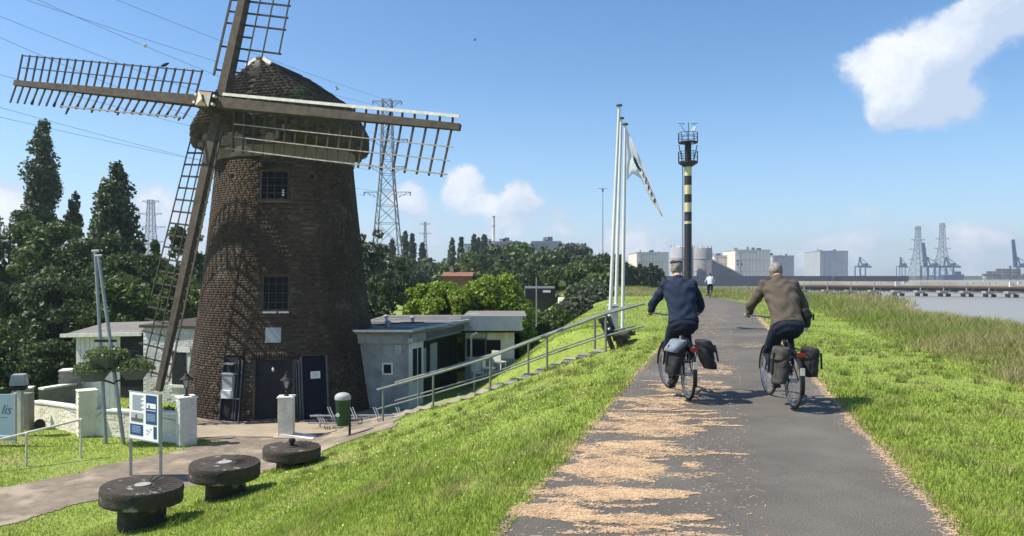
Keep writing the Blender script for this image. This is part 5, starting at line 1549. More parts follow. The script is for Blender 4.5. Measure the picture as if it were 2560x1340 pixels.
def tree(kind, px, top_y, width, d, leafm, label, name=None, leaf=None, per=None, seed=None, group=None, base=None, cat='tree', per_k=1.0):
    """tree whose top shows at photo row top_y; width in photo pixels"""
    g = on(px, d) if base is None else base
    H = CAMZ - (top_y - HY) / F * d - g.z; W = width / F * d
    name = name or {'poplar': 'poplar_tree', 'conifer': 'conifer_tree', 'bush': 'bush'}.get(kind, 'leafy_tree')
    t = thing(name, label, cat, g, rng.uniform(0, 6.28), group)
    seed = seed if seed is not None else int(abs(px) + d * 10)
    B = crown_blobs(H, W, kind, seed)
    leaf = leaf or max(.05, d * .0036)
    area = sum(b[3] ** 2 for b in B) * 12.6
    per = per or 12.6 / (leaf * leaf * 1.24) * .62 * per_k
    per = min(per, 22500 / max(sum(b[3] ** 2 for b in B), .1))
    Pn, Nn = crown_pts(B, per)
    Pn[:, 2] = np.maximum(Pn[:, 2], .05)
    leaves(Pn, leaf, Nn, M[leafm], 'crown', t, spread=.55, world=False)
    tr = MB(); r0 = max(.05, H * .018 + W * .01)
    tr.tube([(0, 0, -.3), (0.02, 0, H * .35), (-.03, .02, H * .7), (0, 0, H * .92)], [r0, r0 * .75, r0 * .4, .02], 8)
    rg = np.random.default_rng(seed + 5)
    for k in range(9 if kind != 'bush' else 6):
        z = H * rg.uniform(.15, .7); a = rg.uniform(0, 6.28); b = B[int(rg.integers(len(B)))]
        tr.tube([(0, 0, z), (b[0] * .5, b[1] * .5, (z + b[2]) / 2 + .1), (b[0] * .95, b[1] * .95, max(b[2], z * .7))], [r0 * .35, r0 * .22, .015], 5)
    tr.build('trunk', M['bark'], t, world=False, smooth=True)
    return t


# left wood behind the mill yard
tree('poplar', 105, 292, 92, 58, 'leafpoplar', 'tallest poplar at the far left, rising clear of the wood', seed=11, leaf=.17)
tree('poplar', 186, 478, 44, 60, 'leafdark', 'small dark poplar standing between the two large trees at the left', seed=12, leaf=.17)
tree('poplar', 292, 402, 112, 52, 'leafpoplar', 'broad poplar with a ragged crown left of the sails', seed=13, leaf=.17)
tree('poplar', 242, 545, 60, 56, 'leafmid', 'short lighter poplar leaning against the broad ragged one', seed=14, leaf=.17)
tree('poplar', 345, 600, 60, 50, 'leafdark', 'dark lower shoulder tree right of the broad poplar', seed=15, leaf=.17)
tree('round', 25, 520, 190, 47, 'leafdark', 'dark round tree at the left edge of the view', seed=21, leaf=.125)
tree('round', 100, 560, 230, 43, 'leafmid', 'mid green leafy tree directly below the tallest poplar', seed=22, leaf=.12)
tree('round', 235, 600, 220, 41, 'leafdark', 'large dark tree behind the two leaning poles', seed=23, leaf=.115)
tree('round', 345, 625, 190, 40, 'leafdark', 'dark tree right of the leaning poles', seed=24, leaf=.115)
tree('round', 15, 690, 220, 36, 'leafdark', 'dark undergrowth tree above the left sign', seed=25, leaf=.11)
tree('round', 160, 705, 240, 35, 'leafdark', 'shaded tree low behind the sloping garden wall', seed=26, leaf=.105)
tree('round', 300, 700, 200, 34, 'leafmid', 'low leafy tree behind the porch', seed=27, leaf=.10)
tree('round', -60, 600, 200, 42, 'leafmid', 'tree partly cut off by the left edge of the view', seed=28, leaf=.15)
tree('round', 395, 640, 110, 44, 'leaflime', 'light green tree seen through the lower left sail', seed=29, leaf=.14)
tree('poplar', 388, 600, 40, 62, 'leaflime', 'slim yellow-green tree top below the far left pylon', seed=30, leaf=.15)
tree('round', 460, 560, 120, 48, 'leafdark', 'dark tree close against the left flank of the mill', seed=31, leaf=.15)
tree('round', 440, 690, 140, 38, 'leaflime', 'pale green shrubby tree above the white brick building', seed=32, leaf=.12)
tree('bush', 120, 850, 180, 27.5, 'leafdark', 'dark bush beside the brown stone pillar', seed=33, leaf=.085, cat='bush')
tree('bush', 30, 850, 150, 28.5, 'leafdark', 'black-green bush behind the silver lamp box', seed=34, leaf=.085, cat='bush')
for px_, d_, i_, lab_ in ((-190, 45, 0, 'dark leafy tree just beyond the left edge of the view'), (-300, 52, 1, 'second leafy tree beyond the left edge of the view'), (-420, 60, 0, 'third leafy tree beyond the left edge of the view')):
    src = [o for o in bpy.data.objects if o.parent is None and o.name.startswith('leafy_tree')][i_]
    c_ = copy_tree(src); c_.location = on(px_, d_); c_.rotation_euler.z = px_ * .7; c_['label'] = lab_
# right of the mill
tree('round', 935, 570, 110, 40, 'leafgrey', 'grey-leaved tree close against the right flank of the mill', seed=41, leaf=.12)
tree('round', 970, 640, 150, 44, 'leafpale', 'pale green tree behind the flat roof near the mill', seed=42, leaf=.13)
tree('round', 945, 700, 90, 37, 'leafdark', 'dark tree between the mill and the round bright bush', seed=43, leaf=.11)
tree('bush', 1130, 700, 215, 36, 'leafbright', 'bright yellow-green laurel bush, left half of the clipped mound', 'laurel_bush', leaf=.085, seed=44, cat='bush', per_k=2.2)
tree('bush', 1232, 684, 225, 36.5, 'leafbright', 'bright yellow-green laurel bush, taller right half of the mound', 'laurel_bush', leaf=.085, seed=45, cat='bush', per_k=2.2)
tree('bush', 1290, 745, 110, 36, 'leafbright', 'low right shoulder of the bright laurel mound', 'laurel_bush', leaf=.075, seed=47, cat='bush', per_k=1.8)
tree('bush', 1060, 700, 150, 37, 'leafbright', 'bright laurel bush at the left end of the mound', 'laurel_bush', leaf=.085, seed=46, cat='bush', per_k=1.5)

# middle distance wood: individual trees
mid = [  # px, top, width, d, material, words
    (1010, 655, 120, 95, 'leafpale'), (1075, 650, 130, 105, 'leafpale'), (1140, 668, 120, 90, 'leafmid'), (1190, 640, 130, 120, 'leafmid'), (1250, 622, 140, 125, 'leafdark'), (1300, 605, 90, 140, 'leafgrey'),
    (1330, 620, 130, 118, 'leafmid'), (1385, 632, 130, 110, 'leafdark'), (1440, 612, 130, 135, 'leafgrey'), (1490, 625, 110, 120, 'leafdark'), (1530, 640, 90, 105, 'leafmid'),
    (1345, 668, 130, 88, 'leafdark'), (1410, 672, 120, 80, 'leafmid'), (1465, 660, 120, 78, 'leafmid'), (1500, 690, 90, 70, 'leafmid'), (1290, 655, 120, 92, 'leafdark'), (1230, 668, 110, 88, 'leafmid'),
    (1400+10, 705, 60, 80, 'leafmid'), (1465, 712, 90, 58, 'leafpale'), (1562, 655, 60, 110, 'leafdark')]
words = ['pale tree right of the tall pylon foot', 'pale tree left of the small house roof', 'tree standing over the brick house roof', 'tree below the pair of slim poplars', 'dark tree in front of the pale factory roof', 'greyish thin tree below the chimney plume line',
         'mid green tree left of the dark bungalow', 'dark tree behind the dark bungalow', 'grey-brown distant tree forming a low dome', 'dark tree left of the flagpoles on the skyline', 'green tree seen between the flagpoles',
         'dark tree just above the bungalow roof', 'green tree right of the bungalow', 'green tree on the slope left of the flagpoles', 'small green tree by the upper end of the railings', 'dark tree above the right end of the laurel mound', 'green tree above the middle of the laurel mound',
         'low green tree right below the bungalow', 'pale scrubby tree near the stair railing', 'dark tree right of the flagpoles']
for (px, ty, w, d, lm), wd in zip(mid, words): tree('round', px, ty, w, d, lm, wd, seed=int(px), per_k=.7, group='trees of the middle distance wood')
pops = [(1012, 578, 20, 175, 'first slim poplar right of the tall pylon'), (1031, 584, 18, 178, 'second slim poplar right of the tall pylon'), (1056, 608, 18, 170, 'shorter poplar right of the tall pylon'), (981, 598, 18, 165, 'slim poplar in front of the tall pylon foot'),
        (1130, 594, 20, 180, 'slim poplar, first left of the chimney group'), (1153, 592, 18, 182, 'slim poplar, second left of the chimney group'), (1185, 585, 17, 186, 'slim poplar left of the chimney'), (1210, 583, 22, 185, 'broadest slim poplar beside the chimney'), (1196, 592, 12, 190, 'thin poplar squeezed between two others by the chimney')]
for px, ty, w, d, lab in pops: tree('poplar', px, ty, w, d, 'leafdark', lab, seed=int(px), leaf=.45, group='slim poplars on the skyline')
hedge = [(1585, 668), (1600, 662), (1614, 668), (1628, 660), (1640, 664), (1652, 672)]
hw = ['first clipped conifer from the flagpoles', 'second clipped conifer from the flagpoles', 'third clipped conifer from the flagpoles', 'tallest clipped conifer of the dark row', 'fifth clipped conifer from the flagpoles', 'clipped conifer nearest the pale tanks']
for (px, ty), lab in zip(hedge, hw): tree('poplar', px, ty, 26, 118, 'leafdark', lab, seed=int(px), leaf=.3, group='row of dark conifers on the skyline', name='conifer_tree')
# scrub on the far slope of the dike, hedge rows on the low land
for i, (px, d, w, ty, lm) in enumerate(((1440, 46, 90, 745, 'leafgrey'), (1475, 52, 90, 728, 'leafgrey'), (1400, 42, 80, 775, 'leafmid'), (1500, 60, 70, 718, 'leafgrey'), (1370, 38, 60, 800, 'leafmid'))):
    tree('bush', px, ty, w, d, lm, ['grey-green scrub bush above the upper railing', 'grey-green scrub bush left of the top railing post', 'green scrub bush halfway along the railing', 'grey scrub on the skyline left of the flagpoles', 'low scrub right of the laurel mound'][i], 'scrub_bush', seed=i + 70, cat='bush', group='scrub beyond the stair railing')
for i, (px, d, w, ty) in enumerate(((1345, 60, 150, 785), (1425, 62, 90, 768), (1300, 78, 50, 742))):
    tree('bush', px, ty, w, d, 'leafmid', ['low clipped hedge below the bungalow', 'hedge right of the bungalow', 'hedge left of the bungalow'][i], 'hedge', seed=i + 80, cat='hedge')
# far tree masses
fm = []
for i in range(260):
    px = rng.uniform(-300, 1560); d = rng.uniform(190, 330); w = rng.uniform(5, 10); fm.append(((px - HX) / F * d, d, LOW + rng.uniform(1.5, 4.5), w * .7, .8))
Pn, Nn = crown_pts(fm, 14); o = leaves(Pn, .95, Nn, M['leafdark'], 'distant_woods', None, spread=.6); setp(o, 'far off woods closing the view beyond the low land', 'woods', kind='stuff')

# ================================================================== BACKGROUND STRUCTURES


def house(px0, px1, py_ridge, py_eave, py_base, d, wallm, roofm, label):
    a, b = P(px0, py_eave, d), P(px1, py_eave, d); zr = P(px0, py_ridge, d).z; zb = P(px0, py_base, d).z - .5
    t = thing('house', label, 'house', ((a.x + b.x) / 2, d, LOW)); dep = max(4, (b.x - a.x) * .8)
    MB().box(((a.x + b.x) / 2, d + dep / 2, (a.z + zb) / 2), ((b.x - a.x) * .96, dep, a.z - zb)).build('wall', wallm, t)
    o_ = (b.x - a.x) * .03
    MB().add([(a.x - o_, d - .4, a.z), (b.x + o_, d - .4, a.z), (b.x + o_, d + dep + .4, a.z), (a.x - o_, d + dep + .4, a.z), (a.x - o_ * .5, d + dep / 2, zr), (b.x + o_ * .5, d + dep / 2, zr)],
             [(0, 1, 5, 4), (2, 3, 4, 5), (1, 2, 5), (3, 0, 4), (3, 2, 1, 0)]).build('roof', roofm, t)
    return t, a, b


h1, a, b = house(1314, 1388, 716, 742, 765, 74, M['wood_dark'], M['inddark'], 'dark timber bungalow with a white oval sign beyond the laurel mound')
MB().bar((a.x, 73.5, a.z + .02), (b.x, 73.5, b.z + .02), .15, .28).build('gutter_board', M['whitewood'], h1)
MB().box((P(1350, 728, 74).x, 73.3, P(1350, 733, 74).z), (3.0, .1, 1.0)).build('dormer_opening', M['black'], h1)
MB().box((P(1366, 728, 74).x, 73.2, P(1366, 728, 74).z), (.75, .06, .22)).build('white_sign', M['paper'], h1)
h2, a, b = house(1106, 1180, 680, 690, 720, 84, M['rust'], M['rust'], 'red-brown house roof showing above the laurel mound')
MB().box((P(1129, 676, 86).x, 86, P(1129, 680, 86).z), (.45, .45, 1.0)).build('chimney', M['conc'], h2)
for i, (px, py) in enumerate(((1403, 748), (1410, 758), (1500, 720))):
    g = P(px, py, 68); solo(MB().box(g + Vector((0, 0, .0)), (.55, 1.4, .32), taper=.8).box(g - Vector((0, 0, .3)), (.5, 1.3, .35)), 'parked_car', M['white'], ['upper white car parked below the wooded slope', 'lower white car parked below the wooded slope', 'white car glimpsed left of the flagpoles'][i], 'car', g, 'white cars glimpsed among the trees')
lp_ = on(1341, 50); solo(MB().tube([lp_, lp_ + Vector((0, 0, 4.3))], .05, 6), 'street_lamp_post', M['steel'], 'thin grey post standing in front of the bungalow', 'post', lp_)


def block(px0, px1, yt, yb, d, depth, m, label, name='factory_building', cat='building', flat=True, base=-2.9):
    a, b = P(px0, yt, d), P(px1, yt, d); t = thing(name, label, cat, ((a.x + b.x) / 2, d, base))
    MB().box(((a.x + b.x) / 2, d + depth / 2, (a.z + base) / 2), (b.x - a.x, depth, a.z - base)).build('wall', M[m], t)
    MB().box(((a.x + b.x) / 2, d + depth / 2, a.z + .25), (b.x - a.x + .6, depth + .6, .5)).build('roof', M['indgrey'], t)
    W_, H_ = b.x - a.x, a.z - base; rg_ = np.random.default_rng(int(px0)); nst = max(4, int(W_ / 2.4))
    st_ = MB()
    for k in range(1, nst): st_.box((a.x + W_ * k / nst, d - .08, base + H_ / 2), (.16, .2, H_))
    for k in (.35, .7): st_.box(((a.x + b.x) / 2, d - .1, base + H_ * k), (W_, .24, .22))
    st_.build('cladding_ribs', M['indgrey'], t)
    for k in range(3): MB().box((a.x + W_ * rg_.uniform(.1, .9), d - .15, base + 2.2), (rg_.uniform(1.5, 3), .3, 4.4)).build('door', M['inddark'], t)
    for k in range(4):
        h_ = rg_.uniform(.8, 2.6); MB().box((a.x + W_ * rg_.uniform(.08, .92), d + depth * .4, a.z + .5 + h_ / 2), (rg_.uniform(.8, 3.2), 2, h_)).build('roof_unit', M['indgrey' if k % 2 else 'inddark'], t)
    MB().tube([(a.x + W_ * .15, d - .5, base), (a.x + W_ * .15, d - .5, a.z - 1), (a.x + W_ * .6, d - .5, a.z - 1.4)], .22, 6).build('duct', M['inddark'], t)
    return t, a, b


t, a, b = block(1160, 1236, 612, 690, 330, 20, 'industrial', 'pale factory block behind the slim poplars')
t2, a, b = block(1222, 1300, 606, 690, 345, 30, 'conc', 'wide pale factory hall below the chimney')
for k in range(7): MB().box((a.x + 1.2 + k * 2.0, 344.8, a.z - 2.4), (1.1, .2, 1.0)).build('window', M['inddark'], t2)
block(1330, 1402, 605, 690, 360, 30, 'indgrey', 'grey factory hall right of the chimney')
c = P(1234, 540, 350); ch = thing('factory_chimney', 'tall thin white chimney above the wood', 'chimney', (c.x, c.y, -2.9))
MB().tube([(c.x, c.y, -2.9), (c.x, c.y, c.z)], [.85, .62], 14).build('shaft', M['industrial'], ch, smooth=True)
for k in (0.0, 4.5): MB().tube([(c.x, c.y, c.z - k - .5), (c.x, c.y, c.z - k)], .8, 14).build('platform', M['indgrey'], ch)
# tanks at the end of the path
for i, (x0, x1, yt, d) in enumerate(((1676, 1733, 614, 420), (1735, 1780, 616, 430))):
    a, b = P(x0, yt, d), P(x1, yt, d); r = (b.x - a.x) / 2; t = thing('storage_tank', ['grey storage tank with roof railing left of the striped tower', 'pale storage tank right of the striped tower'][i], 'tank', ((a.x + b.x) / 2, d, -2.9), 0, 'storage tanks at the end of the path')
    MB().lathe([(r, 0), (r, a.z + 2.9 - 2.2), (r * .94, a.z + 2.9 - 1.0), (r * .5, a.z + 2.9 - .2), (.3, a.z + 2.9)], 28).build('shell', M['indgrey' if i == 0 else 'conc'], t, world=False, smooth=True)
    for zf in (.33, .66): MB().lathe([(r + .05, (a.z + 2.9) * zf), (r + .22, (a.z + 2.9) * zf), (r + .22, (a.z + 2.9) * zf + .3), (r + .05, (a.z + 2.9) * zf + .3)], 28).build('wind_girder', M['indgrey'], t, world=False)
    for k in range(10):
        an = 2 * math.pi * k / 10; MB().bar((r * .97 * math.cos(an), r * .97 * math.sin(an), a.z + 1.0), (r * .97 * math.cos(an), r * .97 * math.sin(an), a.z + 3.2), .16, .16).build('rail_post', M['inddark'], t, world=False)
a, b = P(1779, 650, 405), P(1858, 690, 405); cvr = thing('conveyor_shed', 'dark wedge-shaped conveyor shed sloping down beside the pale tank', 'shed', (a.x, a.y, -2.9))
MB().add([(a.x, 405, a.z), (b.x, 405, b.z), (b.x, 405, -2.9), (a.x, 405, -2.9), (a.x, 417, a.z), (b.x, 417, b.z), (b.x, 417, -2.9), (a.x, 417, -2.9)], [(0, 3, 2, 1), (4, 5, 6, 7), (0, 1, 5, 4), (0, 4, 7, 3), (1, 2, 6, 5)]).build('cladding', M['inddark'], cvr)
MB().bar((a.x, 404.6, a.z + .3), (b.x, 404.6, b.z + .3), .3, .6).build('roof_edge', M['indgrey'], cvr)
t, a, b = block(1838, 1926, 626, 694, 520, 30, 'industrial', 'large pale cream warehouse with three small dark openings')
for px, py in ((1836 + 8, 652), (1836 + 8, 661), (1854, 661)):
    q_ = P(px, py, 519.8); MB().box(q_, (1.0, .3, 1.4)).build('window', M['inddark'], t)
block(1786, 1838, 640, 694, 540, 30, 'industrial', 'lower pale warehouse behind the dark conveyor shed')
block(1592, 1672, 632, 692, 560, 40, 'industrial', 'pale hazy warehouse behind the dark conifers')
block(1932, 1985, 640, 694, 600, 30, 'indgrey', 'grey hazy building behind the right-hand cyclist')
block(2050, 2120, 628, 696, 760, 40, 'indgrey', 'faint grey block right of the right-hand cyclist')
# quay wall / low bridge line
solo(MB().box((P(1900, 690, 330).x - 10, 330, (P(0, 690, 330).z - 3) / 2), (150, 5, P(0, 690, 330).z + 3)), 'quay_wall', M['inddark'], 'long low dark quay wall under the tanks and warehouses', 'wall', (P(1900, 690, 330).x, 330, -3))
# far shore on the right
solo(MB().add([(160, 900, -3), (1400, 900, -3), (1400, 960, 1.8), (160, 960, 1.8), (1400, 1000, -3), (160, 1000, -3)], [(0, 1, 2, 3), (3, 2, 4, 5)]), 'far_shore_bank', M['farveg'], 'low dark bank along the far side of the river', 'bank', (700, 930, -3))

# ---- striped navigation light tower
lt = thing('striped_light_tower', 'black and cream striped navigation tower with railed platforms at the path end', 'light tower', on(1720, 60))
lt.location.z = ground_at(lt.location.x, 60); X0, Y0 = lt.location.x, 60
zf = lambda y: CAMZ - (y - HY) / F * 60
bands = [(760, 665, 'soot'), (665, 560, 'soot'), (560, 553, 'yellow'), (553, 530, 'soot'), (530, 507, 'yellow'), (507, 486, 'soot'), (486, 463, 'yellow'), (463, 440, 'soot'), (440, 412, 'yellow')]
for y0_, y1_, m_ in bands: MB().tube([(X0, Y0, max(zf(y0_), -.6)), (X0, Y0, zf(y1_))], .30 if m_ == 'soot' else .298, 18).build('painted_band', M[m_], lt, smooth=True)
MB().lathe([(.28, zf(418)), (.80, zf(408)), (.80, zf(404)), (.2, zf(404))], 10, (X0, Y0, 0)).build('lower_platform', M['soot'], lt)
MB().tube([(X0, Y0, zf(410)), (X0, Y0, zf(356))], .26, 14).build('lantern_column', M['black'], lt, smooth=True)
MB().lathe([(.2, zf(358)), (.80, zf(358)), (.80, zf(355)), (.2, zf(355))], 8, (X0, Y0, 0)).build('upper_platform', M['black'], lt)
for zb_, zt_ in ((zf(406), zf(380)), (zf(356), zf(333))):
    for k in range(10):
        a_ = 2 * math.pi * k / 10; MB().bar((X0 + .78 * math.cos(a_), Y0 + .78 * math.sin(a_), zb_), (X0 + .78 * math.cos(a_), Y0 + .78 * math.sin(a_), zt_), .04, .04).build('guard_post', M['black'], lt)
    for f in (.5, 1.0):
        z_ = zb_ + (zt_ - zb_) * f; MB().tube([(X0 + .78 * math.cos(a_), Y0 + .78 * math.sin(a_), z_) for a_ in np.linspace(0, 2 * math.pi, 17)], .022, 5).build('guard_rail', M['black'], lt)
MB().tube([(X0 + .05, Y0, zf(356)), (X0 + .05, Y0, zf(306))], .03, 6).build('mast', M['black'], lt)
for s in (-1, 1):
    MB().tube([(X0 + s * .1, Y0, zf(334)), (X0 + s * .62, Y0, zf(312)), (X0 + s * .30, Y0, zf(310))], .03, 5).build('antenna_arm', M['steel'], lt)
    MB().bar((X0 + s * .25, Y0, zf(310)), (X0 + s * .80, Y0, zf(308)), .06, .05).build('antenna', M['steel'], lt)
MB().tube([(X0 + .45, Y0 - .1, zf(332)), (X0 + .62, Y0 - .1, zf(318))], .07, 8).build('lamp', M['whitewood'], lt)
MB().lathe([(.01, -.14), (.14, -.06), (.15, .05), (.06, .13)], 12, (X0 + .28, Y0 - .25, zf(358))).build('dish', M['whitewood'], lt, smooth=True)
for s in (0, .24): MB().tube([(X0 - .42 - s * 0, Y0 - .1 + s, zf(760)), (X0 - .42, Y0 - .1 + s, zf(404))], .018, 5).build('ladder_rail', M['black'], lt)
for k in range(44): MB().bar((X0 - .42, Y0 - .12, zf(730) + k * .235), (X0 - .42, Y0 + .16, zf(730) + k * .235), .035, .03).build('rung', M['black'], lt)
for s in (-1, 1): MB().bar((X0 + s * .5, Y0, zf(398)), (X0 + s * .75, Y0, zf(362)), .06, .06).build('side_lamp_bracket', M['black'], lt)


def pylon(px, top_y, d, Hm, arms, label, w0=7.0, waist=.62, mast=False, th=.16, wt=1.2):
    """lattice pylon; arms: (fraction of height, half width)"""
    t = thing('electricity_pylon', label, 'pylon', P(px, HY, d) * 1.0); topz = CAMZ - (top_y - HY) / F * d; base = topz - Hm; t.location.z = base
    x0, y0 = t.location.x, t.location.y
    def hw(f): return (w0 / 2) * (1 - f / waist) + wt / 2 * (f / waist) if f < waist else wt / 2 * (1 - .35 * (f - waist) / (1 - waist))
    fr = [0, .14, .26, .37, .46, .54, .62, .69, .76, .83, .90, .96, 1.0]
    L = MB()
    for sx in (-1, 1):
        for sy in (-1, 1):
            lg = MB()
            for f0, f1 in zip(fr[:-1], fr[1:]): lg.bar((x0 + sx * hw(f0), y0 + sy * hw(f0), base + Hm * f0), (x0 + sx * hw(f1), y0 + sy * hw(f1), base + Hm * f1), th * 1.3, th * 1.3)
            lg.build('leg', M['pylon'], t)
    for f0, f1 in zip(fr[:-1], fr[1:]):
        br_ = MB()
        for k in range(4):
            c_ = [(-1, -1), (1, -1), (1, 1), (-1, 1)]; (ax, ay), (bx_, by_) = c_[k], c_[(k + 1) % 4]
            A0 = (x0 + ax * hw(f0), y0 + ay * hw(f0), base + Hm * f0); B0 = (x0 + bx_ * hw(f0), y0 + by_ * hw(f0), base + Hm * f0)
            A1 = (x0 + ax * hw(f1), y0 + ay * hw(f1), base + Hm * f1); B1 = (x0 + bx_ * hw(f1), y0 + by_ * hw(f1), base + Hm * f1)
            br_.bar(A0, B1, th * .6, th * .6); br_.bar(B0, A1, th * .6, th * .6); br_.bar(A1, B1, th * .6, th * .6)
        br_.build('bracing', M['pylon'], t)
    tips = []
    for f, hw_ in arms:
        z = base + Hm * f
        for s in (-1, 1):
            a_ = MB(); a_.bar((x0 + s * hw(f), y0, z), (x0 + s * hw_, y0, z), th * .8, th * .8); a_.bar((x0 + s * hw(f), y0, z - Hm * .035), (x0 + s * hw_, y0, z), th * .6, th * .6)
            n = 4
            for k in range(n):
                g0_ = k / n; a_.bar((x0 + s * (hw(f) + (hw_ - hw(f)) * g0_), y0, z - Hm * .035 * (1 - g0_)), (x0 + s * (hw(f) + (hw_ - hw(f)) * (g0_ + 1 / n)), y0, z), th * .45, th * .45)
            a_.build('cross_arm', M['pylon'], t)
            MB().tube([(x0 + s * hw_, y0, z), (x0 + s * hw_, y0, z - Hm * .018)], th * .9, 6).build('insulator', M['pylon'], t)
            tips.append(Vector((x0 + s * hw_, y0, z - Hm * .018)))
    return t, tips


py1, tips1 = pylon(968, 250, 170, 45, ((.995, 3.3), (.80, 4.6), (.66, 4.2), (.53, 5.3)), 'tall lattice pylon rising behind the right-hand sail', w0=7.6, th=.17, wt=3.0, waist=.60)
pylon(377, 500, 420, 47, ((.99, 4.6), (.84, 6.0), (.68, 8.0), (.50, 8.0)), 'distant pylon left of the sails, in front of the small cloud', w0=9, th=.26, wt=4)
pylon(2295, 566, 900, 72, ((.97, 4), (.78, 8), (.62, 10), (.45, 10)), 'left one of the two tall river pylons behind the blue cranes', w0=20, th=.42, wt=6)
pylon(2356, 558, 930, 78, ((.96, 4), (.76, 8), (.6, 10), (.42, 10)), 'right one of the two tall river pylons behind the blue cranes', w0=20, th=.42, wt=6)
pylon(1063, 555, 620, 46, ((.97, 4), (.8, 5)), 'very distant pylon between the slim poplars', w0=6, th=.3, wt=2)
mm = P(1507, 470, 330); mt_ = thing('radio_mast', 'thin radio mast left of the flagpoles', 'mast', (mm.x, mm.y, -2.9))
MB().tube([(mm.x, 330, -2.9), (mm.x, 330, mm.z)], [.28, .13], 6).build('mast', M['pylon'], mt_); MB().bar((mm.x - 2.4, 330, mm.z - .3), (mm.x + 2.4, 330, mm.z - .3), .15, .15).build('mast_arm', M['pylon'], mt_); MB().box((mm.x, 330, mm.z - 1), (.8, .6, 1.2)).build('antenna', M['pylon'], mt_)

# ---- overhead wires from the tall pylon towards the upper left
wires = [(-330, -135, 60, 0, .9, 'faint top wire crossing above the upper sail'), (-330, -255, 58, 1, .9, 'second faint wire crossing above the upper sail'), (-330, -95, 64, 2, 1.6, 'wire passing just above the left sail tip, upper one'), (-330, -190, 62, 3, 1.5, 'wire that carries the round marker ball'),
         (-330, -55, 66, 4, 2.2, 'wire crossing the left sail near its tip'), (-330, 90, 72, 5, 1.5, 'wire passing behind the middle of the left sail'), (-330, 175, 76, 6, 1.0, 'wire running below the left sail, upper one'), (-330, 215, 80, 7, 1.2, 'lowest wire, brushing the top of the tall poplar')]
for px, py, d, ti, sag, lab in wires:
    a = P(px, py, d); b = tips1[ti]; n = 36; pts = []
    for k in range(n + 1):
        f = k / n; p = a.lerp(b, f); p.z -= sag * 4 * f * (1 - f); pts.append(p)
    t = solo(MB().tube(pts, .024, 4), 'overhead_wire', M['wire'], lab, 'wire', a, 'power lines across the upper left sky')
    if ti == 3:
        # marker ball at photo column 384
        k = min(range(n), key=lambda i: abs((pts[i].x / pts[i].y) * F + HX - 384)); MB().lathe([(.01, -.26), (.2, -.17), (.26, 0), (.2, .17), (.01, .26)], 14, pts[k]).build('marker_ball', [M['whitewood']], t, smooth=True)

# ---- pipe bridge over the water
pb_ = thing('pipe_bridge', 'long pipeline bridge on concrete piers crossing the river inlet', 'pipe bridge', (110, 160, -3))
y0_, y1_ = 160, 168
def pz(y, d): return CAMZ - (y - HY) / F * d
xa, xb = P(1990, 700, 185).x, P(2760, 700, 152).x
def py_(x): return 185 + (152 - 185) * (x - xa) / (xb - xa)
for zc_, r_, off in ((pz(712, 160), .62, 0), (pz(722, 160), .75, 1.0), (pz(716, 160), .5, -1.2)):
    MB().tube([(x, py_(x) + off, zc_) for x in np.linspace(xa, xb, 12)], r_, 12).build('pipe', M['pipe'], pb_, smooth=True)
MB().bar((xa, py_(xa), pz(734, 160)), (xb, py_(xb), pz(734, 160)), 2.6, .35).build('deck_beam', M['conc'], pb_)
for k in range(12):
    px = 2050 + k * 58; d = 175 - k * 2.2; x = (px - HX) / F * d; y = py_(x) - 0.2
    for s in (-.9, .9): MB().tube([(x + s, y, -4), (x + s, y, pz(733, 160))], .5, 10).build('pier', M['inddark'], pb_, smooth=True)
    MB().box((x, y, pz(731, 160)), (3.6, 2.8, .5)).build('pier_head', M['conc'], pb_)
    if k in (4, 9) :
        for s in (-.9, .9): MB().box((x + s, y - 1.0, pz(711, 160)), (.7, .4, 1.1)).build('marker_plate', M['whitewood'], pb_)
    else:
        for s in (-.7, .7): MB().bar((x + s, y - .9, pz(733, 160)), (x + s, y - .9, pz(706, 160)), .2, .2).build('pipe_saddle', M['indgrey'], pb_)
# foreshore between the dike and the pipe bridge, rough green and brown
FS = [(P(1560, 0, 84).x, 84), (P(2150, 0, 80).x, 80), (P(2215, 0, 90).x, 90), (P(2290, 0, 118).x, 118), (P(2240, 0, 150).x, 150), (P(2040, 0, 250).x, 250), (P(1600, 0, 270).x, 270)]
setp(MB().add([(x, y, -2.8) for x, y in FS] + [(x + 1.5, y - 1.5, -3.4) for x, y in FS], [tuple(range(7))] + [(i, i + 7, (i + 1) % 7 + 7, (i + 1) % 7) for i in range(7)]).build('foreshore', M['mud']), kind='structure')
n_ = 26000; fx, fy = rng.uniform(10, 130, n_), rng.uniform(80, 265, n_); k_ = inpoly(fx, fy, FS); fx, fy = fx[k_], fy[k_]
o = blades('foreshore_reeds', fx, fy, np.full(len(fx), -2.82), rng.uniform(.5, 1.5, len(fx)), rng.uniform(.12, .3, len(fx)), M['tallgrass'], two=False); setp(o, 'rough brown and green growth on the foreshore before the pipe bridge', 'reeds', kind='stuff')

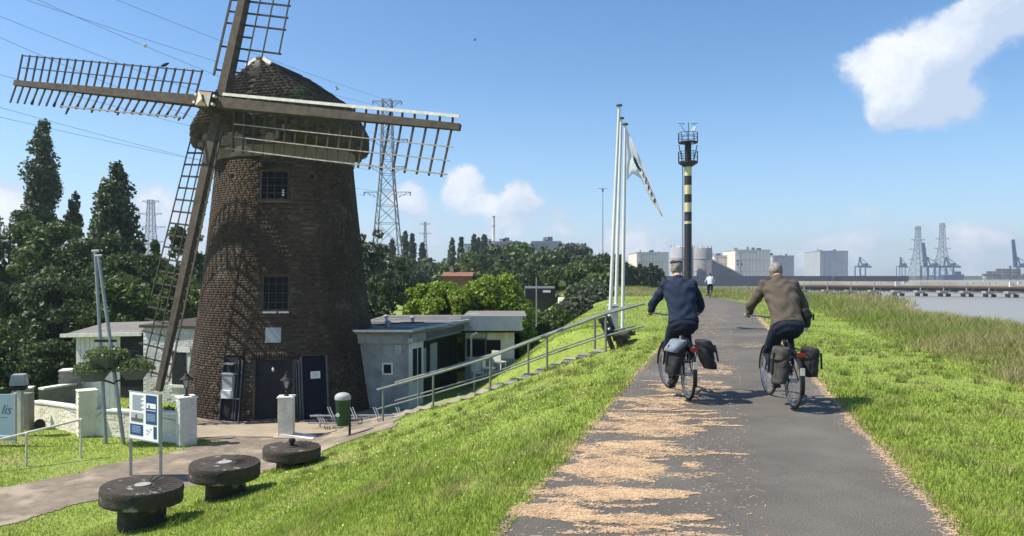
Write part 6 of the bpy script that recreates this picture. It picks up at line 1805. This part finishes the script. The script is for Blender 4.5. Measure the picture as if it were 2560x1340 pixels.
# ---- cranes, containers, ship on the far quay
def crane(px, d, k, boom_up, label, top=None):
    s = d / F; t = thing('quay_crane', label, 'crane', (P(px, HY, d).x, d, -2.0), 0, 'blue container cranes on the far quay'); m = M['craneblue']
    z = lambda y: CAMZ - (y - HY) * s
    xs = [px, px + 18 * k]
    for x_ in xs:
        for dy in (0, 14): 
            q_ = P(x_, 700, d); MB().bar((q_.x, d + dy, z(702)), (q_.x, d + dy, z(664)), 1.6 * k, 1.6 * k).build('leg', m, t)
    MB().bar((P(px - 2, 0, d).x, d + 7, z(666)), (P(px + 46 * k, 0, d).x, d + 7, z(667)), 2.4, 2.2).build('bridge_girder', m, t)
    MB().bar((P(px, 0, d).x, d, z(690)), (P(px + 18 * k, 0, d).x, d, z(690)), 1.2, 1.2).build('sill_beam', m, t)
    if boom_up: 
        for dx in (0, 7): MB().bar((P(px + dx, 0, d).x, d + 7, z(666)), (P(px - 5 + dx * .5, 0, d).x, d + 7, z(boom_up)), 1.6, 1.6).build('boom', m, t)
        for q in range(6): 
            y_ = 660 - (660 - boom_up) * q / 6; MB().bar((P(px - (660 - y_) * .08, 0, d).x, d + 7, z(y_)), (P(px + 7 - (660 - y_) * .12, 0, d).x, d + 7, z(y_ - 5)), .9, .9).build('boom_lacing', m, t)
    MB().bar((P(px + 2, 0, d).x, d + 7, z(666)), (P(px + 8 * k, 0, d).x, d + 7, z(642)), 1.4, 1.4).build('mast', m, t)
    MB().bar((P(px + 8 * k, 0, d).x, d + 7, z(642)), (P(px + 16 * k, 0, d).x, d + 7, z(666)), 1.2, 1.2).build('mast_stay', m, t)
    MB().bar((P(px + 8 * k, 0, d).x, d + 7, z(642)), (P(px + 42 * k, 0, d).x, d + 7, z(664)), .6, .6).build('tie_rod', m, t)
    MB().box((P(px + 26 * k, 0, d).x, d + 7, z(662)), (5, 5, 4)).build('machinery_house', m, t)
    return t


crane(2319, 880, 1.0, 606, 'blue quay crane with raised lattice boom in front of the river pylons')
crane(2366, 900, .95, None, 'blue quay crane with flat boom, right of the one with the raised boom')
crane(2546, 860, 1.0, 598, 'blue quay crane with raised boom at the right edge of the view')
crane(2150, 980, .75, None, 'far small gantry crane left of the river pylons')
crane(2255, 990, .45, None, 'smallest far gantry crane')
q_ = P(2380, 702, 870); sh_ = thing('moored_ship', 'dark blue ship moored below the flat-boom crane', 'ship', (q_.x, 870, -3))
MB().add([(q_.x - 12, 866, -3), (q_.x + 10, 866, -3), (q_.x + 12, 866, 3.5), (q_.x - 13, 866, 2.5), (q_.x - 12, 876, -3), (q_.x + 10, 876, -3), (q_.x + 12, 876, 3.5), (q_.x - 13, 876, 2.5)], [(0, 1, 2, 3), (5, 4, 7, 6), (3, 2, 6, 7), (1, 5, 6, 2), (4, 0, 3, 7)]).build('hull', M['craneblue'], sh_)
MB().box((q_.x + 6, 871, 5), (7, 6, 4)).build('superstructure', M['craneblue'], sh_)
for i in range(34):
    col, row = divmod(i, 4)
    if (col, row) in ((0, 3), (1, 3), (0, 2), (2, 3)): continue
    x_ = P(2462 + col * 12, 0, 780).x; z_ = -1.2 + row * 2.65
    t = solo(MB().box((x_, 780 + (col % 2), z_ + 1.3), (4.9, 2.5, 2.5)), 'shipping_container', M['cont'], 'container in the brown and grey stack at the right edge', 'container', (x_, 780, z_), 'stacked shipping containers')
    lv = ('bottom', 'second', 'third', 'top')[row]; cn = ('first', 'second', 'third', 'fourth', 'fifth', 'sixth', 'seventh', 'eighth', 'ninth')[col]
    t['label'] = 'shipping container on the %s level of the %s stack from the white beacon' % (lv, cn)
for i, px in enumerate((2088, 2100, 2462)):
    q_ = P(px, 690, 300 if i < 2 else 700); s_ = q_.y / 300
    solo(MB().box((q_.x, q_.y, -1.5), (1.0 * s_, 1, 5 * s_ if i == 0 else 2.6 * s_)).box((q_.x, q_.y, 1.2 if i == 0 else 0), (1.8 * s_, 1.2, .6)), 'mooring_dolphin', M['inddark'] if i < 2 else M['industrial'], ['tall dark mooring post left of the pipe bridge', 'short dark mooring post beside the tall one', 'small white beacon at the left end of the container stack'][i], 'mooring post', (q_.x, q_.y, -3))
for i, (px, py, d) in enumerate(((843, 223, 40), (1187, 100, 60), (412, 162, 21.9))):
    c = P(px, py, d); k = 1 if i < 2 else .9
    bd_ = thing('bird', ['small bird flying just right of the mill cap', 'tiny dark bird high in the middle of the sky', 'dark bird perched on the top rail of the left sail'][i], 'bird', c)
    MB().lathe([(.005, -.13), (.04, -.06), (.05, 0), (.035, .07), (.03, .10), (.005, .15)], 10, M=Matrix.Rotation(R(65), 3, 'Y')).build('body', M['black' if i else 'indgrey'], bd_, world=False, smooth=True)
    for s in (-1, 1):
        if i < 2: MB().add([(-.04, 0, .02), (.05, 0, .02), (.02, s * .30, .10), (-.05, s * .26, .09), (0, s * .15, .05)], [(0, 1, 4), (1, 2, 4), (2, 3, 4), (3, 0, 4)]).build('wing', M['indgrey'], bd_, world=False)
        else: MB().add([(-.10, s * .03, -.02), (.06, s * .05, .01), (.05, s * .045, .05), (-.16, s * .02, -.05)], [(0, 1, 2, 3)]).build('wing', M['black'], bd_, world=False)

# ================================================================== CYCLISTS


def loft(mb, rings, n=20, mi=0):
    """rings: (center, axis_x, axis_y, rx, ry)"""
    base = len(mb.v)
    for c, ax, ay, rx, ry in rings:
        for k in range(n):
            t = 2 * math.pi * k / n; e = .86
            cx_, sy_ = math.copysign(abs(math.cos(t)) ** e, math.cos(t)), math.copysign(abs(math.sin(t)) ** e, math.sin(t))
            mb.v.append(tuple(Vector(c) + Vector(ax) * (cx_ * rx) + Vector(ay) * (sy_ * ry)))
    for i in range(len(rings) - 1):
        for k in range(n): mb.f.append((base + i * n + k, base + i * n + (k + 1) % n, base + (i + 1) * n + (k + 1) % n, base + (i + 1) * n + k)); mb.m.append(mi)
    mb.f.append(tuple(base + k for k in range(n - 1, -1, -1))); mb.m.append(mi)
    mb.f.append(tuple(base + (len(rings) - 1) * n + k for k in range(n))); mb.m.append(mi)


def ball(mb, c, rx, ry, rz, Mx=None, n=14):
    c = Vector(c); pr = [(math.sin(math.pi * k / n), -math.cos(math.pi * k / n)) for k in range(n + 1)]
    pr[0] = (.03, -1); pr[-1] = (.03, 1); base = len(mb.v)
    for r, z in pr:
        for k in range(n):
            t = 2 * math.pi * k / n; v = Vector((r * math.cos(t) * rx, r * math.sin(t) * ry, z * rz)); v = Mx @ v if Mx is not None else v; mb.v.append(tuple(v + c))
    for i in range(len(pr) - 1):
        for k in range(n): mb.f.append((base + i * n + k, base + i * n + (k + 1) % n, base + (i + 1) * n + (k + 1) % n, base + (i + 1) * n + k)); mb.m.append(0)
    mb.f.append(tuple(base + k for k in range(n - 1, -1, -1))); mb.m.append(0); mb.f.append(tuple(base + (len(pr) - 1) * n + k for k in range(n))); mb.m.append(0)


def fuse(mb, name, mt, parent, voxel=.012, smooth=6, wrinkle=0.0, seed=0):
    """join overlapping volumes into one continuous skin"""
    o = mb.build(name, mt, parent, world=False)
    md = o.modifiers.new('r', 'REMESH'); md.mode = 'VOXEL'; md.voxel_size = voxel; md.use_smooth_shade = True
    ms = o.modifiers.new('s', 'SMOOTH'); ms.iterations = smooth; ms.factor = .5
    bpy.context.view_layer.update()
    dg_ = bpy.context.evaluated_depsgraph_get(); me = bpy.data.meshes.new_from_object(o.evaluated_get(dg_))
    o.modifiers.clear(); old = o.data; o.data = me; bpy.data.meshes.remove(old)
    if wrinkle > 0:
        co = np.empty(len(me.vertices) * 3, np.float32); me.vertices.foreach_get('co', co); co = co.reshape(-1, 3)
        no = np.empty(len(me.vertices) * 3, np.float32); me.vertices.foreach_get('normal', no); no = no.reshape(-1, 3)
        w = np.sin(co[:, 2] * 46 + 3 * np.sin(co[:, 0] * 14 + seed) + 2 * np.sin(co[:, 1] * 11)) * np.sin(co[:, 0] * 9 + co[:, 2] * 7 + seed) + .6 * np.sin(co[:, 2] * 23 + co[:, 0] * 31 + seed)
        co += no * (wrinkle * w)[:, None]; me.vertices.foreach_set('co', co.ravel()); me.update()
    for p in me.polygons: p.use_smooth = True
    me.name = name
    return o


def limb(mb, pts, rs, n=14): mb.tube(pts, rs, n)


def bicycle(name, label, loc, rz, tyre='rubber', steer=0.0, hb_w=.31):
    t = thing(name, label, 'bicycle', loc, rz, 'touring bicycles on the path'); B = M['bikeblack']
    RW, FW = Vector((0, -.52, .35)), Vector((0, .58, .35)); r = .342

    def wheel(c, st):
        Ms = Matrix.Rotation(st, 3, 'Z') @ Matrix.Rotation(R(90), 3, 'Y')
        prof = [(r - .018 + .018 * math.cos(a), .02 * math.sin(a)) for a in np.linspace(-math.pi, math.pi, 11)]
        w = MB(); base = 0
        def ring(mb, prof, n=48):
            b0 = len(mb.v); k_ = len(prof)
            for i in range(n):
                a = 2 * math.pi * i / n
                for pr, pz_ in prof: mb.v.append(tuple(Ms @ Vector((pr * math.cos(a), pr * math.sin(a), pz_)) + c))
            for i in range(n):
                for j in range(k_ - 1): mb.f.append((b0 + i * k_ + j, b0 + ((i + 1) % n) * k_ + j, b0 + ((i + 1) % n) * k_ + j + 1, b0 + i * k_ + j + 1)); mb.m.append(0)
            return mb
        wo = ring(MB(), prof).build('wheel', M[tyre], t, world=False, smooth=True)
        ring(MB(), [(r - .055, -.012), (r - .035, -.014), (r - .033, 0), (r - .035, .014), (r - .055, .012), (r - .055, -.012)]).build('rim', M['chrome'], wo, world=False, smooth=True)
        MB().tube([c + Ms @ Vector((0, 0, -.05)), c + Ms @ Vector((0, 0, .05))], .022, 10).build('hub', M['chrome'], wo, world=False)
        for i in range(20):
            a = 2 * math.pi * i / 20; MB().tube([c + Ms @ Vector((.02 * math.cos(a + .6), .02 * math.sin(a + .6), .03 * (-1) ** i)), c + Ms @ Vector(((r - .05) * math.cos(a), (r - .05) * math.sin(a), 0))], .0016, 4).build('spoke', M['chrome'], wo, world=False)
        return wo
    wheel(RW, 0); wheel(FW, steer)

    def fender(c, a0, a1, st=0.0):
        Ms = Matrix.Rotation(st, 3, 'Z'); mb = MB(); n = 18; rr = r + .022; b0 = 0
        for i in range(n + 1):
            a = a0 + (a1 - a0) * i / n
            for x, dz in ((-.028, -.012), (-.018, .002), (0, .006), (.018, .002), (.028, -.012)): mb.v.append(tuple(c + Ms @ Vector((x, (rr + dz) * math.cos(a), (rr + dz) * math.sin(a)))))
        for i in range(n):
            for j in range(4): mb.f.append((i * 5 + j, (i + 1) * 5 + j, (i + 1) * 5 + j + 1, i * 5 + j + 1)); mb.m.append(0)
        mb.build('mudguard', B, t, world=False, smooth=True)
    fender(RW, R(20), R(200)); fender(FW, R(-5), R(160), steer)
    BBk = Vector((0, -.06, .29)); ST = Vector((0, -.22, .80)); HT = Vector((0, .40, .84)); HL = Vector((0, .44, .66))
    f = MB(); f.tube([BBk, ST], .016, 10); f.tube([BBk, HL], .019, 10); f.tube([ST - Vector((0, -.02, .10)), HT - Vector((0, 0, .04))], .016, 10); f.tube([HT, HL], .02, 10)
    for s in (-.06, .06):
        f.tube([BBk + Vector((s * .6, 0, 0)), RW + Vector((s, 0, 0))], .009, 8); f.tube([ST + Vector((s * .3, 0, -.06)), RW + Vector((s, 0, 0))], .008, 8)
    f.build('frame', B, t, world=False, smooth=True)
    fk = MB()
    Ms = Matrix.Rotation(steer, 3, 'Z')
    for s in (-.05, .05): fk.tube([HL + Vector((s * .8, 0, -.02)), FW + Ms @ Vector((s, 0, 0))], .011, 8)
    fk.build('fork', B, t, world=False, smooth=True)
    MB().tube([ST, (0, -.245, .95)], .013, 8).build('seat_post', M['chrome'], t, world=False, smooth=True)
    sd = MB(); ball(sd, (0, -.29, .975), .095, .11, .032); ball(sd, (0, -.17, .98), .04, .13, .022); fuse(sd, 'saddle', B, t, .01, 4)
    hb = MB(); hb.tube([HT, HT + Vector((0, .01, .20))], .014, 8)
    hc = HT + Vector((0, .02, .24))
    hb.tube([hc + Vector((-hb_w, -.17, .02)), hc + Vector((-hb_w * .8, -.05, .03)), hc + Vector((-.08, 0, 0)), hc + Vector((.08, 0, 0)), hc + Vector((hb_w * .8, -.05, .03)), hc + Vector((hb_w, -.17, .02))], .012, 8)
    hb.build('handlebar', M['chrome'], t, world=False, smooth=True)
    for s in (-1, 1):
        MB().tube([hc + Vector((s * hb_w * 1.0, -.19, .02)), hc + Vector((s * hb_w * .9, -.10, .027))], .018, 8).build('grip', M['rubber'], t, world=False, smooth=True)
        MB().tube([hc + Vector((s * hb_w * .93, -.10, .01)), hc + Vector((s * hb_w * .86, -.02, -.01))], .006, 6).build('brake_lever', M['chrome'], t, world=False)
    rk = MB()
    for s in (-.06, .06): rk.tube([(s, -.30, .74), (s, -.80, .74)], .006, 6)
    for y in (-.36, -.5, -.64, -.78): rk.tube([(-.06, y, .74), (.06, y, .74)], .005, 6)
    for s in (-.07, .07): rk.tube([(s, -.52, .37), (s, -.60, .74)], .005, 6); rk.tube([(s, -.52, .37), (s, -.72, .74)], .005, 6)
    rk.build('luggage_rack', B, t, world=False)
    MB().box((0, -.83, .70), (.10, .03, .045)).build('tail_light', M['redlamp'], t, world=False, bevel=.006)
    MB().box((0, -.868, .50), (.055, .012, .09)).build('rear_reflector', M['whitewood'], t, world=False, bevel=.004)
    cr = MB(); cr.tube([BBk + Vector((-.07, 0, 0)), BBk + Vector((.07, 0, 0))], .02, 10)
    return t, hc, BBk


def pedals(t, BBk, ang):
    out = []
    MB().tube([BBk + Vector((-.06, 0, 0)), BBk + Vector((.06, 0, 0))], .02, 10).build('bottom_bracket', M['chrome'], t, world=False)
    MB().lathe([(.085, -.002), (.085, .002)], 26, BBk + Vector((.055, 0, 0)), M=Matrix.Rotation(R(90), 3, 'Y')).build('chainring', M['inddark'], t, world=False)
    for s in (-1, 1):
        a = ang + (math.pi if s > 0 else 0); e = BBk + Vector((s * .075, .17 * math.cos(a), .17 * math.sin(a)))
        MB().bar(BBk + Vector((s * .07, 0, 0)), e, .015, .02, up=(1, 0, 0)).build('crank', M['chrome'], t, world=False)
        MB().box(e + Vector((s * .05, 0, 0)), (.09, .07, .022)).build('pedal', M['rubber'], t, world=False); out.append(e + Vector((s * .05, 0, 0)))
    return out


def bag(name, label, bt, x, y0, y1, z0, z1, w, m, flare=0.0, flapm=None, group='panniers on the bicycles', seed=0):
    """soft pannier hanging beside the rear wheel, shaped in the bicycle's own frame"""
    c = Matrix.Translation(bt.location) @ Matrix.Rotation(bt.rotation_euler.z, 4, 'Z'); s = 1 if x > 0 else -1
    mid = Vector((x, (y0 + y1) / 2, z0)); t = thing(name, label, 'pannier', c @ mid, bt.rotation_euler.z, group)
    def rings(ww, grow, zlo, zhi, n=7):
        rr = []
        for i in range(n):
            f = i / (n - 1); z = zlo + (zhi - zlo) * f; bulge = math.sin(math.pi * min(max(f, .06), .94)) ** .4
            rr.append(((s * flare * (1 - f) * 1.0 + s * .012 * math.sin(f * 5 + seed), 0, z - z0), (1, 0, 0), (0, 1, 0), (ww / 2 + grow) * (.72 + .3 * bulge), ((y1 - y0) / 2 + grow) * (.80 + .2 * bulge)))
        return rr
    mb = MB(); loft(mb, rings(w, 0, z0, z1), 24); fuse(mb, 'bag_body', M[m], t, .011, 5, .0035, seed)
    fl = MB(); loft(fl, rings(w, .012, z1 - .13, z1 + .02, 5), 24); fuse(fl, 'bag_flap', M[flapm or m], t, .011, 5, .003, seed + 3)
    for dy in (-.09, .09): MB().bar((s * (w / 2 + .022) + s * flare * .3, dy, z1 - z0 - .04), (s * (w / 2 + .018) + s * flare * .8, dy, .10), .006, .022, up=(1, 0, 0)).build('strap', M['rubber'], t, world=False)
    return t


def rider(label, bt, hc, ped, jack, hairm, lean=.18, hand_x=.31, head_fwd=.08, head_z=.30, sc=1.0, hips_y=-.27, cap=False):
    t = thing('person', label, 'person', bt.location, bt.rotation_euler.z, 'cyclists on the path')
    hip = Vector((0, hips_y, 1.03)); waist = hip + Vector((0, lean * .42, .20)); chest = hip + Vector((0, lean * 1.0, .40)); sh = hip + Vector((0, lean * 1.35, .50)); neck = sh + Vector((0, .05, .075)); head = sh + Vector((0, head_fwd + .05, head_z * .74))
    spine = (sh - hip).normalized(); fw = Vector((1, 0, 0)).cross(spine) * -1
    X = Vector((1, 0, 0))
    hands = [hc + Vector((s * hand_x, -.14, .03)) for s in (-1, 1)]
    shs = [sh + Vector((s * .185, 0, -.015)) for s in (-1, 1)]
    elb = [(shs[i] + hands[i]) / 2 + Vector((s * .085, -.03, -.10)) for i, s in enumerate((-1, 1))]
    knees, ank = [], []
    for i, s in enumerate((-1, 1)):
        p = ped[i]; a_ = p + Vector((0, -.06, .10)); ank.append(a_); h_ = hip + Vector((s * .10, .02, -.04)); d_ = a_ - h_; L1, L2 = .46, .45; D = min(d_.length, L1 + L2 - .005)
        m_ = (L1 * L1 - L2 * L2 + D * D) / (2 * D); hgt = math.sqrt(max(L1 * L1 - m_ * m_, 0)); dn = d_.normalized(); fwd = Vector((s * .10, 1, .35)); fwd = (fwd - dn * fwd.dot(dn)).normalized(); knees.append(h_ + dn * m_ + fwd * hgt)
    # ---- body: one continuous skin
    b = MB()
    loft(b, [(hip - spine * .10, X, fw, .13, .10), (hip, X, fw, .15, .11), (waist, X, fw, .13, .095), (chest, X, fw, .15, .105), (sh, X, fw, .13, .08), (neck, X, fw, .055, .055)])
    limb(b, [neck - Vector((0, 0, .05)), neck + Vector((0, .01, .03)), head - Vector((0, .01, .06))], [.062, .056, .055])
    ball(b, head, .076, .094, .112); ball(b, head + Vector((0, .035, -.05)), .055, .065, .06); ball(b, head + Vector((0, .103, -.008)), .013, .02, .022)
    for s in (-1, 1): ball(b, head + Vector((s * .078, -.005, -.005)), .010, .02, .032, n=8)
    for i, s in enumerate((-1, 1)):
        limb(b, [shs[i], elb[i], hands[i] + Vector((0, -.06, .01))], [.045, .036, .025]); limb(b, [hip + Vector((s * .09, 0, -.02)), knees[i], ank[i]], [.075, .052, .036])
        h = hands[i]; ball(b, h + Vector((0, -.015, .018)), .042, .050, .020); limb(b, [h + Vector((0, -.09, .015)), h + Vector((0, -.02, .018))], [.026, .03], 10)
        for k in range(4):   # fingers closed over the grip
            y = -.035 + .022 * k; L = (.9, 1.05, 1.0, .82)[k]
            limb(b, [h + Vector((s * -.005, y, .028)), h + Vector((s * .022 * L, y + .004, .030)), h + Vector((s * .036 * L, y + .004, .008)), h + Vector((s * .026 * L, y + .002, -.016)), h + Vector((s * .006, y, -.020))], [.0095, .009, .0085, .008, .007], 8)
        limb(b, [h + Vector((-s * .02, -.03, .012)), h + Vector((-s * .034, .0, .002)), h + Vector((-s * .026, .022, -.012))], [.011, .0095, .008], 8)
    body = fuse(b, 'body', M['skin'], t, .0075, 4)
    # ---- clothing
    j = MB()
    loft(j, [(hip - spine * .015, X, fw, .200, .150), (hip + spine * .06, X, fw, .195, .148), (waist, X, fw, .192, .142), (waist.lerp(chest, .5), X, fw, .205, .145), (chest, X, fw, .222, .142), (sh - spine * .03, X, fw, .215, .118), (sh + spine * .03, X, fw, .135, .09), (neck, X, fw, .068, .066)], 28)
    for i, s in enumerate((-1, 1)):
        ball(j, shs[i], .082, .08, .078); limb(j, [shs[i] + Vector((-s * .03, 0, 0)), shs[i].lerp(elb[i], .5), elb[i], elb[i].lerp(hands[i], .5), hands[i] + Vector((0, -.085, .012))], [.082, .070, .058, .050, .040], 16)
    jo = fuse(j, 'jumper', M[jack], t, .011, 5, .008, sc * 3)
    hm = MB(); loft(hm, [(hip - spine * .045, X, fw, .203, .152), (hip + spine * .005, X, fw, .206, .155)], 28); fuse(hm, 'jumper_hem', M[jack], t, .012, 3)
    tr = MB()
    loft(tr, [(hip - spine * .17, X, fw, .125, .10), (hip - spine * .10, X, fw, .185, .150), (hip - spine * .0, X, fw, .186, .142), (hip + spine * .07, X, fw, .17, .125)], 24)
    for i, s in enumerate((-1, 1)):
        h_ = hip + Vector((s * .10, .0, -.04)); limb(tr, [h_, h_.lerp(knees[i], .5), knees[i], knees[i].lerp(ank[i], .45), ank[i] + Vector((0, 0, .02))], [.108, .097, .078, .070, .055], 18)
    fuse(tr, 'trousers', M['trouser'], t, .011, 6, .004, 5)
    for i, s in enumerate((-1, 1)):
        p = ped[i]; sh_ = MB(); ball(sh_, p + Vector((0, .02, .045)), .046, .13, .038); ball(sh_, p + Vector((0, -.06, .065)), .04, .055, .05); limb(sh_, [p + Vector((0, -.06, .06)), ank[i] + Vector((0, 0, .03))], [.042, .046], 12)
        fuse(sh_, 'shoe', M['shoe'], t, .009, 3)
    # ---- hair and face
    hr_ = MB(); ball(hr_, head + Vector((0, -.014, .022)), .086, .096, .108); ball(hr_, head + Vector((0, -.045, -.02)), .072, .058, .078)
    ho = fuse(hr_, 'hair', M[hairm], t, .006, 3, .005, 9)
    if cap:
        cm = MB(); ball(cm, head + Vector((0, .0, .075)), .088, .102, .045); cm.box(head + Vector((0, .11, .065)), (.12, .09, .01)); fuse(cm, 'cap', M['bag'], t, .008, 4)
    for s in (-1, 1): 
        e = MB(); ball(e, head + Vector((s * .03, .083, .012)), .012, .009, .008, n=8); e.build('eye', M['whitewood'], t, world=False, smooth=True)
    m = MB(); m.tube([head + Vector((-.022, .093, -.055)), head + Vector((0, .099, -.057)), head + Vector((.022, .093, -.055))], .005, 6); m.build('mouth', M['rust'], t, world=False)
    # collar line
    cl = MB(); loft(cl, [(neck - spine * .01, X, fw, .072, .07), (neck + spine * .022, X, fw, .066, .064)], 20); cl.build('collar', M[jack], t, world=False, smooth=True)
    return t


# left rider: rear wheel at 9.7 m
b1, hc1, bb1 = bicycle('bicycle', 'black touring bicycle ridden by the man in the navy jumper', (2.30, 10.22, .012), R(1.0), 'rubber', steer=R(12), hb_w=.34)
pd1 = pedals(b1, bb1, R(-110))
rider('cyclist in a navy jumper with pale hair, riding ahead on the left', b1, hc1, pd1, 'navywool', 'hairgrey', lean=.20, hand_x=.34, head_z=.30, cap=True)
bag('pannier', 'black pannier with pale blue flap on the left of the navy cyclist', b1, -.155, -.80, -.42, .38, .79, .19, 'bag', .07, 'paleblue', seed=1)
bag('pannier', 'black pannier flaring out on the right of the navy cyclist', b1, .155, -.78, -.44, .44, .79, .18, 'bag', .10, None, seed=2)
# right rider
b2, hc2, bb2 = bicycle('bicycle', 'touring bicycle with worn tan tyres ridden by the man in brown', (3.50, 9.62, .012), R(-4), 'tan_tyre', steer=R(3), hb_w=.36)
pd2 = pedals(b2, bb2, R(200))
rider('cyclist in a brown jumper hunched over the bars, riding on the right', b2, hc2, pd2, 'brownwool', 'hairgrey', lean=.29, hand_x=.36, head_fwd=.09, head_z=.22)
bag('pannier', 'grey canvas pannier on the left of the brown-clad cyclist', b2, -.155, -.78, -.42, .34, .75, .18, 'baggrey', .05, 'baggrey', seed=3)
bag('pannier', 'black rounded pannier on the right of the brown-clad cyclist', b2, .155, -.78, -.44, .42, .75, .17, 'bag', .02, None, seed=4)
hp = bag('hip_pouch', 'dark green pouch at the right hip of the brown-clad cyclist', b2, .25, -.24, -.02, .98, 1.20, .13, 'bag', .0, None, group='pouches', seed=6)
hp['category'] = 'pouch'
# far rider
gz = ground_at((1775 - HX) / F * 57, 57)
b3, hc3, bb3 = bicycle('bicycle', 'small distant bicycle under the rider in a pale shirt', ((1775 - HX) / F * 57, 57, gz), R(-12), 'rubber')
pd3 = pedals(b3, bb3, R(-60))
rider('distant cyclist in a pale blue shirt far along the path', b3, hc3, pd3, 'shirtpale', 'bag', lean=.16, head_z=.30)


# ================================================================== AIR
def haze():
    mb = MB().add([(x, y, z) for z in (-6.0, 84.0) for x, y in ((-1750, -75), (2000, -75), (2000, 2000), (-1750, 2000))], [(3, 2, 1, 0), (4, 5, 6, 7), (0, 1, 5, 4), (1, 2, 6, 5), (2, 3, 7, 6), (3, 0, 4, 7)])
    m = bpy.data.materials.new('air_haze'); m.use_nodes = True; nt = m.node_tree; nt.nodes.clear()
    o = nt.nodes.new('ShaderNodeOutputMaterial'); v = nt.nodes.new('ShaderNodeVolumePrincipled'); nt.links.new(v.outputs[0], o.inputs['Volume'])
    v.inputs['Color'].default_value = (.80, .88, 1.0, 1); v.inputs['Density'].default_value = HAZE; v.inputs['Anisotropy'].default_value = .3
    setp(mb.build('haze', m), 'thin pale haze softening the far shore and the wood', 'haze', kind='stuff')


HAZE = .0004
if HAZE > 0: haze()
